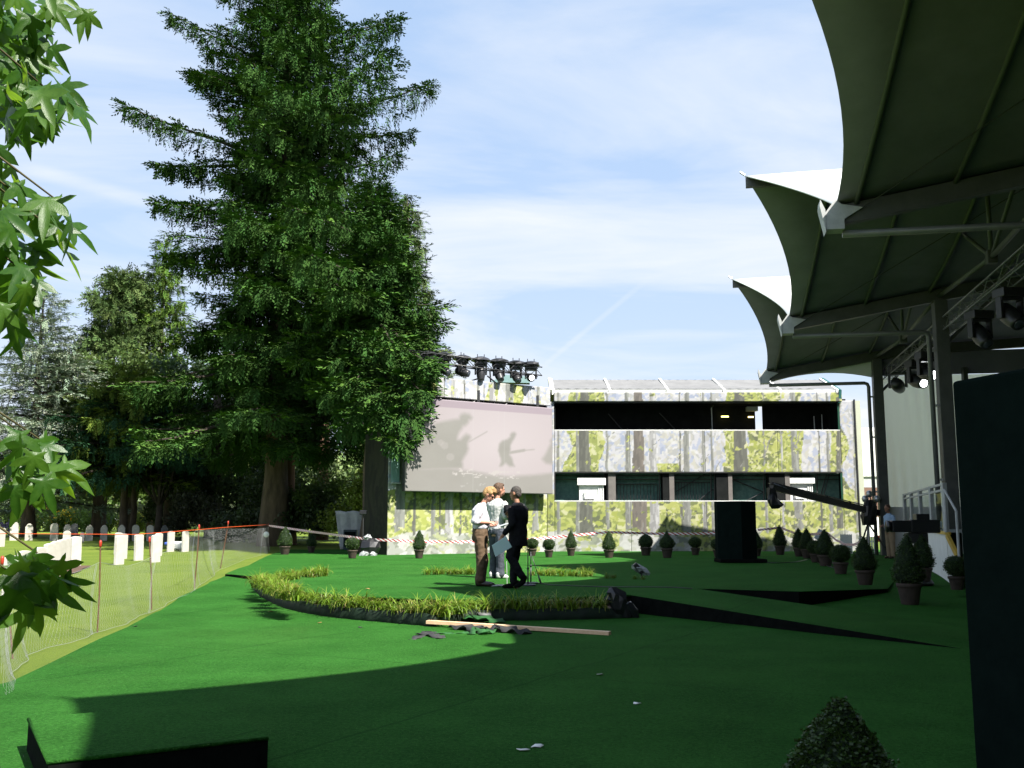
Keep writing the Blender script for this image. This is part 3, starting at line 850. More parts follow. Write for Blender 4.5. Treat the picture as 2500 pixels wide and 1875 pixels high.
def cabin(px0, px1, pt, pm):
    """white moulded cabin: overhanging roof slab, fluted body with recessed hatch"""
    Y = WY + .10
    x0 = at(px0, 1190, Y).x; x1 = at(px1, 1190, Y).x; zt = at(0, pt, Y).z; zm = at(0, pm, Y).z; zb = zL0 - .02
    slab("cabin_roof", x0, x1, Y, Y + .8, zm, zt, M['cabin'])
    slab("cabin_body", x0 + .08, x1 - .08, Y + .12, Y + .8, zb, zm - .003, M['cabin'])
    w = x1 - x0
    slab("hatch", x0 + .22 * w, x0 + .62 * w, Y + .06, Y + .118, zb + .08, zb + .38, M['alu'])
    slab("hatch_sill", x0 + .26 * w, x0 + .58 * w, Y + .02, Y + .058, zb + .12, zb + .22, M['cabin'])
    for k in (.74, .82, .9): slab("cabin_flute", x0 + k * w, x0 + (k + .03) * w, Y + .08, Y + .118, zb, zm - .003, M['cabin'])
cabin(1410, 1479, 1167, 1184); cabin(1926, 1990, 1167, 1180)
fence_rods = MB()
for a, b, t in ((1506, 1605, 1182), (1650, 1735, 1178)):
    Y = WY + .55
    x0 = at(a, 1200, Y).x; x1 = at(b, 1200, Y).x; z1 = at(0, t, Y).z
    for i in range(13):
        x = x0 + (x1 - x0) * i / 12
        MB().tube([Vector((x, Y, zL0)) - HO, Vector((x, Y, z1)) - HO], .014, 5).build("barrier_rod", M['black_metal'], hall)
    MB().tube([Vector((x0, Y, z1)) - HO, Vector((x1, Y, z1)) - HO], .022, 6).build("barrier_rail", M['black_metal'], hall)
Y = WY + .45
for z in (zL1 - .12, zL1 - .27):
    MB().tube([Vector((xW0, Y, z)) - HO, Vector((xW1, Y, z)) - HO], .025, 6).build("scaffold_tube", M['black_metal'], hall)
for px in (1476, 1610, 1736, 1745, 1865, 1995):
    MB().tube([at(px, 1153, Y) - HO, at(px, 1224, Y) - HO], .03, 6).build("scaffold_tube", M['black_metal'], hall)
for p in ((1650, 1200, 1720, 1158), (1705, 1222, 1740, 1195), (1740, 1195, 1775, 1222), (1792, 1172, 1866, 1202), (1820, 1224, 1866, 1200), (2000, 1222, 2018, 1158), (2008, 1222, 2024, 1158)):
    MB().tube([at(p[0], p[1], Y + .1) - HO, at(p[2], p[3], Y + .1) - HO], .022, 6).build("scaffold_brace", M['black_metal'], hall)
slab("window_frame", xW0, xW1, WY - .01, WY + .04, zL0 + .002, zL0 + .03, M['white_paint'])
slab("window_frame", xW0, xW1, WY - .01, WY + .04, zL1 - .03, zL1 - .002, M['black_metal'])
slab("window_frame", xW1 - .06, xW1 - .002, WY - .012, WY + .05, zL0 + .03, zL1 - .03, pmat("dark_green_frame2", (0.01, 0.05, 0.03), rough=0.4))
slab("window_frame", xW0 + .002, xW0 + .04, WY - .012, WY + .05, zL0 + .03, zL1 - .03, M['black_metal'])
# back of the hall closes the lower part
slab("rear_wall", xL, xR, WY + 6.0, WY + 6.1, 0.3, zL0 - .2, M['black_room'])
# marquee roof: white sheets between raked ribs
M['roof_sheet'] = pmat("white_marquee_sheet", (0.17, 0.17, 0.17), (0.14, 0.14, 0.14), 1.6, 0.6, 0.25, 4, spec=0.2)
zE, yE = wz(961) + .07, WY - .05
zRi, yRi = 7.67, WY + 2.2
ribs = [wx(1352), wx(1493), wx(1637), wx(1777), wx(1917), wx(2058)]
for a, b in zip(ribs, ribs[1:]):
    vs = []
    for j in range(7):
        for i in range(13):
            x = a + .05 + (b - a - .1) * i / 12; t = j / 6
            sag = 0.06 * math.sin(math.pi * i / 12) * math.sin(math.pi * min(1, t * 1.1)) + 0.012 * math.sin(i * 3.1 + j * 2.3 + a)
            vs.append(Vector((x, yE + (yRi - yE) * t, zE + .12 + (zRi - zE - .12) * t - sag)) - HO)
    fs = [(j * 13 + i, j * 13 + i + 1, (j + 1) * 13 + i + 1, (j + 1) * 13 + i) for j in range(6) for i in range(12)]
    o = link("roof_sheet", new_mesh("roof_sheet", vs, fs, True), M['roof_sheet'], hall)
    slab("eave_beam", a + .05, b - .05, yE, yE + .12, zE - .02, zE + .10, M['alu'])
for x in ribs:
    MB().bar(Vector((x, yE - .03, zE + .05)) - HO, Vector((x, yRi, zRi + .02)) - HO, .09, .10).build("roof_rib", M['white_paint'], hall)
    MB().box(Vector((x, yE + .03, zE - .02)) - HO, (.10, .14, .2)).build("rib_foot", M['white_paint'], hall)
vs = [Vector((ribs[0], yRi, zRi)), Vector((ribs[-1], yRi, zRi)), Vector((ribs[-1], yRi + 2.6, zE)), Vector((ribs[0], yRi + 2.6, zE))]
o = MB().add([v - HO for v in vs], [(0, 1, 2, 3)]).build("rear_roof_sheet", M['roof_sheet'], hall)
M['teal_trim'] = pmat("teal_green_trim", (0.02, 0.09, 0.08), rough=0.45)
MB().bar(Vector((ribs[-1] + .1, yE - .06, zE + .02)) - HO, Vector((ribs[-1] + .1, yRi, zRi + .03)) - HO, .1, .12).build("gable_trim", M['teal_trim'], hall)
MB().bar(Vector((ribs[-1] + .1, yE - .06, zE + .05)) - HO, Vector((ribs[-1] + .06, yE - .0, zU1 - .05)) - HO, .1, .1, (0, 1, 0)).build("gable_trim", M['teal_trim'], hall)
MB().bar(Vector((ribs[0] - .08, yE - .06, zE + .02)) - HO, Vector((ribs[0] - .08, yRi, zRi + .03)) - HO, .1, .12).build("gable_trim", M['pale_edge'], hall)

# ------------------------------------------------------------------ screen wall, turned towards the stage
LA = Vector((at(946, 1280, 37.0).x, 37.0, 0)); LB = Vector((at(1336, 1280, WY - .2).x, WY - .2, 0))
LU = (LB - LA).normalized(); LN = Vector((LU.y, -LU.x, 0)); LW = (LB - LA).length
sw = thing("screen_wall", LA, "forest-printed wall set at an angle behind the video screen", "wall")
TRL = [(x, w, c) for x, w, c in ((.5, .4, MD), (1.1, .12, DK), (1.9, .16, MD), (2.6, .35, LT), (3.1, .10, DK), (3.7, .14, MD), (4.4, .5, LT), (5.2, .6, MD), (6.1, .14, LT), (6.6, .3, MD), (2.2, .06, DK), (4.0, .05, DK))]
IVL = [(.9, 1.0, .5, 2.6), (2.3, 1.2, .5, 2.6), (3.9, .9, .5, 2.5), (5.4, .5, .5, 7), (1.4, .5, 5.9, 7.1), (4.3, .35, 5.9, 7.1)]
fl_ = lambda X, Z: forest_print(X, Z, TRL, IVL, 7)
half = LW * .52
for a, b in ((0, half), (half, LW)):
    printed("print_panel", sw, LA + LU * (a + .002), LU, b - a - .004, 0.26, 6.07, fl_, x0=a)
zt0 = at(946, 908, 37).z; 
printed("header_panel", sw, LA + LU * .25, LU, LW - .25, 6.22, 6.97, fl_, x0=.25, off=.25)
# scaffold seen in the gap between screen and header
M['teal_frame'] = pmat("teal_scaffold_sheet", (0.16, 0.27, 0.27), (0.20, 0.31, 0.31), 3, 0.6)
def sp(u, z, off): return LU * u + LN * off + Vector((0, 0, z))
MB().bar(sp(.2, 6.28, .18), sp(LW - .1, 6.28, .18), .05, .05).build("header_rail", M['black_metal'], sw)
for i in range(12):
    u = .5 + i * .5
    MB().tube([sp(u, 6.10, .2), sp(u + (.22 if i % 3 == 0 else 0), 6.29, .2)], .022, 6).build("header_strut", M['black_metal'], sw)
MB().add([sp(-.05, 5.5, -.02), sp(.6, 5.5, -.02), sp(.6, 6.75, -.02), sp(-.05, 6.75, -.02)], [(0, 1, 2, 3)])
for z0, z1 in ((5.62, 6.0), (6.06, 6.6), (2.95, 4.1)):
    c = (sp(.08, z0, .06) + sp(.42, z1, .06)) / 2
    MB().box(c, (.34, .03, z1 - z0), Matrix.Rotation(math.atan2(LU.y, LU.x), 3, 'Z')).build("scaffold_sheet", M['teal_frame'], sw)
    MB().bar(sp(.06, z0 - .03, .09), sp(.46, z0 - .03, .09), .04, .04).build("sheet_rail", M['alu'], sw)
# left return of the wall, tree shade put into its print, and its back
RA = Vector((at(888, 1280, 38.6).x, 38.6, 0)); RU = (LA - RA).normalized()
DG = np.array([(.05, .07, .03), (.07, .085, .045), (.04, .05, .03), (.09, .10, .055), (.03, .035, .025)])
def shaded_print(X, Z):
    c = pick(DG, voronoi_ids(X * 1.6 + .2 * np.sin(Z * 3), Z * .35, .3, 3))
    c2 = pick(DG, voronoi_ids(X, Z * .7, .12, 8))
    m = fbm(X * 2, Z * .6, 5) > .52
    c[m] = c2[m]; return c * .18
printed("return_panel", sw, RA, RU, (LA - RA).length - .02, 0.26, 6.92, shaded_print, cell=.04)
back = MB()
b0 = RA - LA; b1 = LB - LA
MB().bar(Vector((b0.x, b0.y + .5, 3.6)), Vector((b1.x, b1.y + .8, 3.6)), .1, 6.6).build("backing_wall", M['black_cloth'], sw)

# ------------------------------------------------------------------ video screen
SA = LA + LN * .55 + LU * .42
SWD = LW - .55
s0 = at(974, 1198, 1)
SZ0, SZ1 = 2.62, 6.09
def screen_picture(X, Z):
    u = X / SWD; w = (Z - SZ0) / (SZ1 - SZ0)
    col = np.zeros((len(u), 3))
    sky_ = np.array((.57, .51, .53)); dark = np.array((.385, .372, .348)); mid = np.array((.44, .43, .40))
    col[:] = sky_ 
    glow = np.clip(1 - np.hypot((u - .62) / .5, (w - .55) / .5), 0, 1)[:, None]
    col += glow * np.array((.06, .06, .06))
    top = w > .915
    edge_n = fbm(u * 18, w * 18, 3) * .035
    def blob(cx, cy, rx, ry, rot=0.0):
        c, s = math.cos(rot), math.sin(rot); asp = SWD / (SZ1 - SZ0)
        dx = (u - cx) * asp; dy = w - cy
        a = dx * c + dy * s; b = -dx * s + dy * c
        return np.hypot(a / rx, b / ry) - 1
    def rod(x0, y0, x1, y1, r):
        asp = SWD / (SZ1 - SZ0); ax, ay, bx, by = x0 * asp, y0, x1 * asp, y1
        t = np.clip(((u * asp - ax) * (bx - ax) + (w - ay) * (by - ay)) / ((bx - ax) ** 2 + (by - ay) ** 2), 0, 1)
        return (np.hypot(u * asp - ax - t * (bx - ax), w - ay - t * (by - ay)) - r) / .05
    soft = lambda d, k=.10: np.clip(.5 - (d + edge_n - .02) / k, 0, 1)[:, None]
    shade = np.zeros((len(u), 1))
    asp = SWD / (SZ1 - SZ0)
    def figure(pts, k):
        """soft-edged outline: signed distance to a polygon drawn in picture units"""
        q = []
        for x_, y_ in pts:
            uu = (x_ - 180) / 1915.0; bt = 1360 + 50 * uu; tp = 85 + 155 * uu
            q.append((uu * asp, (bt - y_) / (bt - tp)))
        X_, Y_ = u * asp + (edge_n - .018) * .5, w + (edge_n - .018) * .5
        d = np.full(len(u), 9.0); ins = np.zeros(len(u), bool)
        for (x0, y0), (x1, y1) in zip(q, q[1:] + q[:1]):
            t = np.clip(((X_ - x0) * (x1 - x0) + (Y_ - y0) * (y1 - y0)) / ((x1 - x0) ** 2 + (y1 - y0) ** 2 + 1e-9), 0, 1)
            d = np.minimum(d, np.hypot(X_ - x0 - t * (x1 - x0), Y_ - y0 - t * (y1 - y0)))
            c = (y0 > Y_) != (y1 > Y_)
            ins ^= c & (X_ < (x1 - x0) * (Y_ - y0) / (y1 - y0 + 1e-12) + x0)
        sd = np.where(ins, -d, d)
        return np.clip(.5 - sd / k, 0, 1)[:, None]
    one = [(838, 350), (860, 318), (905, 303), (965, 322), (1000, 372), (985, 398), (955, 405), (952, 440), (915, 478), (885, 485), (872, 520), (838, 565), (815, 625), (812, 665), (850, 668), (880, 630), (922, 592), (968, 610), (984, 640), (962, 682), (945, 720),
           (955, 790), (930, 862), (890, 930), (880, 960), (880, 1060), (150, 1100), (150, 880), (300, 740), (430, 600), (470, 505), (540, 442), (640, 420), (760, 395), (832, 386)]
    two = [(1505, 605), (1530, 570), (1570, 563), (1592, 592), (1580, 622), (1560, 662), (1540, 692), (1512, 742), (1512, 830), (1502, 872), (1530, 912), (1547, 982), (1572, 1032), (1500, 1034), (1452, 985), (1420, 1012), (1392, 1034), (1358, 1034), (1386, 962), (1345, 832), (1360, 722), (1400, 682), (1470, 660), (1506, 630)]
    three = [(2110, 640), (2062, 690), (2072, 722), (2030, 802), (1990, 882), (1945, 935), (2000, 1000), (2110, 1010)]
    shade = np.maximum(shade, figure(one, .05)); shade = np.maximum(shade, figure(two, .035)); shade = np.maximum(shade, figure(three, .05) * .9)
    for a_, c_, r_ in (((960, 700), (1195, 560), .006), ((1500, 848), (1700, 815), .016), ((1690, 818), (1840, 805), .006)):
        f_ = lambda q: ((q[0] - 180) / 1915.0, (1360 + 50 * (q[0] - 180) / 1915.0 - q[1]) / (1275 - 105 * (q[0] - 180) / 1915.0))
        (x0, y0), (x1, y1) = f_(a_), f_(c_)
        shade = np.maximum(shade, np.clip(.5 - rod(x0, y0, x1, y1, r_) / .25, 0, 1)[:, None] * .85)
    grd = .25 + .03 * np.sin(u * 7) + .05 * (fbm(u * 9, w * 9, 11) - .5)
    gm = np.clip((grd - w) / .05, 0, 1)[:, None]
    shade = np.maximum(shade, gm * .92)
    tone = dark + (fbm(u * 6, w * 6, 21)[:, None] - .5) * .05
    col = col * (1 - shade) + tone * shade
    spl = (fbm(u * 40, w * 60, 31) > .60) & (np.abs(w - .21 + .03 * (u - .5)) < .045) & (u > .30) & (u < .76)
    col[spl] = (.62, .58, .57)
    spl = (fbm(u * 30, w * 45, 33) > .66) & (w < .10) & (u > .35) & (u < .55)
    col[spl] = (.5, .48, .47)
    for cx, cy, r in ((.22, .53, .02), (.245, .50, .025), (.285, .38, .025)):
        m = (blob(cx, cy, r * 2, r * 1.6) < 0); col[m] = col[m] * .5 + np.array((.5, .47, .46)) * .5
    lines = (np.abs(u - .435) < .0018) | (np.abs(u - .65) < .002) | ((np.abs(u - .61) < .0015) & (vnoise(u * 0, w * 40, 2) > .5))
    col[lines] = col[lines] * .8 + .13
    col[top] = np.array((.46, .385, .435)) + .02 * (fbm(u[top] * 5, w[top] * 5, 2)[:, None] - .5)
    return np.clip(col, 0, 1) * .385
scr = thing("video_screen", SA, "large outdoor video screen showing hazy grey soldier silhouettes on a pink background", "screen")
M['print_save'] = M['print']
M['print'] = attr_mat("led_picture", 0.45, 0.35, 0.06)
printed("picture", scr, SA, LU, SWD, SZ0, SZ1, screen_picture, cell=.034, thick=.05)
M['print'] = M['print_save']
mid = LU * (SWD / 2) - LN * .16 + Vector((0, 0, (SZ0 + SZ1) / 2))
MB().box(mid, (SWD, .2, SZ1 - SZ0), Matrix.Rotation(math.atan2(LU.y, LU.x), 3, 'Z')).build("cabinet", M['black_metal'], scr)
for u in (.5, SWD / 2, SWD - .5):
    MB().bar(LU * u - LN * .3 + Vector((0, 0, .0)) + Vector((0, 0, 2.9)), LU * u - LN * .3 + Vector((0, 0, 6.6)), .1, .1, (0, 1, 0)).build("mast", M['black_metal'], scr)
# ------------------------------------------------------------------ trees and shrubs
M['needles'] = leaf_mat("conifer_needles", 1.5, 0, 0.8, 0.08)
M['leaves'] = leaf_mat("broad_leaves", 1.6, 0.35, 0.45, 0.3)
M['bark'] = pmat("rough_bark", (0.05, 0.038, 0.028), (0.12, 0.092, 0.065), 3.5, 0.9, 0.8, 9, stretch=(1, 1, .25))
M['bark_red'] = pmat("reddish_bark", (0.10, 0.055, 0.035), (0.20, 0.12, 0.08), 3.5, 0.9, 0.8, 9, stretch=(1, 1, .25))
M['dark_twig'] = pmat("dark_twigs", (0.025, 0.020, 0.015), (0.05, 0.04, 0.03), 5, 0.9)

def unit(v): return v / np.maximum(np.linalg.norm(v, axis=-1, keepdims=True), 1e-9)
def spray_shape(rs, n=11, width=.035, spread=1.0, curl=.15):
    """a twig: narrow leaf-like blades set along x, about unit length"""
    q = []
    for i in range(n):
        s = (i + rs.rand() * .6) / n
        side = -1 if i % 2 else 1
        ang = side * rs.uniform(.35, .95) * spread
        ln = rs.uniform(.26, .42) * (1.15 - .55 * s)
        p = np.array((s * .85, 0, -curl * s * s + rs.uniform(-.03, .03)))
        d = np.array((math.cos(ang), math.sin(ang), rs.uniform(-.35, .25))); d /= np.linalg.norm(d)
        w = np.cross(d, (rs.uniform(-.5, .5), rs.uniform(-.5, .5), 1)); w /= np.linalg.norm(w)
        q.append([p, p + d * ln * .45 + w * width, p + d * ln, p + d * ln * .45 - w * width])
    return np.array(q).reshape(-1, 3)
def scatter(shapes, pos, dirs, ups, sc, tint, rs):
    """place copies of shapes (arrays of 4-vertex blades) with their x axis along dirs"""
    X = unit(dirs); Y = unit(np.cross(ups, X)); Z = np.cross(X, Y)
    V = []; T = []
    which = rs.randint(len(shapes), size=len(pos))
    for k, sh in enumerate(shapes):
        m = which == k
        if not m.any(): continue
        a = (sh[None, :, 0:1] * X[m][:, None, :] + sh[None, :, 1:2] * Y[m][:, None, :] + sh[None, :, 2:3] * Z[m][:, None, :]) * sc[m][:, None, None] + pos[m][:, None, :]
        V.append(a.reshape(-1, 3)); T.append(np.repeat(tint[m], sh.shape[0], axis=0))
    return np.concatenate(V), np.concatenate(T)
def blades_mesh(name, V, T, mat, parent, origin):
    f = np.arange(len(V), dtype=np.int32).reshape(-1, 4)
    me = new_mesh(name, (V - np.array(origin)).astype(np.float32), f)
    if len(me.vertices) == len(T): set_tint(me, T)
    else: set_tint(me, np.tile(T.mean(0), (len(me.vertices), 1)))
    return link(name, me, mat, parent)
def tint_of(rs, n, base, var=.25, warm=.12):
    b = np.array(base)[None, :] * (1 + rs.uniform(-var, var, (n, 1)))
    b = b * (1 + rs.uniform(-warm, warm, (n, 3)) * np.array((1, .4, .6)))
    return np.clip(b, .002, 1)

def conifer(name, label, base, height, profile, crown0, nbr, per_m, col, seed, spray=.62, droop=.45, lift=.35, hang=.35, trunk_r=.45,
            extra=(), width=.035, blades=11, bark=None, tipcol=None, group=None, flat=.25, lean=(0, 0)):
    rs = np.random.RandomState(seed)
    base = np.array(base, float)
    root = thing(name, Vector(base), label, "tree", group)
    shapes = [spray_shape(rs, blades, width) for _ in range(6)]
    V = []; D = []; U = []; S = []; TT = []
    limbs = MB()
    specs = []
    for i in range(nbr):
        h = crown0 + (height - crown0) * ((i + rs.rand()) / nbr) ** .92
        az = i * 2.399 + rs.uniform(-.4, .4)
        L = profile((h - crown0) / (height - crown0)) * rs.uniform(.62, 1.12) * (1 + .18 * math.sin(az * 2 + h * .9))
        specs.append((h, az, L, None))
    for e in extra: specs.append(e)
    for sp_ in specs:
        h, az, L, tilt = sp_[:4]
        if L < .15: continue
        r = np.array((math.cos(az), math.sin(az), 0)); sd = np.array((-r[1], r[0], 0))
        f = (h - crown0) / (height - crown0)
        up = tilt if tilt is not None else (.05 + lift * f + rs.uniform(-.1, .12))
        dr = droop * (1 - .55 * f) * rs.uniform(.7, 1.25)
        if len(sp_) > 4: dr = sp_[4]
        tip = .30 * dr
        o = np.array((base[0] + lean[0] * h, base[1] + lean[1] * h, base[2] + h))
        def P(s): return o + r[None, :] * (s * L)[:, None] + np.array((0, 0, 1))[None, :] * (L * (up * s - dr * s ** 2 + tip * 1.5 * s ** 4))[:, None]
        ss = np.linspace(0, 1, 6)
        pts = P(ss)
        limbs.tube([Vector(p - base) for p in pts], [max(.012, .03 * L * (1 - .8 * s) * .55) for s in ss], 5, False)
        m = max(6, int(L * per_m * (1.5 if tilt is not None else 1)))
        s = .12 + .90 * rs.rand(m) ** .78
        q = rs.uniform(-1, 1, m)
        hw = (.14 + .035 * L + .36 * L * np.clip(1.02 - s, 0, 1) ** .7 * np.clip(s * 3, 0, 1))
        pos = P(np.clip(s, 0, 1)) + sd[None, :] * (q * hw)[:, None]
        pos[:, 2] -= np.abs(q) * hw * flat + rs.uniform(-.05, .12, m)
        dirs = r[None, :] * rs.uniform(.5, 1.0, (m, 1)) + sd[None, :] * (q * 1.1)[:, None] + np.array((0, 0, 1))[None, :] * (rs.uniform(-.35, .25, (m, 1)) + .15 * f)
        ups = np.tile((0, 0, 1.), (m, 1)) + rs.uniform(-.3, .3, (m, 3))
        hg = rs.rand(m) < (hang + .12 if tilt is not None else hang)
        dirs[hg] = r[None, :] * .25 + np.array((0, 0, -1.))[None, :] + rs.uniform(-.25, .25, (hg.sum(), 3))
        ups[hg] = r[None, :] + rs.uniform(-.4, .4, (hg.sum(), 3))
        tnt = tint_of(rs, m, col)
        if tipcol is not None:
            tm = (~hg) & (rs.rand(m) < .55) & (s > .45)
            tnt[tm] = tint_of(rs, tm.sum(), tipcol)
        V.append(pos); D.append(dirs); U.append(ups); S.append(spray * rs.uniform(.65, 1.25, m) * (1 - .25 * f)); TT.append(tnt)
    V, D, U, S, TT = map(np.concatenate, (V, D, U, S, TT))
    vv, tt = scatter(shapes, V, D, U, S, TT, rs)
    blades_mesh("crown", vv, tt, M['needles'], root, base)
    limbs.build("branches", M['dark_twig'], root)
    tk = MB(); n = 9
    pts = [Vector((lean[0] * height * i / n + rs.uniform(-.05, .05), lean[1] * height * i / n + rs.uniform(-.05, .05), -.2 + (height - .2) * i / n)) for i in range(n + 1)]
    rad = [trunk_r * (1 - .93 * i / n) * (1.35 if i == 0 else 1) for i in range(n + 1)]
    tk.tube(pts, rad, 12); tk.build("trunk", bark or M['bark'], root, True)
    return root
def crownlet(rs, c, rad, n, size, col, var=.3, shapes=None, updir=.5):
    """leaf blades spread through an uneven clump"""
    d = unit(rs.normal(size=(n, 3)))
    r = rs.rand(n) ** .45
    lob = 1 + .28 * np.sin(d[:, 0] * 5 + c[0]) * np.cos(d[:, 1] * 4 + c[1]) + .15 * rs.normal(size=n)
    pos = np.array(c)[None, :] + d * r[:, None] * np.array(rad)[None, :] * lob[:, None]
    dirs = d + rs.uniform(-.8, .8, (n, 3)); dirs[:, 2] -= .35
    ups = rs.uniform(-1, 1, (n, 3)); ups[:, 2] += updir
    return pos, dirs, ups, size * rs.uniform(.6, 1.3, n), tint_of(rs, n, col, var)
def leaf_shape(rs, n=5, width=.16):
    q = []
    for i in range(n):
        p = rs.uniform(-.5, .5, 3); d = unit(rs.normal(size=3)); ln = rs.uniform(.35, .6)
        w = unit(np.cross(d, rs.normal(size=3)))
        q.append([p, p + d * ln * .5 + w * width, p + d * ln, p + d * ln * .5 - w * width])
    return np.array(q).reshape(-1, 3)
def broadleaf(name, label, cat, base, clumps, col, seed, size=.3, density=60, trunk=None, bark=None, group=None, needles=False, leafw=.16, flowers=None, part="crown"):
    rs = np.random.RandomState(seed); base = np.array(base, float)
    root = thing(name, Vector(base), label, cat, group)
    shapes = [leaf_shape(rs, 5, leafw) for _ in range(5)] if not needles else [spray_shape(rs, 12, .05) for _ in range(5)]
    acc = []
    for c, rad in clumps:
        vol = rad[0] * rad[1] + rad[1] * rad[2] + rad[0] * rad[2]
        acc.append(crownlet(rs, np.array(c) + base, rad, max(20, int(vol * density)), size, np.array(col) * rs.uniform(.75, 1.2)))
    V, D, U, S, T = (np.concatenate(x) for x in zip(*acc))
    vv, tt = scatter(shapes, V, D, U, S, T, rs)
    blades_mesh(part, vv, tt, M['needles' if needles else 'leaves'], root, base)
    if flowers:
        fc, cnt = flowers
        k = rs.randint(len(V), size=cnt); pos = V[k] + rs.uniform(-.1, .1, (cnt, 3)); pos[:, 1] -= .15; pos[:, 2] += .08
        vv, tt = scatter([leaf_shape(rs, 3, .3)], pos, rs.normal(size=(cnt, 3)), rs.normal(size=(cnt, 3)), np.full(cnt, .22), tint_of(rs, cnt, fc, .15), rs)
        o = blades_mesh("blossom", vv, tt, M['leaves'], root, base); o["kind"] = "stuff"
    if trunk:
        for pts, rad in trunk:
            MB().tube([Vector(p) for p in pts], rad, 9).build("trunk" if pts[0][2] <= 0 else "branch", bark or M['bark'], root, True)
    return root
def gz(px, Y):
    x = ray(px, 1280)[0] * Y; return (x, Y, terrain(x, Y))
def hgt(py, Y, base_z): return at(1250, py, Y).z - base_z

# the great spruce
b = gz(668, 46.5)
H = hgt(-190, 46.5, b[2])
def prof_a(f):                                  # f: 0 crown base, 1 top
    pts = [(0, 5.6), (.12, 6.0), (.25, 5.4), (.4, 4.7), (.55, 4.0), (.7, 3.3), (.85, 2.3), (1, .3)]
    for (a, va), (c, vc) in zip(pts, pts[1:]):
        if f <= c: return va + (vc - va) * (f - a) / (c - a)
    return .3
ex = []
def tip_branch(py_root, px_tip, py_tip, toward=0.0, Y=46.5, pxt=668):
    """a long limb whose tip reaches out beyond the rest of the crown"""
    h = at(1250, py_root, Y).z - b[2]; L = abs(at(px_tip, py_tip, Y).x - at(pxt, py_tip, Y).x)
    az = (math.pi if px_tip < pxt else 0) + toward
    rise = at(1250, py_tip, Y).z - at(1250, py_root, Y).z
    return (h, az, L / max(.5, math.cos(toward)), rise / L + .30)
for a in ((420, 295, 322, .15), (420, 330, 400, -.3), (190, 388, 98, .1), (210, 400, 170, -.4), (60, 485, 12, .2), (330, 1018, 258, -.1), (360, 960, 330, .3), (110, 928, 68, .2), (170, 920, 120, -.3), (280, 470, 250, .35), (560, 385, 565, .3), (600, 360, 620, -.3),
          (470, 950, 430, -.25), (640, 960, 600, -.5), (330, 940, 290, -.7)):
    ex.append(tip_branch(*a))
conifer("spruce_tree", "tallest dark spruce in the middle of the group, its top out of the picture", b, H, prof_a, 4.6, 205, 37, (.021, .047, .012), 11, spray=.80, droop=.42, lift=.45, hang=.40,
        trunk_r=.60, extra=ex, tipcol=(.038, .076, .016), width=.060, blades=9)
# second stem standing against it
b2 = gz(700, 47.6)
conifer("spruce_tree", "slimmer spruce stem standing close against the tallest spruce", b2, hgt(330, 47.6, b2[2]), lambda f: 3.4 - 2.9 * f, 6.5, 70, 24, (.020, .046, .010), 12, spray=.75, width=.045, blades=12, trunk_r=.36, tipcol=(.042, .085, .015), bark=M['bark_red'], group=None)
# spruce on the right of the group, in front of the screen wall's edge
b3 = gz(905, 40.6)
H3 = hgt(440, 40.6, b3[2])
def prof_b(f): return (2.3 + .9 * min(1, f * 5)) * (1 - f) ** .8 + .25
ex = []
for px_, py_, Y_, rz_, dr_ in ((1036, 880, 36.2, 9.6, .75), (1022, 950, 36.0, 9.0, .85), (1000, 1015, 35.8, 8.8, .95), (978, 1070, 35.8, 8.6, 1.1), (965, 840, 36.5, 9.6, .7), (930, 960, 36.0, 9.0, .9), (1015, 905, 36.4, 9.4, .8), (900, 1000, 36.2, 8.6, .8), (870, 930, 36.4, 9.0, .7), (850, 1040, 36.8, 8.4, .7), (800, 960, 37.5, 8.6, .6)):
    q = at(px_, py_, Y_); dx_, dy_ = q.x - b3[0], q.y - b3[1]; L_ = math.hypot(dx_, dy_); az_ = math.atan2(dy_, dx_)
    t_ = (q.z - rz_) / L_ + dr_ * .55
    ex.append((rz_ - b3[2], az_, L_, t_, dr_))
for pr, pt, py, tw in ((600, 720, 600, -1.0), (700, 740, 760, -1.2), (560, 800, 520, -1.0), (680, 1000, 720, -.5), (760, 790, 800, -1.3)):
    h_ = at(1250, pr, 40.6).z - b3[2]; ex.append((h_, (math.pi if pt < 905 else 0) + (tw if pt > 905 else -tw), max(2.0, abs(at(pt, py, 40.6).x - b3[0]) / max(.45, math.cos(tw)) * .8), .22))
conifer("spruce_tree", "dense spruce whose lower boughs hang over the left edge of the video screen", b3, H3, prof_b, 6.8, 145, 34, (.021, .047, .012), 21, spray=.72, droop=.40, lift=.40, hang=.35, trunk_r=.4, extra=ex, tipcol=(.040, .080, .016), width=.060, blades=9)
# lighter weeping spruce behind it
b4 = gz(985, 56.0)
conifer("spruce_tree", "paler weeping spruce showing behind the right side of the spruce group", b4, hgt(470, 56, b4[2]), lambda f: 3.1 * (1 - f) ** .7 + .25, 2.0, 120, 26, (.050, .074, .028), 31, spray=.85, width=.045, droop=.55, lift=.25, hang=.6, trunk_r=.3, tipcol=(.075, .098, .034), blades=11)
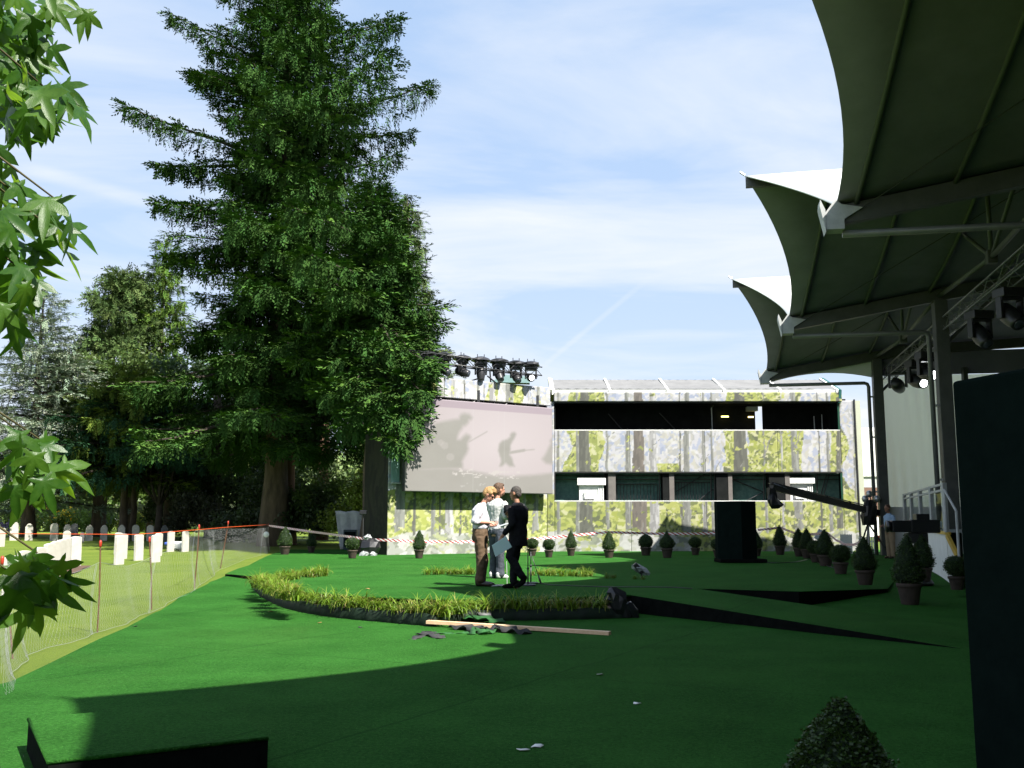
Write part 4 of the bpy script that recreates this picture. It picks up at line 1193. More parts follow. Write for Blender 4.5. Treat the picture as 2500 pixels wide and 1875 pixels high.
# trees on the left, further back
b5 = gz(372, 70.0)
conifer("spruce_tree", "pointed mid-green spruce left of the tallest one, further back", b5, hgt(568, 70, b5[2]), lambda f: 4.3 * (1 - f) ** .8 + .3, 3.5, 120, 22, (.046, .080, .016), 41, spray=.85, blades=12, droop=.5, lift=.3, hang=.45, trunk_r=.38, tipcol=(.078, .125, .022), width=.05)
b6 = gz(245, 68.0)
rs6 = random.Random(6)
cl = []
Hp = hgt(655, 68, b6[2])
for i in range(46):
    h = 5.5 + (Hp - 6) * (i / 46); rr = 3.6 * (1 - (i / 46) ** 2.2) + .6
    a = rs6.uniform(0, 6.28); r_ = rr * rs6.uniform(.3, 1)
    cl.append(((math.cos(a) * r_ + (.4 if i > 30 else -.2), math.sin(a) * r_, h), (1.0 * rs6.uniform(.7, 1.2), 1.0, .55 * rs6.uniform(.8, 1.2))))
trk = [([(0, 0, -.2), (.1, 0, Hp * .5), (.3, 0, Hp - .5)], [.36, .26, .07])]
for i in range(10):
    c = cl[4 + i * 4][0]; trk.append(([(0.1, 0, c[2] - 1.0), c], [.10, .03]))
broadleaf("pine_tree", "dark broad-topped pine left of the pointed spruce with sky between its branches", "tree", b6, cl, (.042, .066, .022), 61, size=.75, density=78, trunk=trk, bark=M['dark_twig'], needles=True)
b7 = gz(70, 62.0)
conifer("cedar_tree", "blue-grey cedar with level layered branches at the left", b7, hgt(700, 62, b7[2]), lambda f: 5.6 * (1 - f) ** .9 + .5, 2.2, 110, 27, (.115, .145, .105), 71, spray=.8, droop=.22, lift=.22, hang=.10, trunk_r=.4, tipcol=(.17, .20, .145), flat=.1, blades=12, width=.045)
b8 = gz(325, 57.0)
conifer("cedar_tree", "low dark green cedar with sweeping drooping boughs above the white headstones", b8, 8.6, lambda f: 6.2 * (1 - f) ** .6 + .4, 3.9, 80, 22, (.013, .034, .017), 81, spray=.8, width=.05, droop=.34, lift=.16, hang=.35, trunk_r=.2, tipcol=(.022, .052, .022), blades=12)
b9 = gz(300, 56.0)
conifer("yew_tree", "yellow-green bushy conifer between the blue cedar and the spruces", b9, hgt(890, 56, b9[2]), lambda f: 3.2 * (1 - f) ** .5 + .4, 3.2, 70, 24, (.052, .078, .015), 91, spray=.8, width=.05, blades=12, droop=.3, lift=.25, hang=.4, trunk_r=.25, tipcol=(.085, .115, .022))
# small dark bare-limbed tree by the headstones
bt = gz(386, 55.0)
rsq = random.Random(9)
limb = [([(0, 0, -.1), (.05, 0, 1.2), (0, .1, 2.4)], [.24, .19, .15])]
for dx, dz, r_ in ((-1.5, 2.2, .09), (-.7, 2.6, .08), (.2, 2.8, .09), (.9, 2.4, .08), (-.2, 2.6, .06), (.55, 2.0, .05)):
    limb.append(([(0, .05, 1.5 + abs(dx) * .2), (dx * .5, rsq.uniform(-.3, .3), 2.1 + dz * .25), (dx, rsq.uniform(-.4, .4), 1.9 + dz * .9)], [r_ * 1.2, r_, r_ * .35]))
cl = [((rsq.uniform(-2.0, 2.0), rsq.uniform(-1.2, 1.2), rsq.uniform(4.3, 5.6)), (1.0, .9, .6)) for _ in range(9)]
broadleaf("ornamental_tree", "small dark tree with many forking bare limbs behind the white headstones", "tree", bt, cl, (.030, .050, .016), 95, size=.35, density=40, trunk=limb, bark=M['dark_twig'])
# tall shade trees whose trunks show among the graves
for i, (px, Y, r_, top, lab, brk) in enumerate((
        (240, 64, .42, 900, "dark tree trunk rising behind the yellow flowers", M['bark']),
        (311, 66, .38, 880, "straight grey-brown trunk behind the row of grey headstones", M['bark']),
        (412, 60, .30, 900, "thin trunk just right of the bare-limbed tree", M['bark']),
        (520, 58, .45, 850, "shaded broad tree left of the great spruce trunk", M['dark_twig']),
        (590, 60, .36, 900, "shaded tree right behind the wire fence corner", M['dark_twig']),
        (782, 55, .40, 800, "reddish trunk between the great spruce and the screen wall", M['bark_red']))):
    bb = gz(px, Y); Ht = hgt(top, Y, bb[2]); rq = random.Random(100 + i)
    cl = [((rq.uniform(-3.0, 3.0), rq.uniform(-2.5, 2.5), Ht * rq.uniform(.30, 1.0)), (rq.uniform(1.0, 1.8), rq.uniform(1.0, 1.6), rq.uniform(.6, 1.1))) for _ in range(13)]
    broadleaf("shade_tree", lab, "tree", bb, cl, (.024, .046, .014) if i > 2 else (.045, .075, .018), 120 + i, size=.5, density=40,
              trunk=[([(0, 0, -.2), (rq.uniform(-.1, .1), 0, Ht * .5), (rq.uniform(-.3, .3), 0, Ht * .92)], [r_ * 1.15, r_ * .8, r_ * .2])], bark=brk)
# shrub border behind the graves
border = [(-40, 74, 2.6, 5.0, (.06, .095, .022)), (40, 75, 2.3, 4.0, (.05, .085, .02)), (120, 72, 1.9, 3.2, (.075, .115, .022)), (190, 75, 2.4, 4.0, (.045, .075, .018)), (262, 74, 2.0, 3.0, (.07, .11, .02)),
          (330, 73, 1.7, 2.6, (.085, .115, .02)), (400, 75, 2.2, 3.5, (.06, .07, .03)), (470, 74, 2.5, 3.6, (.035, .045, .018)), (535, 72, 2.2, 2.8, (.03, .04, .02))]
names = ["tall", "rounded", "low bright", "broad dark", "mid-green", "yellowish", "purple-brown", "deep shaded", "dark bronze"]
spots = ["at the far left edge", "behind the leftmost grey headstones", "with yellow flower heads", "behind the dark headstone", "left of the pale trunk", "with pale yellow leaves", "behind the bare-limbed tree", "left of the shaded trunks", "behind the wire fence"]
for i, (px, Y, h, w, c) in enumerate(border):
    bb = gz(px, Y); rq = random.Random(200 + i)
    cl = [((rq.uniform(-w / 2, w / 2), rq.uniform(-.8, .8), rq.uniform(.35, .8) * h), (rq.uniform(.6, 1.1), .8, rq.uniform(.4, .6) * h * .6)) for _ in range(9)]
    fl = ((.75, .50, .03), 110) if i == 2 else ((.55, .50, .08), 90) if i == 5 else None
    broadleaf("border_shrub", f"{names[i]} shrub in the border {spots[i]}", "shrub", bb, cl, np.array(c) * 1.7, 230 + i, size=.32, density=75, group="shrubs in the border behind the graves", flowers=fl, part="foliage")
bb = gz(8, 66); rq = random.Random(77)
broadleaf("lavender_bush", "mauve flowering bush at the left edge behind the headstones", "shrub", bb, [((rq.uniform(-.8, .8), 0, .5), (.5, .5, .5)) for _ in range(4)], (.20, .17, .26), 78, size=.3, density=70, part="foliage")
# laurels under the spruces, left of the screen wall
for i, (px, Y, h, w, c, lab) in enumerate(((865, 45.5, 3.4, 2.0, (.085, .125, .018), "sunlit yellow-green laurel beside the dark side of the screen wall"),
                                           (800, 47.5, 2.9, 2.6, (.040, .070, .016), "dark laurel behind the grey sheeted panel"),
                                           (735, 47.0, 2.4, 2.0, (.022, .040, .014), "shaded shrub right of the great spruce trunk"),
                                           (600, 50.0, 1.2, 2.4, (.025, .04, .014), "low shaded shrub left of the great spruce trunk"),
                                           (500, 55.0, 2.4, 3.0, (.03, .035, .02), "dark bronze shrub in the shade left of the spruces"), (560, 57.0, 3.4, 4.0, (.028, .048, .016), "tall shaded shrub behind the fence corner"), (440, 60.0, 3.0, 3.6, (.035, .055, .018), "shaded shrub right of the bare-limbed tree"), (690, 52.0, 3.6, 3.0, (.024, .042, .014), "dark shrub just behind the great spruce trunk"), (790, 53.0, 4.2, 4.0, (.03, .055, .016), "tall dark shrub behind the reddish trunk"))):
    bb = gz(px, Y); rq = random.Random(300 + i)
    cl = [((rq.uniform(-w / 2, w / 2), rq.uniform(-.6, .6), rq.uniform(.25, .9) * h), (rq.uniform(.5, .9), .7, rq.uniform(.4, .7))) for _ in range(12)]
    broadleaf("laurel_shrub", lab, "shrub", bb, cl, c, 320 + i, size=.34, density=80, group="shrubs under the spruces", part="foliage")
# far belt of woodland that closes the view
rs = np.random.RandomState(500)
acc = []
for i in range(150):
    x = -75 + i * .62 + rs.uniform(-2, 2); y = rs.uniform(100, 125)
    if -36.5 < x / y * 110 < -28.5 and False: continue
    for k in range(3):
        acc.append(crownlet(rs, (x, y, terrain(x, y) + rs.uniform(1.5, 8.5)), (2.6, 2.2, 2.2), 34, 1.5, np.array((.075, .11, .035)) * rs.uniform(.7, 1.3)))
V, D, U, S, T = (np.concatenate(q) for q in zip(*acc))
vv, tt = scatter([leaf_shape(rs, 5, .16) for _ in range(4)], V, D, U, S, T, rs)
o = blades_mesh("distant_woodland", vv, tt, M['leaves'], None, (0, 0, 0))
tag(o, "distant belt of green woodland beyond the cemetery", None, None, "stuff")
# ------------------------------------------------------------------ sweetgum branches hanging in at the left edge
M['gum_leaf'] = pmat("sweetgum_leaf", (0.020, 0.066, 0.007), (0.036, 0.092, 0.010), 8, 0.36, 0.12, 40, spec=0.45, trans=((0.10, 0.24, 0.012), 0.45))
M['gum_leaf2'] = pmat("sweetgum_leaf_light", (0.040, 0.10, 0.010), (0.058, 0.13, 0.013), 8, 0.42, 0.12, 40, spec=0.45, trans=((0.17, 0.31, 0.016), 0.48))
M['gum_twig'] = pmat('sweetgum_twig', (0.05, 0.045, 0.02), (0.09, 0.08, 0.035), 10, 0.7)
M['petiole'] = pmat("green_twig", (0.16, 0.17, 0.05), (0.12, 0.09, 0.04), 10, 0.6)
def gum_leaf(seed):
    """five pointed lobes, folded along the midrib and drooping at the tips; stalk at the origin, blade along +x"""
    rq = random.Random(seed)
    lob = [(-2.15, .52), (-1.08, .86), (0, 1.0), (1.08, .86), (2.15, .52)]
    ring = []
    for i, (a, ln) in enumerate(lob):
        a += rq.uniform(-.08, .08); ln *= rq.uniform(.92, 1.06)
        w = .30
        for da, f in ((-w * 1.2, .50), (-w * .75, .70), (0, 1.0), (w * .75, .70), (w * 1.2, .50)):
            ring.append((a + da * (1 if i not in (0, 4) else .9), ln * f))
        if i < 4:
            ring.append(((a + lob[i + 1][0]) / 2, .30))
    vs = [(.0, 0, 0)]
    droop = rq.uniform(.25, .85); fold = rq.uniform(.15, .6); tw = rq.uniform(-.4, .4)
    for a, r_ in ring:
        x = r_ * math.cos(a) * .62 + .36 * (1 if True else 0); y = r_ * math.sin(a) * .62
        z = fold * abs(y) - droop * (x * x + y * y) + tw * x * y
        vs.append((x, y, z))
    vs[0] = (.10, 0, 0)
    ctr = len(vs); vs.append((.36, 0, -.02))
    n = len(ring)
    fs = [(ctr, 1 + i, 1 + (i + 1)) for i in range(n - 1)] + [(ctr, n, 1)]
    return new_mesh("leaf", vs, fs, True)
leafs = [gum_leaf(i) for i in range(7)]
for i, me in enumerate(leafs): me.materials.append(M['gum_leaf'] if i % 3 else M['gum_leaf2'])
GT = Vector((-2.75, 2.1, 0))
gum = thing("sweetgum_tree", GT, "sweetgum tree with star-shaped leaves hanging in at the left edge", "tree")
rq = random.Random(12)
MB().tube([(0, 0, -.1), (.03, .02, 1.6), (-.05, .0, 3.2), (.05, .05, 5.2)], [.15, .12, .09, .04], 10).build("trunk", M['bark'], gum, True)
clusters = [(50, 20, 105, 80, 34, 3.1), (40, 110, 90, 90, 34, 3.1), (70, 190, 80, 60, 26, 3.0), (115, 235, 60, 50, 18, 2.9), (40, 260, 60, 45, 16, 3.0), (215, 8, 14, 10, 2, 3.0),
            (10, 390, 40, 70, 8, 2.9), (50, 500, 60, 40, 12, 2.8), (130, 500, 50, 35, 10, 2.7), (30, 570, 50, 40, 8, 2.8), (120, 570, 30, 30, 3, 2.75), (50, 650, 45, 45, 8, 2.8), (30, 740, 40, 50, 7, 2.8), (70, 690, 30, 30, 4, 2.7),
            (30, 1060, 50, 50, 7, 2.7), (95, 1090, 60, 45, 9, 2.65), (60, 1140, 55, 30, 5, 2.7), (30, 1330, 40, 40, 5, 2.5), (90, 1370, 60, 60, 10, 2.5), (60, 1440, 50, 40, 6, 2.5)]
nleaf = 0
for px, py, rx, ry, n, Y in clusters:
    c = at(px, py, Y) - GT
    # twig from the trunk to the clump
    st = Vector((0, 0, max(.8, min(5.0, c.z + .35 + .1 * rq.random()))))
    mid = st.lerp(c, .55) + Vector((0, 0, .22))
    end = c + Vector((0, 0, .02))
    pts = [st, st.lerp(mid, .5) + Vector((0, 0, .08)), mid, mid.lerp(end, .6) + Vector((0, 0, .05)), end]
    MB().tube(pts, [.013, .010, .007, .0045, .0025], 6).build("branch", M['gum_twig'], gum, True)
    for k in range(n + 3):
        a = rq.uniform(0, 6.28); rr = rq.random() ** .5
        p = mid.lerp(end, rq.uniform(0, .7)) + Vector((0, 0, -.03)) if k >= n else at(px + rx * rr * math.cos(a), py + ry * rr * math.sin(a), Y + rq.uniform(-.25, .25)) - GT
        d = Vector((rq.uniform(-.3, 1.0), rq.uniform(-.9, .5), rq.uniform(-1.5, -.1)))
        d.normalize()
        s = rq.uniform(.095, .145)
        X = d; up = Vector((rq.uniform(-.6, .9), rq.uniform(-1.0, .3), rq.uniform(.1, 1.0)))
        Yv = up.cross(X).normalized(); Z = X.cross(Yv)
        m = Matrix((X, Yv, Z)).transposed().to_4x4(); m = Matrix.Translation(p) @ m @ Matrix.Scale(s, 4)
        o = link("leaf", leafs[rq.randrange(7)], None, gum)
        o.matrix_local = m
        nleaf += 1
# ------------------------------------------------------------------ planter trough and ornamental grass
M['sedge'] = leaf_mat("sedge_blades", 1.0, 0.4, 0.45, 0.3)
front = [(622, 1440), (640, 1458), (668, 1475), (700, 1488), (740, 1497), (800, 1507), (870, 1514), (940, 1520), (1000, 1526), (1060, 1531), (1110, 1522), (1160, 1518), (1240, 1517), (1330, 1516), (1420, 1514), (1500, 1512), (1545, 1511)]
fpts = []
for px, py in front:
    p = onterrain(px, py); fpts.append((p.x, p.y, p.z))
def lipnear(x):
    c = [(a, b) for a, b in lip]
    return min(c, key=lambda q: abs(q[0] - x))
trough = thing("planter_trough", Vector((fpts[8][0], fpts[8][1], 0)), "curved black-lined planter trough along the front of the stage", "planter")
TO = Vector(trough.location)
rq = random.Random(3)
vs = []; nn = 0
samples = []
for i in range(len(fpts) - 1):
    a = Vector(fpts[i]); c = Vector(fpts[i + 1])
    for k in range(6): samples.append(a.lerp(c, k / 6))
samples.append(Vector(fpts[-1]))
for i, p in enumerate(samples):
    wv = .018 * math.sin(i * 1.9) + .012 * math.sin(i * 4.3 + 1) + rq.uniform(-.012, .012)
    zt = p.z + .17 + .012 * math.sin(i * .9)
    inn = Vector((0.10, 0.30, 0)) if i > 40 else Vector((.22, .22, 0))
    vs += [p + Vector((-.02, wv - .05, -.01)), p + Vector((0, wv * .8, .10)), p + Vector((0.0, wv * .4 + .02, zt - p.z)), p + Vector((.03, .05, zt - p.z - .005)), p + inn + Vector((0, 0, zt - p.z - .05))]
fs = []
for i in range(len(samples) - 1):
    for k in range(4):
        fs.append((5 * i + k, 5 * i + 5 + k, 5 * i + 6 + k, 5 * i + k + 1))
liner = MB().add([v - TO for v in vs], fs).build("liner", M['liner'], trough, True)
liner.modifiers.new("t", 'SOLIDIFY').thickness = .006
vs = []
for p in samples: vs += [p + Vector((.02, .04, .15)), p + Vector((.1, .75, .15))]
MB().add([v - TO for v in vs], [(2 * i, 2 * i + 2, 2 * i + 3, 2 * i + 1) for i in range(len(samples) - 1)]).build("soil", M['soil'], trough)
def sedge_mesh(seed, n=72, h=.28, spread=.34, base=(.13, .225, .018)):
    rs = np.random.RandomState(seed); V = []; T = []
    for i in range(n):
        az = rs.uniform(0, 6.283); L = h * rs.uniform(.7, 1.35); bend = rs.uniform(.9, 2.8); r = np.array((math.cos(az), math.sin(az), 0)); w = .0085 * rs.uniform(.7, 1.3)
        sd = np.array((-r[1], r[0], 0)); prev = None; base_p = np.array((rs.normal() * .035, rs.normal() * .035, 0))
        c = np.array(base) * rs.uniform(.6, 1.25)
        if rs.rand() < .18: c = np.array((.26, .26, .06)) * rs.uniform(.7, 1.1)
        ang = rs.uniform(.02, .55); p = base_p.copy(); S = 5
        for k in range(S + 1):
            ww = w * (1 - .85 * (k / S) ** 1.5)
            cur = (p - sd * ww, p + sd * ww)
            if prev is not None:
                V += [prev[0], prev[1], cur[1], cur[0]]; T += [c] * 4
            prev = cur
            p = p + (r * math.sin(ang) + np.array((0, 0, math.cos(ang)))) * (L / S); ang += bend / S * (1 + .5 * k / S)
    V = np.array(V); me = new_mesh("grass_clump", V.astype(np.float32), np.arange(len(V), dtype=np.int32).reshape(-1, 4))
    set_tint(me, np.array(T)); me.materials.append(M['sedge'])
    return me
sedges = [sedge_mesh(600 + i) for i in range(5)]
sedge_small = [sedge_mesh(650 + i, 55, .24, .3, (.10, .19, .02)) for i in range(3)]
rq = random.Random(8)
def clump(px, py, z, s, label, group, small=False):
    p = onplane(px, py, z)
    o = link("sedge_plant", rq.choice(sedge_small if small else sedges), None, None, p, (rq.uniform(-.12, .12), rq.uniform(-.12, .12), rq.uniform(0, 6.28)), s * rq.uniform(.85, 1.15))
    tag(o, label, "plant", group); BEHIND.append(o)
# along the front, evenly set
FRONT = []; BEHIND = []
def lerp_front(t):
    k = t * (len(samples) - 1); i = min(int(k), len(samples) - 2); return samples[i].lerp(samples[i + 1], k - i)
for i in range(36):
    t = (i + .3) / 36.0
    p = lerp_front(t ** .9) + Vector((.04, .11 + rq.uniform(-.04, .07), .13))
    if p.x > 1.5: continue
    o = link("sedge_plant", rq.choice(sedges), None, None, p, (rq.uniform(-.12, .12), rq.uniform(-.15, .05), rq.uniform(0, 6.28)), rq.uniform(.95, 1.3))
    FRONT.append(o); tag(o, "arching yellow-green grass clump in the trough along the stage front", "plant", "grass clumps in the front trough")
for i in range(26):                              # thicker second row round the rounded end
    t = i / 26
    px = 628 + 92 * t + rq.uniform(-6, 6); py = 1432 + 35 * t + rq.uniform(-6, 5)
    p = onplane(px, py, .30)
    o = link("sedge_plant", rq.choice(sedges), None, None, p, (rq.uniform(-.12, .12), rq.uniform(-.12, .12), rq.uniform(0, 6.28)), rq.uniform(.9, 1.25))
    tag(o, "grass clump massed round the rounded left end of the stage", "plant", "grass clumps at the rounded stage end")
for i in range(22):
    t = i / 21
    px = 632 + 160 * t; py = 1424 - 20 * t + rq.uniform(-3, 3)
    p = onplane(px, py, .30)
    o = link("sedge_plant", rq.choice(sedges), None, None, p, (0, 0, rq.uniform(0, 6.28)), rq.uniform(.7, 1.05))
    tag(o, "grass clump in the strip behind the rounded left end of the stage", "plant", "grass clumps behind the stage end")
for px, py, s, sm in ((1045, 1404, .9, 0), (1065, 1404, 1.0, 0), (1080, 1403, 1.0, 0), (1098, 1404, .95, 0), (1110, 1404, 1.0, 0), (1122, 1403, 1.0, 0), (1142, 1404, 1.0, 0), (1150, 1404, .9, 0), (1222, 1405, .9, 0), (1300, 1406, .9, 0), (1318, 1406, 1.0, 0),
                      (1338, 1407, 1.0, 0), (1352, 1406, 1.0, 0), (1372, 1408, 1.1, 0), (1392, 1407, .9, 0), (1405, 1408, 1.0, 0), (1425, 1409, 1.1, 0), (1440, 1408, .9, 0), (1480, 1413, .8, 1), (1498, 1413, .8, 1), (1550, 1415, .7, 1), (1570, 1416, .7, 1)):
    clump(px, py, STAGE_Z - .01, s * .85, "grass clump in the thin strip on the stage floor behind the men", "grass clumps behind the men", bool(sm))

ORD = "first second third fourth fifth sixth seventh eighth ninth tenth eleventh twelfth thirteenth fourteenth fifteenth sixteenth seventeenth eighteenth nineteenth twentieth".split()
for lst, what in ((FRONT, "grass clump from the {} end of the front trough"), (BEHIND, "grass clump from the {} end of the strip behind the men")):
    lst.sort(key=lambda q: q.location.x); n_ = len(lst)
    for i, o in enumerate(lst):
        left = i < (n_ + 1) // 2
        o["label"] = "arching yellow-green " + ORD[i if left else n_ - 1 - i] + " " + what.format("left" if left else "right")
# ------------------------------------------------------------------ potted topiary
M['pot'] = pmat("clay_pot", (0.036, 0.027, 0.021), (0.060, 0.044, 0.034), 7, 0.8, 0.3)
M['box_leaf'] = leaf_mat("boxwood_leaves", 1.0, 0.25, 0.4, 0.35)
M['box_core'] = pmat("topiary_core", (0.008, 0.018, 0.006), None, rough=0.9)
def topiary(kind, seed, n=1500, leaf=.035):
    rs = np.random.RandomState(seed)
    shapes = {'cone': [(.17, .0), (.235, .06), (.245, .16), (.20, .32), (.14, .47), (.07, .60), (.012, .70)],
              'ball': [(.10, .0), (.19, .06), (.245, .15), (.26, .24), (.235, .34), (.16, .42), (.03, .46)],
              'onion': [(.16, 0), (.245, .06), (.265, .16), (.22, .27), (.13, .37), (.06, .46), (.012, .56)],
              'egg': [(.16, 0), (.22, .06), (.245, .18), (.22, .32), (.15, .42), (.03, .50)]}
    pr = shapes[kind]
    zs = np.array([p[1] for p in pr]); rr = np.array([p[0] for p in pr])
    # area weighted picks over the surface
    z = rs.rand(n * 3) * zs[-1]; r = np.interp(z, zs, rr); keep = rs.rand(n * 3) < (r + .03) / (rr.max() + .03)
    z = z[keep][:n]; r = r[keep][:n]; m = len(z)
    a = rs.uniform(0, 6.283, m); bump = 1 + .06 * np.sin(a * 3 + z * 14 + seed) + .04 * np.sin(a * 5 - z * 23) + rs.normal(size=m) * .05 + (rs.rand(m) < .03) * rs.uniform(.05, .22, m)
    pos = np.stack([np.cos(a) * r * bump, np.sin(a) * r * bump, z + .32], 1)
    out = np.stack([np.cos(a), np.sin(a), np.full(m, .25)], 1)
    dirs = out + rs.uniform(-.9, .9, (m, 3)); ups = rs.normal(size=(m, 3)) + np.array((0, 0, .4))
    sh = [leaf_shape(rs, 3, .3) * 1.0 for _ in range(4)]
    tint = tint_of(rs, m, (.027, .058, .008), .4)
    vv, tt = scatter(sh, pos, dirs, ups, np.full(m, leaf) * rs.uniform(.7, 1.4, m), tint, rs)
    me = new_mesh("foliage", vv.astype(np.float32), np.arange(len(vv), dtype=np.int32).reshape(-1, 4)); set_tint(me, tt); me.materials.append(M['box_leaf'])
    return me, [(q[0] * .93, q[1] + .32) for q in pr]
TOP = {}
for i, k in enumerate(('cone', 'ball', 'onion', 'egg')): TOP[k] = topiary(k, 700 + i)
potm = MB(); potm.lathe([(.135, 0), (.14, .01), (.185, .24), (.19, .25), (.205, .255), (.21, .29), (.205, .31), (.185, .312), (.18, .28)], 20)
pot_mesh = None; proto = {}
def potted(kind, px, py, hpx, label, squash=1.0, z=None):
    global pot_mesh
    p = onplane(px, py, z) if z is not None else floor_hit(px, py)
    tot = {'cone': 1.02, 'ball': .78, 'onion': .88, 'egg': .82}[kind]
    s = hpx / (FPX / p.y) / tot
    if kind not in proto:
        root = thing("potted_topiary", p, label, "potted plant", "clipped topiary in clay pots round the stage")
        fol = link("foliage", TOP[kind][0], None, root)
        core = MB(); core.lathe(TOP[kind][1], 14); core.build("foliage_core", M['box_core'], fol, True)
        if pot_mesh is None: po = potm.build("pot", M['pot'], root, True); pot_mesh = po.data
        else: link("pot", pot_mesh, None, root)
        proto[kind] = root
    else:
        root = copy_thing(proto[kind], p, 0, None, label)
    squash = random.Random(int(px) + 3).uniform(.9, 1.08)
    root.location = p; root.scale = (s * squash, s * squash * random.Random(int(px)).uniform(.93, 1.07), s); root.rotation_euler = (0, 0, random.Random(int(px)).uniform(0, 6.28))
    return root
def floor_hit(px, py):
    a, b_ = ray(px, py); Y = 5
    while Y < 60:
        x = a * Y; z = terrain(x, Y) + .012
        if -6 < x < 7.0 and 17.6 < Y < 31: z = STAGE_Z
        elif 17 < Y < 31 and 7 <= x <= 10: z = STAGE_Z + (terrain(x, Y) + .03 - STAGE_Z) * (x - 7) / 3
        if CAM_H + b_ * Y <= z: break
        Y += .02
    return Vector((a * Y, Y, z))
pots = [('cone', 695, 1354, 66, "shaded cone topiary nearest the wire fence corner"), ('cone', 760, 1349, 48, "very dark cone topiary in the shade under the spruces"),
        ('ball', 860, 1363, 49, "sunlit ball topiary in front of the grey sheeted panel"), ('cone', 1023, 1363, 67, "sunlit cone topiary in front of the left of the printed wall"),
        ('ball', 1178, 1361, 48, "ball topiary half hidden behind the man in brown trousers"), ('ball', 1299, 1357, 42, "ball topiary just right of the man in black"),
        ('ball', 1340, 1361, 44, "bright ball topiary second right of the man in black"), ('cone', 1394, 1357, 60, "bright narrow cone topiary right of the ball topiaries"),
        ('cone', 1487, 1362, 64, "dark pointed topiary holding the join of the barrier tape"), ('egg', 1577, 1356, 51, "half-lit egg-shaped topiary under the lower window band"),
        ('onion', 1629, 1362, 64, "onion-shaped topiary with a pointed tip"), ('ball', 1698, 1355, 43, "small round dark topiary left of the black cabinet"),
        ('ball', 1753, 1361, 45, "round topiary touching the left side of the black cabinet"), ('cone', 1848, 1358, 60, "topiary partly hidden behind the black cabinet"),
        ('cone', 1905, 1355, 71, "pointed dark topiary below the crane's camera head"), ('cone', 1951, 1359, 68, "left one of two dark cone topiaries standing close together"),
        ('cone', 1971, 1363, 71, "right one of two dark cone topiaries standing close together"), ('ball', 1992, 1373, 52, "dark round topiary between two cones below the crane arm"),
        ('cone', 2016, 1382, 87, "dark cone topiary where the sagging tape is tied"), ('ball', 2053, 1401, 69, "black round topiary right of the tied cone"),
        ('cone', 2113, 1428, 115, "large dark cone topiary in front of the white picket panels"), ('cone', 2222, 1476, 165, "largest standing dark cone topiary under the broadcast camera"),
        ('cone', 2256, 1421, 112, "dark cone topiary behind the largest one"), ('ball', 2337, 1440, 80, "dark topiary half hidden by the big black case")]
for k, px, py, h, lab in pots: potted(k, px, py, h, lab)
# near one at the bottom of the picture, with finer leaves
nb = Vector((at(2092, 1800, 3.95).x, 4.15, 0.012))
near = thing("potted_topiary", nb, "nearest dark cone topiary at the bottom edge of the picture", "potted plant", "clipped topiary in clay pots round the stage")
rs = np.random.RandomState(790)
me, corep = topiary('cone', 791, 5200, .028)
sm_ = .70
near.scale = (sm_ * 1.38, sm_ * 1.38, sm_)
fo = link("foliage", me, None, near)
core = MB(); core.lathe(corep, 16); core.build("foliage_core", M['box_core'], fo, True)
link("pot", pot_mesh, None, near)

# ------------------------------------------------------------------ wire netting fence with rusty stakes, cords and tape
M['rust'] = pmat("rusty_iron", (0.07, 0.032, 0.018), (0.12, 0.06, 0.03), 20, 0.8)
M['red_cap'] = pmat("red_plastic_cap", (0.30, 0.03, 0.015), None, rough=0.4)
M['wire'] = pmat("galvanised_wire", (0.33, 0.34, 0.34), None, rough=0.5, metal=0.6)
M['orange_cord'] = pmat("orange_cord", (0.60, 0.075, 0.012), None, rough=0.6)
stk = [(-20, 1700, -30, 1480), (34, 1605, 5, 1375), (238, 1541, 245, 1333), (371, 1486, 365, 1322), (474, 1434, 486, 1290), (537, 1386, 557, 1279), (655, 1345, 655, 1283)]
fence = thing("wire_fence", onterrain(371, 1486), "sagging chicken-wire fence on rusty stakes between lawn and carpet", "fence")
FO = Vector(fence.location)
sb = []; stp = []
for i, (x0, y0, x1, y1) in enumerate(stk):
    p = onterrain(x0, y0); q = at(x1, y1, p.y)
    sb.append(p); stp.append(q)
    ln = (q - p)
    MB().tube([p - FO - Vector((0, 0, .1)), p + ln * .5 + Vector((.01, 0, 0)) - FO, q - FO], .006 + .0003 * p.y, 6).build("stake", M['rust'], fence)
    MB().lathe([(.010, -.02), (.019, 0), (.021, .05), (.014, .075), (.004, .08)], 8, q - FO).build("stake_cap", M['red_cap'], fence, True)
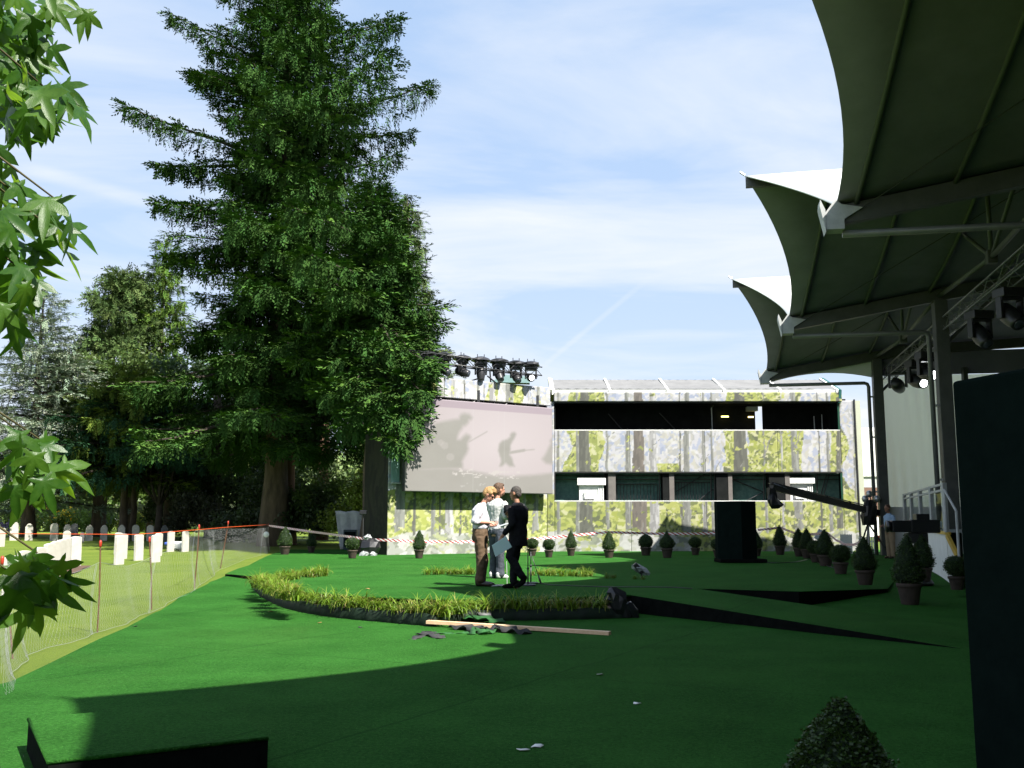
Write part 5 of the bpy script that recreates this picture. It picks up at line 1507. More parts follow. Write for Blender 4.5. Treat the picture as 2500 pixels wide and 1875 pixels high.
# hexagonal netting, hung in soft folds
def net_pt(sx, hh):
    """sx: index along stakes (float), hh: 0 foot, 1 top"""
    i = min(int(sx), len(sb) - 2); t = sx - i
    p = sb[i].lerp(sb[i + 1], t)
    htop = [.85, .92, .90, .88, 1.12, 1.02, .98]
    h0 = htop[i] * (1 - t) + htop[i + 1] * t
    h0 -= .10 * math.sin(math.pi * t) * (1 if i < 4 else .4)
    fold = .04 * math.sin(sx * 9.0) + .012 * math.sin(sx * 23 + hh * 3)
    gath = .10 * math.exp(-((t - .9) / .08) ** 2) * math.sin(hh * 6) 
    z = terrain(p.x, p.y) + .01 + h0 * hh ** 1.35
    return Vector((p.x + fold * (1.1 - .6 * hh) + .12 * (1 - hh) ** 2, p.y + .3 * gath, z))
seg = []
cell = .085
for i in range(len(sb) - 1):
    ce = cell if i < 3 else .15
    Ls = (sb[i + 1] - sb[i]).length; nc = max(4, int(Ls / ce))
    nr = int(1.0 / (ce * .9))
    for c in range(nc):
        for r_ in range(nr + 1):
            h = r_ / nr; off = .5 if r_ % 2 else 0.0
            s0 = i + (c + off) / nc
            a = net_pt(min(s0, len(sb) - 1.0001), h)
            if r_ < nr:
                h2 = (r_ + .45) / nr; h3 = (r_ + 1) / nr
                m1 = net_pt(min(s0 + .5 / nc, len(sb) - 1.0001), h2 + .0)
                seg.append((net_pt(min(s0, len(sb) - 1.0001), h), net_pt(min(s0 + .5 / nc, len(sb) - 1.0001), h3)))
                seg.append((net_pt(max(s0, 0), h), net_pt(max(s0 - .5 / nc, 0), h3)))
A = np.array([tuple(a) for a, b_ in seg]); B = np.array([tuple(b_) for a, b_ in seg])
d = unit(B - A); o1 = unit(np.cross(d, np.array((0, 1, .2)))); o2 = np.cross(d, o1)
rw = .0007
V = []
for k in range(3):
    an = k * 2.0944
    V.append((A + (o1 * math.cos(an) + o2 * math.sin(an)) * rw, B + (o1 * math.cos(an) + o2 * math.sin(an)) * rw))
n_ = len(A)
verts = np.concatenate([V[0][0], V[1][0], V[2][0], V[0][1], V[1][1], V[2][1]])
ix = np.arange(n_)
F = np.concatenate([np.stack([ix + k * n_, ix + ((k + 1) % 3) * n_, ix + (3 + (k + 1) % 3) * n_, ix + (3 + k) * n_], 1) for k in range(3)])
o = link("wire_netting", new_mesh("wire_netting", (verts - np.array(FO)).astype(np.float32), F.astype(np.int32)), M['wire'], fence)
o["kind"] = "stuff"
# gathered folds and selvedge wires of the netting
for hh in (0.0, 1.0):
    pts = [net_pt(i * .05, hh) - FO for i in range(int((len(sb) - 1) / .05))]
    MB().tube(pts, .0022, 4).build("selvedge_wire", M['wire'], fence)
for sx, sx2 in ((1.93, 1.8), (2.97, 2.75), (3.95, 3.8), (4.03, 4.05), (4.12, 4.35), (5.8, 5.65), (5.95, 5.96)):
    pts = [net_pt(sx + (sx2 - sx) * (1 - k / 8), k / 8) - FO + Vector((.02, -.02, 0)) for k in range(9)]
    for j in range(2):
        MB().tube([p + Vector((.015 * j, .01 * math.sin(k + j), 0)) for k, p in enumerate(pts)], .002, 4).build("gathered_wire", M['wire'], fence)
# orange cord tied from stake to stake
cord_pts = [onterrain(-60, 1620)]; 
cp = [at(-80, 1300, 12.0), at(0, 1303, 13.0), at(200, 1304, 15.5), at(330, 1305, 17.0), at(487, 1293, sb[4].y), at(557, 1287, sb[5].y), at(655, 1281, sb[6].y)]
o = MB().tube(cp, [.004, .0045, .005, .006, .007, .009, .012], 6).build("orange_cord", M['orange_cord'], None, True)
tag(o, "taut orange cord strung along the top of the wire fence", "cord")
M['disc'] = pmat("white_disc", (0.85, 0.85, 0.84), None, rough=0.5)
for px, py, Y, r_, lab in ((650, 1305, sb[6].y - .1, .12, "white round disc hung on the netting at the fence corner"), (706, 1306, 40.5, .08, "small white disc beside the shaded cone topiary")):
    p = at(px, py, Y)
    o = MB().lathe([(r_ * .96, -.008), (r_, 0), (r_ * .96, .008)], 18, (0, 0, 0), Matrix.Rotation(math.pi / 2, 3, 'X') @ Matrix.Scale(1, 3)).build("marker_disc", M['disc'], None, True, p)
    tag(o, lab, "disc")
# barrier tape: red and white slanted bars printed on a thin ribbon
def tape_mat():
    m = bpy.data.materials.new("barrier_tape_print"); m.use_nodes = True
    nt = m.node_tree; b_ = nt.nodes["Principled BSDF"]; L = nt.links.new; N = nt.nodes.new
    uv = N('ShaderNodeUVMap'); sx = N('ShaderNodeSeparateXYZ'); L(uv.outputs[0], sx.inputs[0])
    ma = N('ShaderNodeMath'); ma.operation = 'MULTIPLY_ADD'; ma.inputs[1].default_value = .9; L(sx.outputs[1], ma.inputs[0]); L(sx.outputs[0], ma.inputs[2])
    fr_ = N('ShaderNodeMath'); fr_.operation = 'FRACT'; L(ma.outputs[0], fr_.inputs[0])
    gt = N('ShaderNodeMath'); gt.operation = 'GREATER_THAN'; gt.inputs[1].default_value = .5; L(fr_.outputs[0], gt.inputs[0])
    mx = N('ShaderNodeMix'); mx.data_type = 'RGBA'; L(gt.outputs[0], mx.inputs[0]); mx.inputs[6].default_value = (.80, .79, .77, 1); mx.inputs[7].default_value = (.42, .03, .04, 1)
    L(mx.outputs[2], b_.inputs['Base Color']); b_.inputs['Roughness'].default_value = .35
    return m
M['tape'] = tape_mat()
def tape(pts_px, label, width=.085, sagn=10, twist=0.0):
    P3 = [at(*q) for q in pts_px]
    pts = []
    for i in range(len(P3) - 1):
        for k in range(sagn):
            pts.append(P3[i].lerp(P3[i + 1], k / sagn))
    pts.append(P3[-1])
    # smooth the kinks a little
    pts = [pts[0]] + [(pts[i - 1] + pts[i] * 2 + pts[i + 1]) / 4 for i in range(1, len(pts) - 1)] + [pts[-1]]
    vs = []; us = []; run = 0
    for i, p in enumerate(pts):
        if i: run += (p - pts[i - 1]).length
        tw = .25 * math.sin(i * .35) + twist * i
        w = width * (.6 if i in (0, len(pts) - 1) else 1)
        up = Vector((0, math.sin(tw), math.cos(tw))) * w / 2
        vs += [p - up, p + up]; us += [(run / .19, 0), (run / .19, 1)]
    fs = [(2 * i, 2 * i + 2, 2 * i + 3, 2 * i + 1) for i in range(len(pts) - 1)]
    me = new_mesh("barrier_tape", vs, fs)
    uv = me.uv_layers.new(name="UVMap")
    for lp in me.loops: uv.data[lp.index].uv = us[lp.vertex_index]
    o = link("barrier_tape", me, M['tape']); o.modifiers.new("t", 'SOLIDIFY').thickness = .003
    tag(o, label, "tape", "red and white barrier tape round the stage")
tape([(655, 1283, 42.6), (760, 1298, 40), (850, 1310, 37.5), (900, 1317, 36.7), (1023, 1322, 36.2), (1100, 1323, 36.2), (1170, 1322, 36.4), (1280, 1318, 36.8), (1350, 1312, 37), (1420, 1305, 37), (1487, 1299, 36.8)], "red and white barrier tape from the fence corner past the men")
tape([(1489, 1299, 36.8), (1540, 1301, 37.2), (1600, 1303, 37.4), (1700, 1303, 37.4), (1768, 1300, 37)], "red and white barrier tape between the pointed topiary and the black cabinet")
tape([(1850, 1294, 37.6), (1880, 1291, 38), (1906, 1288, 38.4)], "short barrier tape right of the black cabinet")
tape([(1906, 1288, 38.4), (1925, 1296, 37.6), (1945, 1303, 36.5), (1975, 1305, 34.5), (2000, 1303, 32), (2016, 1299, 29.5)], "shaded barrier tape sagging between two dark topiaries")
tape([(2018, 1299, 29.3), (2040, 1318, 27), (2062, 1329, 25.5), (2085, 1330, 23.5), (2110, 1318, 21.2)], "low sagging tape behind the round black topiary", .06)

# ------------------------------------------------------------------ headstones
M['white_stone'] = pmat("white_portland_stone", (0.42, 0.405, 0.375), (0.36, 0.34, 0.30), 4, 0.75, 0.15, 20)
M['grey_stone'] = pmat("weathered_grey_stone", (0.30, 0.285, 0.25), (0.46, 0.44, 0.38), 5, 0.85, 0.35, 18)
M['dark_stone'] = pmat("dark_slate_stone", (0.06, 0.065, 0.065), (0.10, 0.10, 0.10), 5, 0.7, 0.2, 18)
def stone_mesh(w, h, t, style):
    if style == 'white':
        prof = [(-w / 2, -.1), (-w / 2, h - .035)] + [(-w / 2 + w * i / 8, h - .035 + .035 * math.sin(math.pi * i / 8) ** .8) for i in range(1, 8)] + [(w / 2, h - .035), (w / 2, -.1)]
    elif style == 'round':
        prof = [(-w / 2, -.1), (-w / 2, h - w * .42)] + [(-w / 2 * math.cos(math.pi * i / 10), h - w * .42 + w * .42 * math.sin(math.pi * i / 10)) for i in range(1, 10)] + [(w / 2, h - w * .42), (w / 2, -.1)]
    else:                                            # shouldered point
        prof = [(-w / 2, -.1), (-w / 2, h * .78), (-w * .40, h * .83), (-w * .30, h * .92), (-w * .12, h * .985), (0, h), (w * .12, h * .985), (w * .30, h * .92), (w * .40, h * .83), (w / 2, h * .78), (w / 2, -.1)]
    m = MB(); m.prism(prof, lambda x, z: (x, -t / 2, z), (0, t, 0))
    me = new_mesh("headstone", m.v, m.f)
    bm = bmesh.new(); bm.from_mesh(me)
    bmesh.ops.recalc_face_normals(bm, faces=bm.faces)
    bmesh.ops.bevel(bm, geom=[e for e in bm.edges if abs(e.calc_face_angle(0)) > .6], offset=.008, segments=1, affect='EDGES')
    bm.to_mesh(me); bm.free(); return me
ws = stone_mesh(.38, .81, .09, 'white'); ws.materials.append(M['white_stone'])
def inscribed(o_, seed):
    pass
white = [(183, 1381, 50, "white headstone standing alone at the far end of the near row"), (157, 1392, 64, "white headstone last but one in the near row"), (145, 1402, 64, "white headstone third from the far end of the near row"),
         (132, 1410, 64, "white headstone fourth from the far end of the near row"), (117, 1420, 64, "white headstone fifth from the far end of the near row"), (92, 1436, 64, "white headstone behind the sweetgum leaves, near row"),
         (55, 1450, 64, "nearest white headstone above the floodlight"), (20, 1470, 64, "white headstone at the left edge behind the leaves"),
         (290, 1377, 52, "front white headstone of the overlapping pair in the middle of the lawn"), (299, 1363, 52, "rear right white headstone of the overlapping group"), (287, 1352, 52, "rearmost white headstone of the overlapping group"),
         (338, 1367, 52, "single white headstone in the middle of the lawn"), (379, 1371, 52, "white headstone nearest the wire fence"), (386, 1356, 52, "white headstone just behind the one nearest the fence"),
         (416, 1346, 50, "shaded pale headstone seen through the netting, left one"), (452, 1346, 50, "shaded pale headstone seen through the netting, right one"), (2, 1334, 50, "white headstone cut by the left edge of the picture")]
for px, py, rz, lab in white:
    p = onterrain(px, py)
    o = link("headstone", ws, None, None, p, (random.Random(px).uniform(-.02, .02), random.Random(px + 1).uniform(-.02, .02), R(rz + 24) + random.Random(px).uniform(-.05, .05)))
    tag(o, lab, "headstone", "white war-grave headstones")
gs = {}
for st in ('round', 'point'):
    for mt in ('grey_stone', 'dark_stone'):
        gs[(st, mt)] = stone_mesh(.42, .92, .14, st); gs[(st, mt)].materials.append(M[mt])
grey = [(34, 1316, 'round', 'grey_stone', 1.15, "broad grey headstone furthest left in the back row"), (70, 1316, 'point', 'grey_stone', 1.05, "grey headstone second from the left in the back row"), (132, 1318, 'round', 'grey_stone', 1.1, "mottled dark and pale headstone in the back row"),
        (163, 1316, 'point', 'grey_stone', 1.0, "grey headstone touching the dark slate one"), (180, 1316, 'round', 'dark_stone', 1.05, "dark slate headstone in the back row"), (162, 1334, 'round', 'grey_stone', .9, "shorter grey headstone standing in front of the back row"),
        (217, 1318, 'point', 'grey_stone', 1.0, "grey pointed headstone right of the dark slate one"), (253, 1317, 'point', 'grey_stone', .98, "pale grey pointed headstone in the middle of the back row"), (296, 1318, 'point', 'grey_stone', 1.0, "grey headstone behind the overlapping white group"),
        (331, 1318, 'round', 'grey_stone', 1.0, "grey headstone above the single white one"), (366, 1318, 'round', 'grey_stone', .98, "grey headstone left of the bare-limbed tree"), (401, 1318, 'point', 'dark_stone', .98, "shaded headstone right of the bare-limbed tree"),
        (200, 1322, 'round', 'dark_stone', .6, "low dark stone between the back row and the lawn"), (312, 1323, 'round', 'dark_stone', .55, "low dark stone in the shade behind the white headstones")]
for px, py, st, mt, s, lab in grey:
    p = onterrain(px, py)
    o = link("headstone", gs[(st, mt)], None, None, p, (random.Random(px).uniform(-.03, .03), random.Random(px + 5).uniform(-.03, .03), R(12) + random.Random(px).uniform(-.15, .15)), s * .84)
    tag(o, lab, "headstone", "grey headstones in the back row")
# strip of bare soil under the near row
p0, p1 = onterrain(196, 1381), onterrain(20, 1475)
pts = [p0.lerp(p1, i / 12) for i in range(13)]
vs = []
for i, p in enumerate(pts):
    n_ = Vector((p1.y - p0.y, p0.x - p1.x, 0)).normalized() * (.28 + .05 * math.sin(i * 2.3))
    for q in (p - n_, p + n_): vs.append((q.x, q.y, terrain(q.x, q.y) + .004))
o = MB().add(vs, [(2 * i, 2 * i + 2, 2 * i + 3, 2 * i + 1) for i in range(12)]).build("flower_bed", M['soil'])
tag(o, "narrow bed of bare brown soil under the near row of white headstones", None, None, "structure")
# bundle with white and blue sheeting lying by the far stones
p = onterrain(436, 1342)
t_ = thing("sheeting_bundle", p, "white and blue bundle lying between the shaded headstones", "bundle")
MB().box((0, 0, .17), (.75, .5, .34), Matrix.Rotation(.2, 3, 'Z'), .1).build("white_sheet", M['white_paint'], t_, True)
MB().box((-.3, -.1, .25), (.4, .4, .14), Matrix.Rotation(-.3, 3, 'Z'), .05).build("blue_sheet", pmat("blue_sheet", (.05, .1, .4)), t_, True)
# floodlight lying tilted beside the near graves
fl = thing("floodlight", onterrain(62, 1500), "tilted white louvred floodlight with dark end cap below the near headstones", "floodlight")
fl.rotation_euler = (R(8), R(16), R(-6)); fl.location.z += .16
MB().box((0, 0, 0), (.56, .22, .07), None, .01).build("housing", M['white_paint'], fl)
for i in range(18): MB().box((-.22 + i * .022, -.116, .012), (.008, .012, .05)).build("louvre", M['alu'], fl)
MB().box((.31, 0, .02), (.07, .25, .13), None, .012).build("end_cap", M['black_plastic'], fl)
MB().box((.22, -.06, .07), (.09, .1, .06), None, .02).build("lamp_holder", M['white_paint'], fl)
# ------------------------------------------------------------------ lighting trusses and moving heads
M['lens'] = pmat("lamp_lens", (0.05, 0.06, 0.08), None, rough=0.08, spec=0.8)
M['lens_lit'] = pmat("lit_lamp_lens", (1, 1, 1), None, emit=(0.95, 1.0, 1.0), estr=6.0)
M['head_black'] = pmat("lamp_body_black", (0.014, 0.014, 0.016), (0.025, 0.025, 0.028), 12, 0.4, spec=0.5)
def truss(name, label, p0, p1, w=.3, r_=.022, n=14, mat=None, up=Vector((0, 0, 1))):
    p0 = Vector(p0); p1 = Vector(p1); d = (p1 - p0).normalized(); sd = d.cross(up).normalized(); u = sd.cross(d)
    t = thing(name, p0, label, "truss")
    cor = [sd * w / 2 + u * w / 2, -sd * w / 2 + u * w / 2, -sd * w / 2 - u * w / 2, sd * w / 2 - u * w / 2]
    mat = mat or M['alu']; L = (p1 - p0).length
    for c in cor: MB().tube([c, c + d * L], r_, 6).build("chord", mat, t, True)
    for i in range(n):
        a = d * L * i / n; b_ = d * L * (i + 1) / n
        for k in range(4):
            c0, c1 = cor[k], cor[(k + 1) % 4]
            MB().tube([c0 + a, c1 + b_] if i % 2 else [c1 + a, c0 + b_], r_ * .5, 4, False).build("lattice_bar", mat, t)
    return t
def moving_head(p, yaw, tilt, label, s=1.0, lit=False, cover=False, group="moving-head stage lamps"):
    """base box hung from the truss, U yoke, barrel with lens"""
    t = thing("stage_lamp", p, label, "lamp", group, yaw); t.scale = (s, s, s)
    MB().box((0, 0, -.08), (.42, .30, .16), None, .02).build("base", M['head_black'], t)
    y = MB()
    for sx in (-1, 1):
        y.box((sx * .19, 0, -.33), (.05, .13, .36), None, .012)
    y.box((0, 0, -.185), (.40, .16, .05)); y.build("yoke", M['head_black'], t)
    m = Matrix.Rotation(tilt, 3, 'X')
    c = Vector((0, 0, -.46))
    b_ = MB(); b_.lathe([(.08, -.26), (.13, -.22), (.155, -.05), (.15, .08), (.125, .20), (.12, .26), (.10, .262)], 16, c, m); b_.build("barrel", M['head_black'], t, True)
    l_ = MB(); l_.lathe([(.098, .255), (.07, .272), (.02, .278)], 16, c, m); l_.build("lens", M['lens_lit'] if lit else M['lens'], t, True)
    if cover:
        k = MB(); k.lathe([(.34, -.02), (.31, .06), (.12, .13), (.02, .14)], 9, (0, 0, .0), wob=.12, seed=int(p[0] * 100)); k.build("rain_cover", M['head_black'], t)
        for dx in (-.12, .12): MB().tube([(dx, 0, 0), (dx, 0, .22)], .015, 6).build("clamp", M['black_metal'], t)
    return t
ta, tb = at(985, 866, 37.2), at(1318, 908, 40.2)
truss("lighting_truss", "dark lighting truss above the video screen", ta, tb, .34, .026, 15, M['black_metal'])
hd = [(1042, 880, 38.0, .3, 2.6, "leftmost lamp of the screen truss, half hidden by spruce boughs"), (1084, 884, 38.2, .9, 2.2, "second lamp from the left on the screen truss, lens to the right"), (1129, 890, 38.6, 1.2, 1.9, "third lamp from the left on the screen truss, lens turned sideways"),
      (1174, 894, 38.9, .2, 3.05, "fourth lamp from the left on the screen truss, pointing straight down"), (1218, 898, 39.3, .5, 2.5, "fifth lamp from the left on the screen truss"), (1260, 903, 39.7, .4, 2.3, "sixth lamp from the left on the screen truss"),
      (1296, 905, 40.0, .1, 1.75, "brilliantly lit last lamp on the right of the screen truss")]
for i, (px, py, Y, yw, tl, lab) in enumerate(hd):
    moving_head(at(px, py - 14, Y), yw, tl, lab, 1.12, lit=(i == 6), cover=True, group="lamps above the video screen")
mast = thing("truss_mast", at(1200, 945, 40.4), "short scaffold mast and stays carrying the screen truss", "mast")
q0 = Vector(mast.location)
for a, b_ in (((1200, 960), (1196, 905)), ((1120, 940), (1180, 920)), ((1230, 950), (1190, 918)), ((1155, 945), (1178, 922))):
    MB().tube([at(*a, 40.6) - q0, at(*b_, 40.0) - q0], .03, 6).build("stay", M['black_metal'], mast)
fl2 = thing("roof_panel_light", at(1240, 928, 40.8), "dark flat panel lying on top of the screen wall below the lit lamp", "panel")
MB().prism([(-.75, -.08), (.9, -.12), (.9, .14), (-.1, .22)], lambda x, z: (x, 0, z), (0, .5, 0)).build("panel", M['teal_frame'], fl2)

# grandstand truss running along the posts
gt0 = at(2165, 916, 37.3); gt1 = at(2500, 640, 19.9)
gt1 = gt0 + (gt1 - gt0) * 1.25
truss("lighting_truss", "long aluminium truss hung along the grandstand posts", gt0, gt1, .35, .022, 34, M['pipe'])
gd = (gt1 - gt0).normalized()
for px, py, Y, s, yw, tl, lit, lab in ((2190, 915, 35.5, 1.5, 2.6, 1.75, False, "moving lamp at the far end of the grandstand truss"), (2237, 900, 31.8, 1.45, .15, 1.9, True, "lit lamp second from the far end of the grandstand truss"),
                                  (2262, 880, 29.8, 1.4, .1, 1.85, True, "brightest lit lamp nearest the grey post"), (2390, 780, 23.6, 1.3, .2, 2.4, False, "large black lamp below the grandstand truss, left one"), (2462, 725, 21.0, 1.3, .2, 2.3, False, "large black lamp below the grandstand truss, nearest one")):
    moving_head(at(px, py - 20, Y), yw, tl, lab, s, lit, False, "lamps under the grandstand")

# ------------------------------------------------------------------ black cabinet on the stage floor
M['cab'] = pmat("black_felt_board", (0.0035, 0.0075, 0.0065), (0.005, 0.010, 0.0085), 5, 0.95, 0.25, spec=0.02)
cbp = onplane(1808, 1374, STAGE_Z)
cab = thing("black_cabinet", cbp, "tall black box cabinet standing on the carpet in front of the printed wall", "cabinet", None, R(0))
hgt_ = 1.80
MB().prism([(-.58, .32), (.03, -.15), (.52, .10), (.52, .75), (-.58, .75)], lambda x, y: (x, y, 0.0), (0, 0, hgt_)).build("casing", M['cab'], cab)
MB().box((.05, .25, .06), (1.36, 1.0, .10), None, .01).build("plinth", M['black_cloth'], cab)
# small wrapped lamps on the stage
M['clear_plastic'] = pmat("clear_plastic_wrap", (0.34, 0.36, 0.36), (0.10, 0.11, 0.11), 9, 0.2, 0.9, 14, spec=0.6)
def crumple(name, parent, pts_r, mat, seed, n=14, amp=.18):
    rq_ = random.Random(seed); m = MB()
    vs = []
    for (c, r_) in pts_r:
        for k in range(n):
            a = 6.283 * k / n; rr = r_ * (1 + rq_.uniform(-amp, amp))
            vs.append((c[0] + rr * math.cos(a), c[1] + rr * .7 * math.sin(a), c[2] + rq_.uniform(-.02, .02)))
    fs = [(i * n + k, i * n + (k + 1) % n, (i + 1) * n + (k + 1) % n, (i + 1) * n + k) for i in range(len(pts_r) - 1) for k in range(n)]
    fs += [tuple(range(n - 1, -1, -1)), tuple((len(pts_r) - 1) * n + k for k in range(n))]
    m.add(vs, fs); return m.build(name, mat, parent)
p = onplane(1566, 1412, STAGE_Z)
t_ = thing("wrapped_lamp", p, "small black lamp wrapped in clear plastic standing on the stage carpet", "lamp")
MB().tube([(0, 0, 0), (.02, 0, .12)], .02, 8).build("stand", M['black_metal'], t_)
MB().box((-.06, 0, .2), (.10, .14, .26), Matrix.Rotation(-.7, 3, 'Y'), .02).build("lamp_body", M['black_plastic'], t_)
crumple("plastic_wrap", t_, [((.12, 0, .07), .05), ((.05, .02, .12), .13), ((-.05, .02, .2), .15), ((-.13, .02, .29), .06)], M['clear_plastic'], 4)
p = onplane(1505, 1470, STAGE_Z); p = Vector((p.x, lip[-2][1] - .1, .15))
t_ = thing("wrapped_spotlight", Vector((at(1505, 1470, 15.6).x, 15.55, .16)), "floor spotlight wrapped in shiny black plastic at the stage edge", "lamp")
crumple("plastic_wrap", t_, [((.1, 0, -.12), .1), ((.05, 0, 0), .15), ((.02, 0, .12), .18), ((-.03, 0, .22), .14), ((-.08, 0, .30), .05)], M['black_plastic'], 5, 12, .28)
crumple("plastic_tail", t_, [((.28, .02, -.15), .05), ((.22, 0, -.03), .09), ((.12, 0, .08), .1)], M['black_plastic'], 6, 10, .3)
# cable crossing the stage
pts = [onplane(x, y, STAGE_Z + .008) for x, y in ((1315, 1424), (1345, 1428), (1420, 1431), (1500, 1433), (1580, 1433), (1650, 1434), (1690, 1437))]
o = MB().tube(pts, .009, 6).build("power_cable", M['black_plastic'], None, True)
tag(o, "black cable running across the stage from the microphone stands", "cable")
pts = [floor_hit(x, y) + Vector((0, 0, .015)) for x, y in ((1860, 1374), (1900, 1376), (1945, 1373), (1975, 1366), (2010, 1380), (2050, 1392))]
o = MB().tube(pts, .012, 6).build("power_cable", M['black_plastic'], None, True)
tag(o, "black cable trailing from the black cabinet to the topiaries", "cable")

# microphone stands
def mic_stand(px, py, hh, boom, label):
    p = onplane(px, py, STAGE_Z)
    t = thing("microphone_stand", p, label, "microphone stand", "microphone stands by the man in black")
    MB().lathe([(.15, 0), (.155, .012), (.14, .028), (.03, .035)], 20).build("base", M['black_metal'], t, True)
    MB().tube([(0, 0, .03), (0, 0, hh * .55)], .014, 8).build("lower_tube", M['black_metal'], t, True)
    MB().tube([(0, 0, hh * .55), (0, 0, hh)], .009, 8).build("upper_tube", M['black_metal'], t, True)
    MB().lathe([(.02, hh * .53), (.022, hh * .58), (.012, hh * .6)], 8).build("clutch", M['black_metal'], t, True)
    a, b_ = boom
    MB().tube([a, b_], .008, 6).build("boom", M['black_metal'], t, True)
    d = (Vector(b_) - Vector(a)).normalized()
    MB().tube([Vector(b_), Vector(b_) + d * .1, Vector(b_) + d * .22], [.012, .02, .016], 8).build("microphone", M['black_plastic'], t, True)
mic_stand(1289, 1430, .56, ((0, 0, .55), (-.06, -.05, 1.28)), "nearer microphone stand with round black base")
mic_stand(1296, 1425, .60, ((0, 0, .58), (.14, -.05, .16)), "further microphone stand with drooping boom")
pl = onplane(1215, 1430, STAGE_Z + .004)
o = MB().lathe([(.21, 0), (.215, .012), (.2, .016)], 24).build("floor_plate", M['clear_plastic'], None, True, pl)
tag(o, "small clear disc lying on the stage between the men's feet", "disc")
tp = onplane(1238, 1425, STAGE_Z)
t_ = thing("thin_pole", tp, "thin pale rod standing on the stage between the two right-hand men", "rod")
MB().tube([(0, 0, 0), (-.01, 0, .42)], .007, 6).build("rod", M['alu'], t_)

# ------------------------------------------------------------------ timber and scraps in front of the trough
M['pine'] = pmat("planed_pine", (0.62, 0.40, 0.24), (0.72, 0.50, 0.32), 3, 0.6, 0.1, stretch=(1, 14, 14))
a, b_ = onterrain(1044, 1531), onterrain(1489, 1553)
a.z += .07; b_.z += .035
o = MB().bar(a, b_, .095, .045).build("timber_plank", M['pine']); tag(o, "pale pine plank lying across black scraps in front of the trough", "plank")
rq = random.Random(31)
def strip(name, label, pts, w, mat, amp=.02):
    vs = []
    P = [onterrain(*q) + Vector((0, 0, h * .6)) for q, h in pts]
    fine = []
    for i in range(len(P) - 1):
        for k in range(5): fine.append(P[i].lerp(P[i + 1], k / 5))
    fine.append(P[-1])
    for i, p in enumerate(fine):
        d = (fine[min(i + 1, len(fine) - 1)] - fine[max(i - 1, 0)]); s_ = Vector((-d.y, d.x, 0)).normalized() * w / 2 * (1 + rq.uniform(-.25, .25))
        tl = Vector((0, 0, amp * .6 * math.sin(i * 1.3)))
        vs += [p - s_ + tl + Vector((0, 0, .012)), p + s_ - tl + Vector((0, 0, .014))]
    o = MB().add(vs, [(2 * i, 2 * i + 2, 2 * i + 3, 2 * i + 1) for i in range(len(fine) - 1)]).build(name, mat, None, True)
    o.modifiers.new("t", 'SOLIDIFY').thickness = .01
    tag(o, label, "scrap", "black and green offcuts by the plank"); return o
M['felt'] = pmat("dark_felt", (0.020, 0.021, 0.021), (0.04, 0.04, 0.04), 8, 0.9, 0.4)
M['turf_scrap'] = pmat("turf_offcut", (0.012, 0.06, 0.014), (0.022, 0.10, 0.024), 12, 0.9, 0.5)
strip("cloth_scrap", "black offcut star with crossing strips left of the plank", [((1005, 1565), .01), ((1030, 1556), .02), ((1045, 1548), .04), ((1060, 1552), .02), ((1080, 1562), .01)], .12, M['felt'])
strip("cloth_scrap", "short black strip crossing the leftmost offcut", [((1020, 1553), .02), ((1050, 1556), .03), ((1075, 1563), .01)], .09, M['felt'])
strip("cloth_scrap", "thin green-black cord of offcut joining the scraps", [((1060, 1551), .03), ((1110, 1550), .01), ((1150, 1548), .02), ((1180, 1544), .02)], .04, M['turf_scrap'])
strip("cloth_scrap", "curled black felt offcut under the plank", [((1110, 1537), .03), ((1140, 1540), .05), ((1170, 1545), .06), ((1200, 1541), .03)], .22, M['felt'], .05)
strip("cloth_scrap", "green turf offcut curling up beside the plank", [((1130, 1522), .08), ((1160, 1520), .12), ((1190, 1523), .1), ((1225, 1527), .04)], .22, M['turf_scrap'], .04)
strip("cloth_scrap", "grey felt offcut on top of the turf scrap", [((1150, 1516), .16), ((1170, 1515), .18), ((1190, 1520), .14)], .16, pmat("grey_felt", (.10, .10, .10), (.15, .15, .15), 8, .9))
strip("cloth_scrap", "long rolled black offcut right of the plank middle", [((1195, 1547), .05), ((1225, 1545), .09), ((1255, 1549), .06), ((1290, 1552), .03)], .2, M['felt'], .06)
strip("cloth_scrap", "small knotted green offcut below the plank", [((1150, 1553), .03), ((1165, 1545), .09), ((1180, 1553), .04), ((1205, 1549), .08)], .1, M['turf_scrap'], .05)
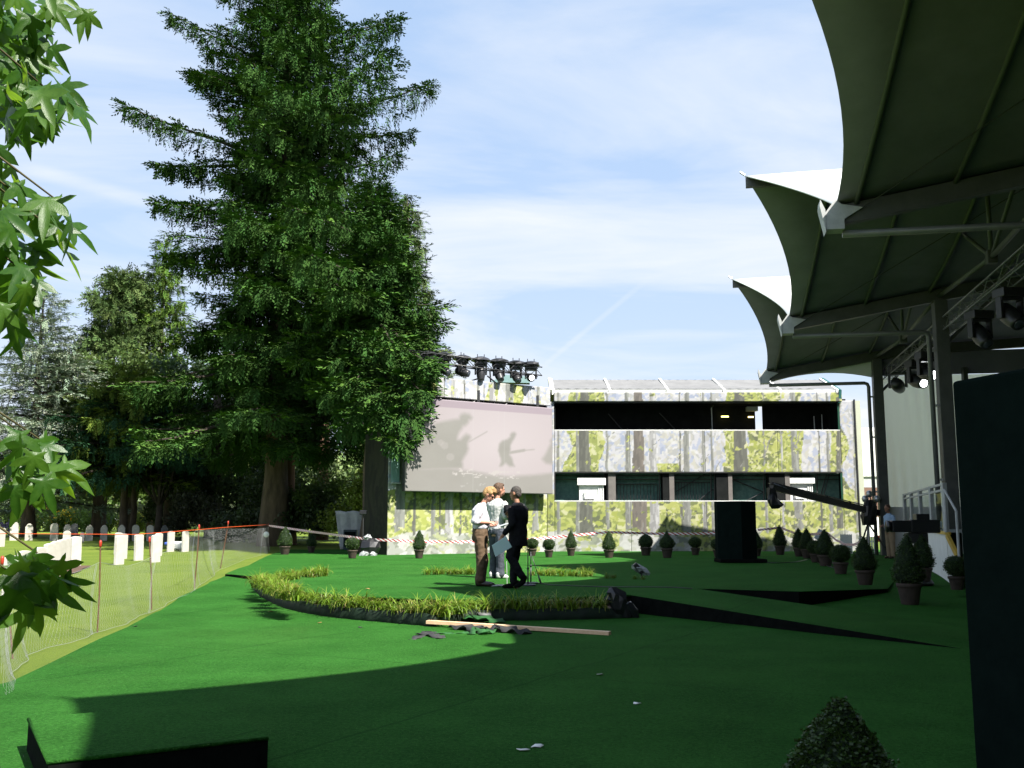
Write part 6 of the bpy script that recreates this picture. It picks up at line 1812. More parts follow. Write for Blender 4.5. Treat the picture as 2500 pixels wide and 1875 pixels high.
# litter: leaves and bits of paper on the carpet
M['litter'] = pmat("dry_leaf", (0.45, 0.24, 0.10), None, rough=0.8); M['paper'] = pmat("paper_scrap", (0.75, 0.74, 0.70), None, rough=0.8)
for i, (px, py, mt, nm, lab) in enumerate(((660, 1496, 'litter', 'fallen_leaf', "dry leaf left of the trough"), (780, 1524, 'litter', 'fallen_leaf', "dry leaf in front of the trough"), (897, 1440, 'litter', 'fallen_leaf', "dry leaf lying on the stage"),
                              (1465, 1653, 'paper', 'paper_scrap', "tiny paper scrap on the shaded carpet centre"), (1556, 1726, 'paper', 'paper_scrap', "white paper scrap on the shaded carpet"), (1312, 1834, 'paper', 'paper_scrap', "larger paper scrap near the bottom edge"), (1278, 1841, 'paper', 'paper_scrap', "smaller paper scrap near the bottom edge"),
                              (330, 1533, 'felt', 'cloth_scrap', "tiny dark scrap on the carpet by the fence"), (880, 1535, 'felt', 'cloth_scrap', "tiny dark scrap in front of the trough"))):
    p = onterrain(px, py); rr = random.Random(i); s = .045
    vs = [(s * rr.uniform(.6, 1.1) * math.cos(6.283 * k / 6), s * .6 * rr.uniform(.5, 1.1) * math.sin(6.283 * k / 6), .02 + rr.uniform(-.006, .012)) for k in range(6)]
    if px == 897: p = onplane(px, py, STAGE_Z)
    o = MB().add(vs + [(0, 0, .024)], [(k, (k + 1) % 6, 6) for k in range(6)]).build(nm, M[mt], None, True, p)
    o.modifiers.new("t", 'SOLIDIFY').thickness = .004
    tag(o, lab + ", a scrap of litter", "litter")

# ------------------------------------------------------------------ carpeted step in the left foreground
fbz = .21
c0 = onplane(70, 1753, fbz); c1 = onplane(118, 1858, fbz); c2 = onplane(655, 1799, fbz); c3 = c2 + (c0 - c1)
stp_ = thing("carpeted_step", Vector((c1.x, c1.y, 0)), "low carpet-topped platform with black sides in the bottom left corner", "platform")
o_ = Vector(stp_.location)
MB().add([v - o_ for v in (c0, c1, c2, c3)], [(0, 1, 2, 3)]).build("top", M['carpet'], stp_)
vs = []
for v in (c0, c1, c2, c3): vs += [v - o_ - Vector((0, 0, .004)), Vector((v.x, v.y, -.02)) - o_]
MB().add(vs, [(2 * i, 2 * ((i + 1) % 4), 2 * ((i + 1) % 4) + 1, 2 * i + 1) for i in range(4)]).build("skirt", M['black_cloth'], stp_)
rim_ = MB().tube([v - o_ - Vector((0, 0, .008)) for v in (c0, c1, c2)], .012, 6).build("edge_binding", M['carpet'], stp_, True)

# ------------------------------------------------------------------ big black case at the right edge
kp = at(2322, 931, 5.3); kx, ky, kz = kp.x, 5.3, kp.z
case = thing("black_case", Vector((kx, ky, 0)), "huge black felt-covered case filling the right edge of the picture", "case")
d = Vector((.30, -.95, 0)).normalized(); nrm = Vector((.95, .30, 0))
P = [Vector((0, 0, 0)), d * 2.6, d * 2.6 + nrm * 1.6, nrm * 1.6]
top_ = [v + Vector((0, 0, kz )) for i, v in enumerate(P)]
cs = MB().add([v + Vector((0, 0, .012)) for v in P] + top_, [(0, 1, 5, 4), (1, 2, 6, 5), (2, 3, 7, 6), (3, 0, 4, 7), (4, 5, 6, 7), (3, 2, 1, 0)]).build("casing", M['cab'], case)
bv = cs.modifiers.new("b", 'BEVEL'); bv.width = .02; bv.segments = 2

# ------------------------------------------------------------------ camera crane
jr = thing("camera_crane", Vector((at(2118, 1250, 36.5).x, 36.5, terrain(13, 36.5))), "camera crane with long black arm and plastic-wrapped head in front of the printed wall", "camera crane")
J0 = Vector(jr.location)
piv = at(2118, 1246, 36.5); tipp = at(1884, 1188, 34.0)
jd = (tipp - piv).normalized(); 
MB().bar(piv + jd * -.6 - J0, tipp - J0, .15, .22).build("arm", M['black_metal'], jr)
MB().tube([piv + Vector((0, 0, .16)) - J0, tipp + Vector((0, 0, .14)) - J0], .02, 6).build("arm_cable", M['black_plastic'], jr)
for f_ in (.2, .45, .7, .9):
    q = piv.lerp(tipp, f_); MB().box(q + Vector((0, 0, .02)) - J0, (.05, .17, .28), Matrix.Rotation(.25, 3, 'Y')).build("arm_joint", M['black_metal'], jr)
crumple("wrapped_arm_end", jr, [(tuple(tipp + jd * -1.0 - J0 + Vector((0, 0, -.02))), .1), (tuple(tipp + jd * -.5 - J0 + Vector((0, 0, .05))), .13), (tuple(tipp + Vector((0, 0, .1)) - J0), .12)], M['black_plastic'], 8, 10, .35)
hc_ = at(1888, 1215, 34.0)
crumple("wrapped_camera", jr, [(tuple(hc_ - J0 + Vector((.05, 0, -.36))), .12), (tuple(hc_ - J0 + Vector((.10, 0, -.25))), .24), (tuple(hc_ - J0 + Vector((0, 0, -.08))), .22), (tuple(hc_ - J0 + Vector((-.04, 0, .12))), .15), (tuple(tipp - J0 + Vector((-.03, 0, -.05))), .14)], M['black_plastic'], 9, 13, .25)
crumple("wrapped_base", jr, [(tuple(piv - J0 + Vector((.03, 0, -.52))), .20), (tuple(piv - J0 + Vector((.03, 0, -.2))), .28), (tuple(piv - J0 + Vector((.08, 0, .15))), .27), (tuple(piv - J0 + Vector((.08, 0, .38))), .16)], M['clear_plastic'] if False else M['black_plastic'], 10, 13, .2)
for dx, dy in ((-.55, -.35), (.62, -.3), (.08, .6)):
    MB().tube([piv - J0 + Vector((0, 0, -.45)), Vector((dx, dy, .02)) + Vector((piv.x - J0.x, 0, 0))], .03, 8).build("tripod_leg", M['black_metal'], jr)
MB().tube([piv - J0 + Vector((0, 0, -.45)), Vector((piv.x - J0.x, 0, .35))], .045, 8).build("column", M['alu'], jr)
for k, (px, py) in enumerate(((2122, 1206), (2112, 1218), (2141, 1218))):
    q = at(px, py, 36.6)
    MB().lathe([(.01, -.13), (.09, -.1), (.125, 0), (.09, .1), (.01, .13)], 12, q - J0).build("counterweight", M['steel'], jr, True)
    MB().tube([q - J0, piv - J0 + jd * -.4], .02, 6).build("weight_rod", M['black_metal'], jr)
# white picket panels
for k, (x0, x1, y0, y1, lab) in enumerate(((2055, 2080, 1303, 1350, "left white picket panel below the crane"), (2100, 2136, 1309, 1352, "right white picket panel at the crane's feet"))):
    Y = 38.5
    pa = at(x0, y1, Y); pb = at(x1, y1, Y); zt = at(x0, y0, Y).z
    t = thing("picket_panel", Vector((pa.x, Y, terrain(pa.x, Y))), lab, "fence panel", "white picket panels by the crane")
    n_ = 7; H_ = zt - t.location.z
    for i in range(n_):
        x = (pb.x - pa.x) * i / (n_ - 1)
        MB().prism([(-.03, 0), (-.03, H_ - .05), (0, H_), (.03, H_ - .05), (.03, 0)], lambda a_, z_: (x + a_, 0, z_), (0, .02, 0)).build("picket", M['white_paint'], t)
    for z_ in (.18, H_ - .2): MB().box(((pb.x - pa.x) / 2, .035, z_), (pb.x - pa.x + .06, .02, .06)).build("rail", M['white_paint'], t)
# bits around the crane's feet
for px, py, Y, sz, c, nm, lab in ((2152, 1315, 39.5, (.35, .3, .25), (.45, .05, .02), "red_crate", "red crate behind the grandstand post"), (2040, 1345, 34.5, (.34, .25, .14), (.05, .12, .6), "blue_bag", "small blue bag between the topiaries"), (2008, 1310, 37.5, (.5, .05, .4), (.55, .6, .66), "silver_board", "silver-grey board leaning behind the dark cone topiaries")):
    q = at(px, py, Y)
    o = MB().box((0, 0, 0), sz, Matrix.Rotation(.3 if nm != 'silver_board' else .0, 3, 'Z') @ Matrix.Rotation(.5 if nm == 'silver_board' else 0, 3, 'Y'), min(sz) * .2).build(nm, pmat(nm, c, None, rough=.5), None, True, (q.x, Y, max(terrain(q.x, Y) + sz[2] / 2, q.z)))
    tag(o, lab, "box")
# broadcast camera on its pedestal
bc = floor_hit(2236, 1478); bcY = 21.0
bc = Vector((at(2236, 1300, bcY).x, bcY, terrain(7, bcY) + .02))
tv = thing("broadcast_camera", bc, "black broadcast camera on a pedestal beside the dark topiaries", "camera")
C0 = Vector((0, 0, at(2230, 1285, bcY).z - bc.z))
def pxm(dx): return dx * bcY / FPX
MB().box(C0 + Vector((pxm(20), 0, 0)), (pxm(70), .22, pxm(32)), None, .02).build("body", M['black_plastic'], tv)
MB().box(C0 + Vector((pxm(-35), 0, pxm(0))), (pxm(50), .2, pxm(28)), None, .02).build("lens_box", M['black_plastic'], tv)
MB().lathe([(.10, 0), (.12, -.06), (.13, -.08)], 14, C0 + Vector((pxm(-60), 0, 0)), Matrix.Rotation(math.pi / 2, 3, 'Y')).build("lens_hood", M['black_plastic'], tv, True)
MB().box(C0 + Vector((pxm(15), 0, pxm(22))), (pxm(32), .2, pxm(16)), None, .015).build("viewfinder", M['black_plastic'], tv)
MB().box(C0 + Vector((pxm(0), 0, pxm(-28))), (pxm(52), .16, pxm(24)), None, .02).build("fluid_head", M['black_metal'], tv)
MB().tube([C0 + Vector((pxm(0), 0, pxm(-38))), (pxm(0), 0, .1)], .05, 10).build("column", M['black_metal'], tv, True)
MB().lathe([(.28, 0), (.30, .03), (.26, .10), (.06, .14)], 12, (pxm(0), 0, 0)).build("pedestal_base", M['black_metal'], tv, True)
MB().tube([C0 + Vector((pxm(-6), -.1, pxm(-38))), C0 + Vector((pxm(-36), -.2, pxm(-86)))], .013, 6).build("pan_handle", M['black_metal'], tv, True)
MB().tube([C0 + Vector((pxm(-36), -.2, pxm(-86))), C0 + Vector((pxm(-44), -.2, pxm(-96))), C0 + Vector((pxm(-44), -.2, pxm(-110)))], .025, 8).build("handle_grip", M['black_plastic'], tv, True)
MB().prism([(0, 0), (pxm(16), pxm(8)), (pxm(16), pxm(-10))], lambda x, z: C0 + Vector((pxm(46) + x, -.05, z + pxm(5))), (0, .02, 0)).build("script_sheet", pmat("pale_blue_sheet", (.55, .66, .72)), tv)

# ------------------------------------------------------------------ glazed viewing platform at the back
M['glass'] = pmat("balustrade_glass", (0.55, 0.65, 0.62), None, rough=0.05, spec=0.6, trans=None)
def glass_mat():
    m = bpy.data.materials.new("clear_glass"); m.use_nodes = True; nt = m.node_tree; b_ = nt.nodes["Principled BSDF"]
    t = nt.nodes.new('ShaderNodeBsdfTransparent'); t.inputs[0].default_value = (.78, .84, .82, 1); g_ = nt.nodes.new('ShaderNodeBsdfGlossy'); g_.inputs['Roughness'].default_value = .02
    mx = nt.nodes.new('ShaderNodeMixShader'); mx.inputs[0].default_value = .16
    nt.links.new(t.outputs[0], mx.inputs[1]); nt.links.new(g_.outputs[0], mx.inputs[2]); nt.links.new(mx.outputs[0], nt.nodes['Material Output'].inputs[0]); return m
M['glass'] = glass_mat()
M['yellow'] = pmat("yellow_trim", (0.55, 0.36, 0.06), None, rough=0.5)
va, vb = Vector((at(2214, 1352, 34).x, 34, 0)), Vector((at(2322, 1431, 21.5).x, 21.5, 0))
vp = thing("viewing_platform", vb, "white-sided viewing platform with yellow edge and glass balustrade", "platform")
V0 = Vector(vp.location)
vd = (va - vb); vn = Vector((vd.y, -vd.x, 0)).normalized()
def vz(f_, px_top): return 0
z_top = lambda f_: 1.20 + .12 * f_
for f0, f1 in ((0, .333), (.337, .665), (.67, 1)):
    a_, b_ = vb + vd * f0, vb + vd * f1
    m = MB().add([Vector((a_.x, a_.y, terrain(a_.x, a_.y) - .02)) - V0, Vector((b_.x, b_.y, terrain(b_.x, b_.y) - .02)) - V0, Vector((b_.x, b_.y, z_top(f1))) - V0, Vector((a_.x, a_.y, z_top(f0))) - V0], [(0, 1, 2, 3)]).build("side_panel", M['white_paint'], vp)
    m.modifiers.new("t", 'SOLIDIFY').thickness = .03
    MB().bar(Vector((a_.x, a_.y, z_top(f0) + .03)) - V0, Vector((b_.x, b_.y, z_top(f1) + .03)) - V0, .12, .06).build("edge_trim", M['yellow'], vp)
MB().add([Vector((vb.x, vb.y, 1.25)) - V0, Vector((va.x, va.y, 1.35)) - V0, Vector((va.x, va.y, 1.35)) + vn * 4 - V0, Vector((vb.x, vb.y, 1.25)) + vn * 4 - V0], [(0, 1, 2, 3)]).build("deck", M['inner_wall'], vp)
for f_ in (0.02, .25, .5, .75, .98):
    q = vb + vd * f_
    MB().box(Vector((q.x, q.y, z_top(f_) + .58)) - V0, (.09, .09, 1.05)).build("balustrade_post", M['alu'], vp)
for f0, f1 in ((.02, .25), (.25, .5), (.5, .75), (.75, .98)):
    a_, b_ = vb + vd * f0, vb + vd * f1
    for z_ in (.95, 1.08): MB().bar(Vector((a_.x, a_.y, z_top(f0) + z_)) - V0, Vector((b_.x, b_.y, z_top(f1) + z_)) - V0, .05, .05).build("rail", M['alu'], vp)
    g0, g1 = vb + vd * (f0 + .015), vb + vd * (f1 - .015)
    gl = MB().add([Vector((g0.x, g0.y, z_top(f0) + .12)) - V0, Vector((g1.x, g1.y, z_top(f1) + .12)) - V0, Vector((g1.x, g1.y, z_top(f1) + .9)) - V0, Vector((g0.x, g0.y, z_top(f0) + .9)) - V0], [(0, 1, 2, 3)]).build("glass_pane", M['glass'], vp)
# stair flank descending towards the right
sa, sb_ = at(2312, 1306, 21.4), at(2342, 1366, 20.2)
MB().bar(sa - V0, sb_ - V0, .06, .12).build("stair_string", M['yellow'], vp)
MB().add([sa - V0, sb_ - V0, Vector((sb_.x, sb_.y, terrain(sb_.x, sb_.y))) - V0, Vector((sa.x, sa.y, terrain(sa.x, sa.y))) - V0], [(0, 1, 2, 3)]).build("stair_flank", M['white_paint'], vp)
for q in (sa, sb_): MB().tube([q - V0, q + Vector((0, 0, .95)) - V0], .03, 8).build("stair_post", M['alu'], vp)
MB().tube([sa + Vector((0, 0, .95)) - V0, sb_ + Vector((0, 0, .95)) - V0], .025, 8).build("handrail", M['alu'], vp)

# ------------------------------------------------------------------ buildings beyond
wt = thing("white_marquee", Vector((at(2125, 1280, 62).x, 62, terrain(20, 62))), "white marquee with brown lower wall beyond the end of the printed wall", "marquee")
W0 = Vector(wt.location)
zz = lambda py: at(2125, py, 62).z - W0.z
MB().box((4, 1, (zz(1050) + zz(1163)) / 2), (14, 2, zz(1050) - zz(1163))).build("upper_wall", M['white_paint'], wt)
MB().box((4, 1.1, (zz(1163) + zz(1190)) / 2), (14, 2, zz(1163) - zz(1190) - .01)).build("grey_band", M['alu'], wt)
MB().box((4, 1.05, (zz(1190) + zz(1262)) / 2), (14, 2, zz(1190) - zz(1262) - .01)).build("brown_wall", pmat("brown_cladding", (.13, .075, .055), (.17, .1, .075), 1), wt)
MB().box((4, 1.0, zz(1262) / 2), (14, 2, zz(1262) - .02)).build("base_wall", M['white_paint'], wt)
for sx in (-1, 1): pass
vs = [(-3, 0, zz(1050)), (11, 0, zz(1050)), (11, 2, zz(1050)), (-3, 2, zz(1050)), (-2.6, 1, zz(1050) + .25), (10.6, 1, zz(1050) + .25)]
MB().add(vs, [(0, 1, 5, 4), (1, 2, 5), (2, 3, 4, 5), (3, 0, 4)]).build("roof", M['white_paint'], wt)
hp = gz(598, 150)
hs = thing("brick_house", Vector(hp), "small red brick house far off between the shaded trunks", "house")
M['brick'] = pmat("red_brick", (.32, .11, .06), (.40, .15, .09), 2, .85)
MB().box((0, 0, 1.6), (9, 6, 3.2)).build("wall", M['brick'], hs)
vs = [(-4.8, -3.3, 3.2), (4.8, -3.3, 3.2), (4.8, 3.3, 3.2), (-4.8, 3.3, 3.2), (-4.8, 0, 5.6), (4.8, 0, 5.6)]
MB().add(vs, [(0, 1, 5, 4), (2, 3, 4, 5), (0, 4, 3), (1, 2, 5)]).build("roof", pmat("dark_roof_tile", (.10, .075, .065), (.14, .1, .09), 2), hs)
for x in (-3, -1, 1, 3):
    f_ = MB().box((x, -3.03, 1.7), (.95, .08, 1.25)).build("window", M['white_paint'], hs); MB().box((x, -3.08, 1.7), (.75, .03, 1.05)).build("pane", M['lens'], f_)
# ------------------------------------------------------------------ sheeted panel and kit under the spruces
sp_ = onterrain(850, 1352); sp_.y = 43.0; sp_ = Vector((at(850, 1300, 43).x, 43, terrain(-7, 43)))
pn = thing("sheeted_panel", sp_, "grey sheeted mesh panel leaning beside the dark side of the screen wall", "panel")
x0 = at(818, 1300, 43).x - sp_.x; x1 = at(884, 1300, 43).x - sp_.x; H_ = at(850, 1248, 43).z - sp_.z
vs = []
for j in range(13):
    for i in range(13):
        t = i / 12; u_ = j / 12
        vs.append((x0 + (x1 - x0) * t + .22 * (1 - u_) * (1 - t), .02 * math.sin(i * 2.6 + j * .5) + .03 * math.sin(i * 1.2) + .12 * (1 - u_), H_ * u_ * (1 + .015 * math.sin(i))))
o = MB().add(vs, [(j * 13 + i, j * 13 + i + 1, j * 13 + i + 14, j * 13 + i + 13) for j in range(12) for i in range(12)]).build("sheet", pmat("grey_tarpaulin", (.30, .32, .33), (.42, .44, .45), 4, .5, .2), pn, True)
o.modifiers.new("t", 'SOLIDIFY').thickness = .01
for t in (0, .45, 1): MB().tube([(x0 + (x1 - x0) * t + .22 * (1 - t), .16, 0), (x0 + (x1 - x0) * t, .06, H_)], .02, 6).build("frame_tube", M['alu'], pn)
for z_ in (.35, .7, 1.05, 1.4): MB().tube([(x0 + .1, .14, z_), (x1, .14, z_)], .008, 5).build("frame_wire", M['alu'], pn)
p = at(856, 1300, 42.4)
t_ = thing("monitor_case", Vector((p.x, 42.4, terrain(p.x, 42.4))), "dark flat case standing in front of the grey sheeted panel", "case")
MB().box((0, 0, .42), (.56, .3, .84), None, .02).build("casing", pmat("dark_teal_case", (.02, .04, .045), None, rough=.5), t_)
MB().box((0, -.16, .45), (.46, .02, .6)).build("front_panel", M['cab'], t_)
p = at(905, 1330, 36.6)
t_ = thing("wrapped_kit", Vector((p.x, 36.6, terrain(p.x, 36.6))), "heap of dark equipment wrapped in clear plastic at the foot of the screen wall", "equipment")
crumple("black_case", t_, [((0, 0, .12), .3), ((0, 0, .3), .36), ((0, 0, .5), .33), ((0, 0, .62), .15)], M['black_plastic'], 21, 12, .15)
crumple("plastic_wrap", t_, [((-.25, -.2, 0), .14), ((-.2, -.2, .1), .16), ((-.2, -.2, .17), .06)], M['clear_plastic'], 22, 12, .25)
crumple("plastic_wrap", t_, [((.12, -.25, 0), .12), ((.12, -.25, .09), .13), ((.12, -.25, .14), .05)], M['clear_plastic'], 23, 12, .25)
crumple("plastic_bag", t_, [((-.12, -.1, .56), .08), ((-.1, -.1, .66), .14), ((-.08, -.1, .76), .05)], M['clear_plastic'], 24, 12, .25)
MB().box((-.3, .1, 1.55), (.26, .2, .16), None, .03).build("lamp_head", M['black_plastic'], t_)
MB().tube([(-.3, .1, 0), (-.3, .1, 1.5)], .02, 6).build("lamp_stand", M['black_metal'], t_)
# ------------------------------------------------------------------ people
def skin_mat(name, c): return pmat(name, c, tuple(min(1, v * 1.15) for v in c), 14, 0.5, 0.05, spec=0.35)
M['skin'] = skin_mat("skin", (0.34, 0.17, 0.115)); M['skin_tan'] = skin_mat("skin_tan", (0.24, 0.12, 0.075))
M['white_shirt'] = pmat("white_shirt_cotton", (0.50, 0.49, 0.53), (0.43, 0.42, 0.46), 5, 0.8, 0.5, 7)
M['dot_shirt'] = pmat("small_patterned_shirt", (0.48, 0.485, 0.475), (0.30, 0.31, 0.30), 60, 0.8, 0.3, 8, lo=.45, hi=.6)
M['blue_shirt'] = pmat("pale_blue_shirt", (0.30, 0.42, 0.58), (0.25, 0.36, 0.5), 5, 0.8, 0.3)
M['black_knit'] = pmat("black_knit", (0.008, 0.008, 0.010), (0.014, 0.014, 0.016), 8, 0.95, 0.4, 9, spec=0.08)
M['brown_cloth'] = pmat("brown_trouser_cloth", (0.075, 0.047, 0.027), (0.10, 0.065, 0.038), 5, 0.85, 0.5, 6)
M['jeans'] = pmat("dark_denim", (0.030, 0.036, 0.048), (0.055, 0.062, 0.078), 5, 0.85, 0.5, 7)
M['khaki'] = pmat("khaki_cloth", (0.20, 0.15, 0.09), (0.25, 0.19, 0.12), 5, 0.85, 0.3)
M['leather'] = pmat("dark_shoe_leather", (0.025, 0.014, 0.010), None, rough=0.35, spec=0.5)
M['sneaker'] = pmat("white_sneaker", (0.62, 0.61, 0.58), (0.35, 0.35, 0.35), 16, 0.6)
M['hair_blond'] = pmat("blond_hair", (0.22, 0.125, 0.05), (0.36, 0.23, 0.10), 30, 0.6, 0.8, 60, stretch=(1, 1, .5))
M['hair_brown'] = pmat("brown_hair", (0.055, 0.030, 0.018), (0.10, 0.058, 0.033), 30, 0.6, 0.8, 60)
M['hair_dark'] = pmat("short_dark_hair", (0.030, 0.026, 0.023), (0.06, 0.053, 0.047), 40, 0.7, 0.8, 70)
class Blob:
    """overlapping closed shapes that are fused into one continuous skin"""
    def __init__(s, k=1.0): s.mb = MB(); s.k = k
    def limb(s, pts, rads, n=12):
        P = [Vector(p) for p in pts]; rads = [r_ * (s.k if r_ > .036 else 1) for r_ in rads]
        # rounded ends
        d0 = (P[0] - P[1]).normalized(); d1 = (P[-1] - P[-2]).normalized()
        pts = [P[0] + d0 * rads[0] * .8] + P + [P[-1] + d1 * rads[-1] * .8]
        s.mb.tube(pts, [rads[0] * .45] + list(rads) + [rads[-1] * .45], n); return s
    def loft(s, rings, n=18):
        """rings: (centre, half width along axis a, half depth along axis b, axis a)"""
        vs = []
        for c, ra, rb, ax in rings:
            ax = Vector(ax).normalized(); by = Vector((-ax.y, ax.x, 0))
            for k in range(n):
                t = 6.283185 * k / n
                ct, st = math.cos(t), math.sin(t)
                e = .85
                vs.append(Vector(c) + ax * s.k * ra * math.copysign(abs(ct) ** e, ct) + by * s.k * rb * math.copysign(abs(st) ** e, st))
        m = len(rings)
        fs = [(i * n + k, i * n + (k + 1) % n, (i + 1) * n + (k + 1) % n, (i + 1) * n + k) for i in range(m - 1) for k in range(n)]
        fs += [tuple(range(n - 1, -1, -1)), tuple((m - 1) * n + k for k in range(n))]
        s.mb.add(vs, fs); return s
    def ell(s, c, r, rot=None, n=14):
        prof = [(math.sin(math.pi * i / 10), -math.cos(math.pi * i / 10)) for i in range(1, 10)]
        m = (rot or Matrix.Identity(3)) @ Matrix.Diagonal(Vector(r))
        s.mb.lathe(prof, n, c, m); return s
    def fuse(s, name, mat, parent, voxel=.009, smooth=4, wrinkle=0.0):
        o = s.mb.build(name, mat, parent)
        bm = bmesh.new(); bm.from_mesh(o.data); bmesh.ops.recalc_face_normals(bm, faces=bm.faces); bm.to_mesh(o.data); bm.free()
        r_ = o.modifiers.new("fuse", 'REMESH'); r_.mode = 'VOXEL'; r_.voxel_size = voxel; r_.use_smooth_shade = True
        sm = o.modifiers.new("soft", 'SMOOTH'); sm.iterations = smooth; sm.factor = .5
        if wrinkle:
            tx = bpy.data.textures.new("folds_" + name, 'CLOUDS'); tx.noise_scale = .11; tx.noise_depth = 2
            dm = o.modifiers.new("folds", 'DISPLACE'); dm.texture = tx; dm.strength = wrinkle; dm.mid_level = .5; dm.texture_coords = 'LOCAL'
        dg = bpy.context.evaluated_depsgraph_get()
        me = bpy.data.meshes.new_from_object(o.evaluated_get(dg))
        o.modifiers.clear(); old = o.data; o.data = me; bpy.data.meshes.remove(old)
        me.polygons.foreach_set("use_smooth", np.ones(len(me.polygons), dtype=bool))
        return o
def head_on(B, c, fwd, s=1.0, tilt=0.0):
    """skull, jaw, nose, ears, brow on a centre c, looking along fwd (unit, may point down)"""
    f = Vector(fwd).normalized(); up0 = Vector((0, 0, 1)); sd = f.cross(up0).normalized(); u = sd.cross(f)
    m = Matrix((f, sd, u)).transposed()
    L = lambda x, y, z: Vector(c) + m @ (Vector((x, y, z)) * s)
    B.ell(L(-.005, 0, .025), (.098 * s, .077 * s, .10 * s), m)
    B.ell(L(.035, 0, -.045), (.060 * s, .058 * s, .075 * s), m)
    B.ell(L(.068, 0, -.088), (.026 * s, .030 * s, .022 * s), m)            # chin
    B.ell(L(.082, 0, .022), (.018 * s, .055 * s, .014 * s), m)             # brow
    B.limb([L(.090, 0, .010), L(.112, 0, -.028)], [.009 * s, .014 * s], 8)   # nose
    B.ell(L(.088, 0, -.058), (.014 * s, .026 * s, .010 * s), m)            # lips
    for q in (-1, 1):
        B.ell(L(-.005, q * .078, -.008), (.020 * s, .010 * s, .033 * s), m)  # ear
    return L, m
def hand_on(B, wrist, d, palm_n, s=1.0, curl=.5, spread=.12):
    """palm and five unequal bent fingers; d points along the hand, palm_n is the palm's normal"""
    d = Vector(d).normalized(); nrm = Vector(palm_n).normalized(); sd = d.cross(nrm).normalized(); nrm = sd.cross(d).normalized()
    w = Vector(wrist)
    B.loft_hand = None
    for k in range(4):
        B.limb([w + sd * (k - 1.5) * .012 * s, w + d * .085 * s + sd * (k - 1.5) * .021 * s], [.017 * s, .0135 * s], 8)
    for k, ln in enumerate((.066, .076, .071, .056)):
        b0 = w + d * .088 * s + sd * (k - 1.5) * .0215 * s
        a1 = curl * .6; d1 = (d * math.cos(a1) + nrm * math.sin(a1) + sd * (k - 1.5) * spread * .4).normalized()
        a2 = curl * 1.5; d2 = (d * math.cos(a2) + nrm * math.sin(a2)).normalized()
        p1 = b0 + d1 * ln * .5 * s; p2 = p1 + d2 * ln * .5 * s
        B.limb([b0 - d * .02 * s, p1, p2], [.0095 * s, .0088 * s, .0075 * s], 7)
    t0 = w + d * .03 * s - sd * .028 * s
    td = (d * .7 - sd * .6 + nrm * .35).normalized()
    B.limb([t0, t0 + td * .038 * s, t0 + td * .038 * s + (td * .8 + d * .4).normalized() * .032 * s], [.013 * s, .0105 * s, .0085 * s], 7)
def shoe_on(B, heel, toe, h=.075, w=.044):
    a = Vector(heel); c = Vector(toe); d = (c - a); ax = Vector((-d.y, d.x, 0)).normalized()
    up = Vector((0, 0, 1))
    B.limb([a + up * h * .55, a.lerp(c, .35) + up * h * .60, a.lerp(c, .75) + up * h * .42, c - d.normalized() * .03 + up * h * .36], [w * .80, w * .98, w * .90, w * .62], 12)
    B.limb([a + up * h * .5, a + up * h * 1.3], [w * .85, w * .95], 10)
    return B
def glasses_on(parent, L, s=1.0):
    g = MB()
    for q in (-1, 1):
        c = [L(.098, q * .034 + .022 * math.cos(t * .7854), .0 + .017 * math.sin(t * .7854)) for t in range(9)]
        g.tube(c, .0025, 5)
        g.tube([L(.095, q * .058, .004), L(-.01, q * .082, .004)], .0025, 5)
    g.tube([L(.104, -.012, .004), L(.104, .012, .004)], .0025, 5)
    g.build("glasses", M['black_plastic'], parent, True)
def face_bits(parent, L, eye=True):
    for q in (-1, 1):
        e = MB(); e.lathe([(.3, -.95), (.8, -.6), (1, 0), (.8, .6), (.3, .95)], 10, L(.084, q * .031, .004), Matrix.Diagonal(Vector((.009, .012, .007)))); e.build("eye", M['black_plastic'], parent, True)

# --- man in white shirt and brown trousers, head bowed over his hands, facing right
p1 = onplane(1172, 1431, STAGE_Z)
man1 = thing("person", p1, "man with blond hair in white shirt and brown trousers looking down at his hands", "person")
ax = (0, 1, 0)                                       # shoulder axis runs away from the camera
B = Blob(.84)
B.loft([((-.005, 0, .78), .155, .115, ax), ((0, 0, .95), .165, .125, ax), ((.01, 0, 1.10), .155, .125, ax), ((-.01, 0, 1.28), .17, .125, ax), ((-.005, 0, 1.42), .185, .105, ax), ((.03, 0, 1.48), .10, .075, ax)])
B.limb([(.035, 0, 1.46), (.095, 0, 1.575)], [.062, .055])
hc = Vector((.155, -.01, 1.665)); hf = Vector((.80, -.12, -.55))
L1, m1 = head_on(B, hc, hf, 1.06)
for sy, el, wr in ((-.205, (-.10, -.245, 1.165), (.175, -.135, 1.150)), (.2, (-.02, .26, 1.15), (.20, .06, 1.10))):
    B.limb([(-.005, sy, 1.42), (-.05, sy * 1.1, 1.29), el], [.060, .052, .043]); B.limb([el, Vector(el).lerp(Vector(wr), .35), wr], [.043, .042, .028])
hand_on(B, (.175, -.135, 1.150), (.85, .35, -.05), (.1, .5, -.85), 1.1, .9)
hand_on(B, (.20, .06, 1.10), (.8, -.35, .1), (0, -.6, .8), 1.1, .8)
for sy, kx in ((-.085, .015), (.09, .05)):
    B.limb([(.0, sy, .88), (kx, sy * 1.05, .48), (-.02 + kx * .5, sy * 1.05, .09)], [.092, .062, .046])
    B.limb([(-.03 + kx * .5, sy * 1.05, .05), (.16 + kx * .5, sy * 1.1, .04)], [.04, .032])
body1 = B.fuse("body", M['skin'], man1, .008, 2)
B = Blob()
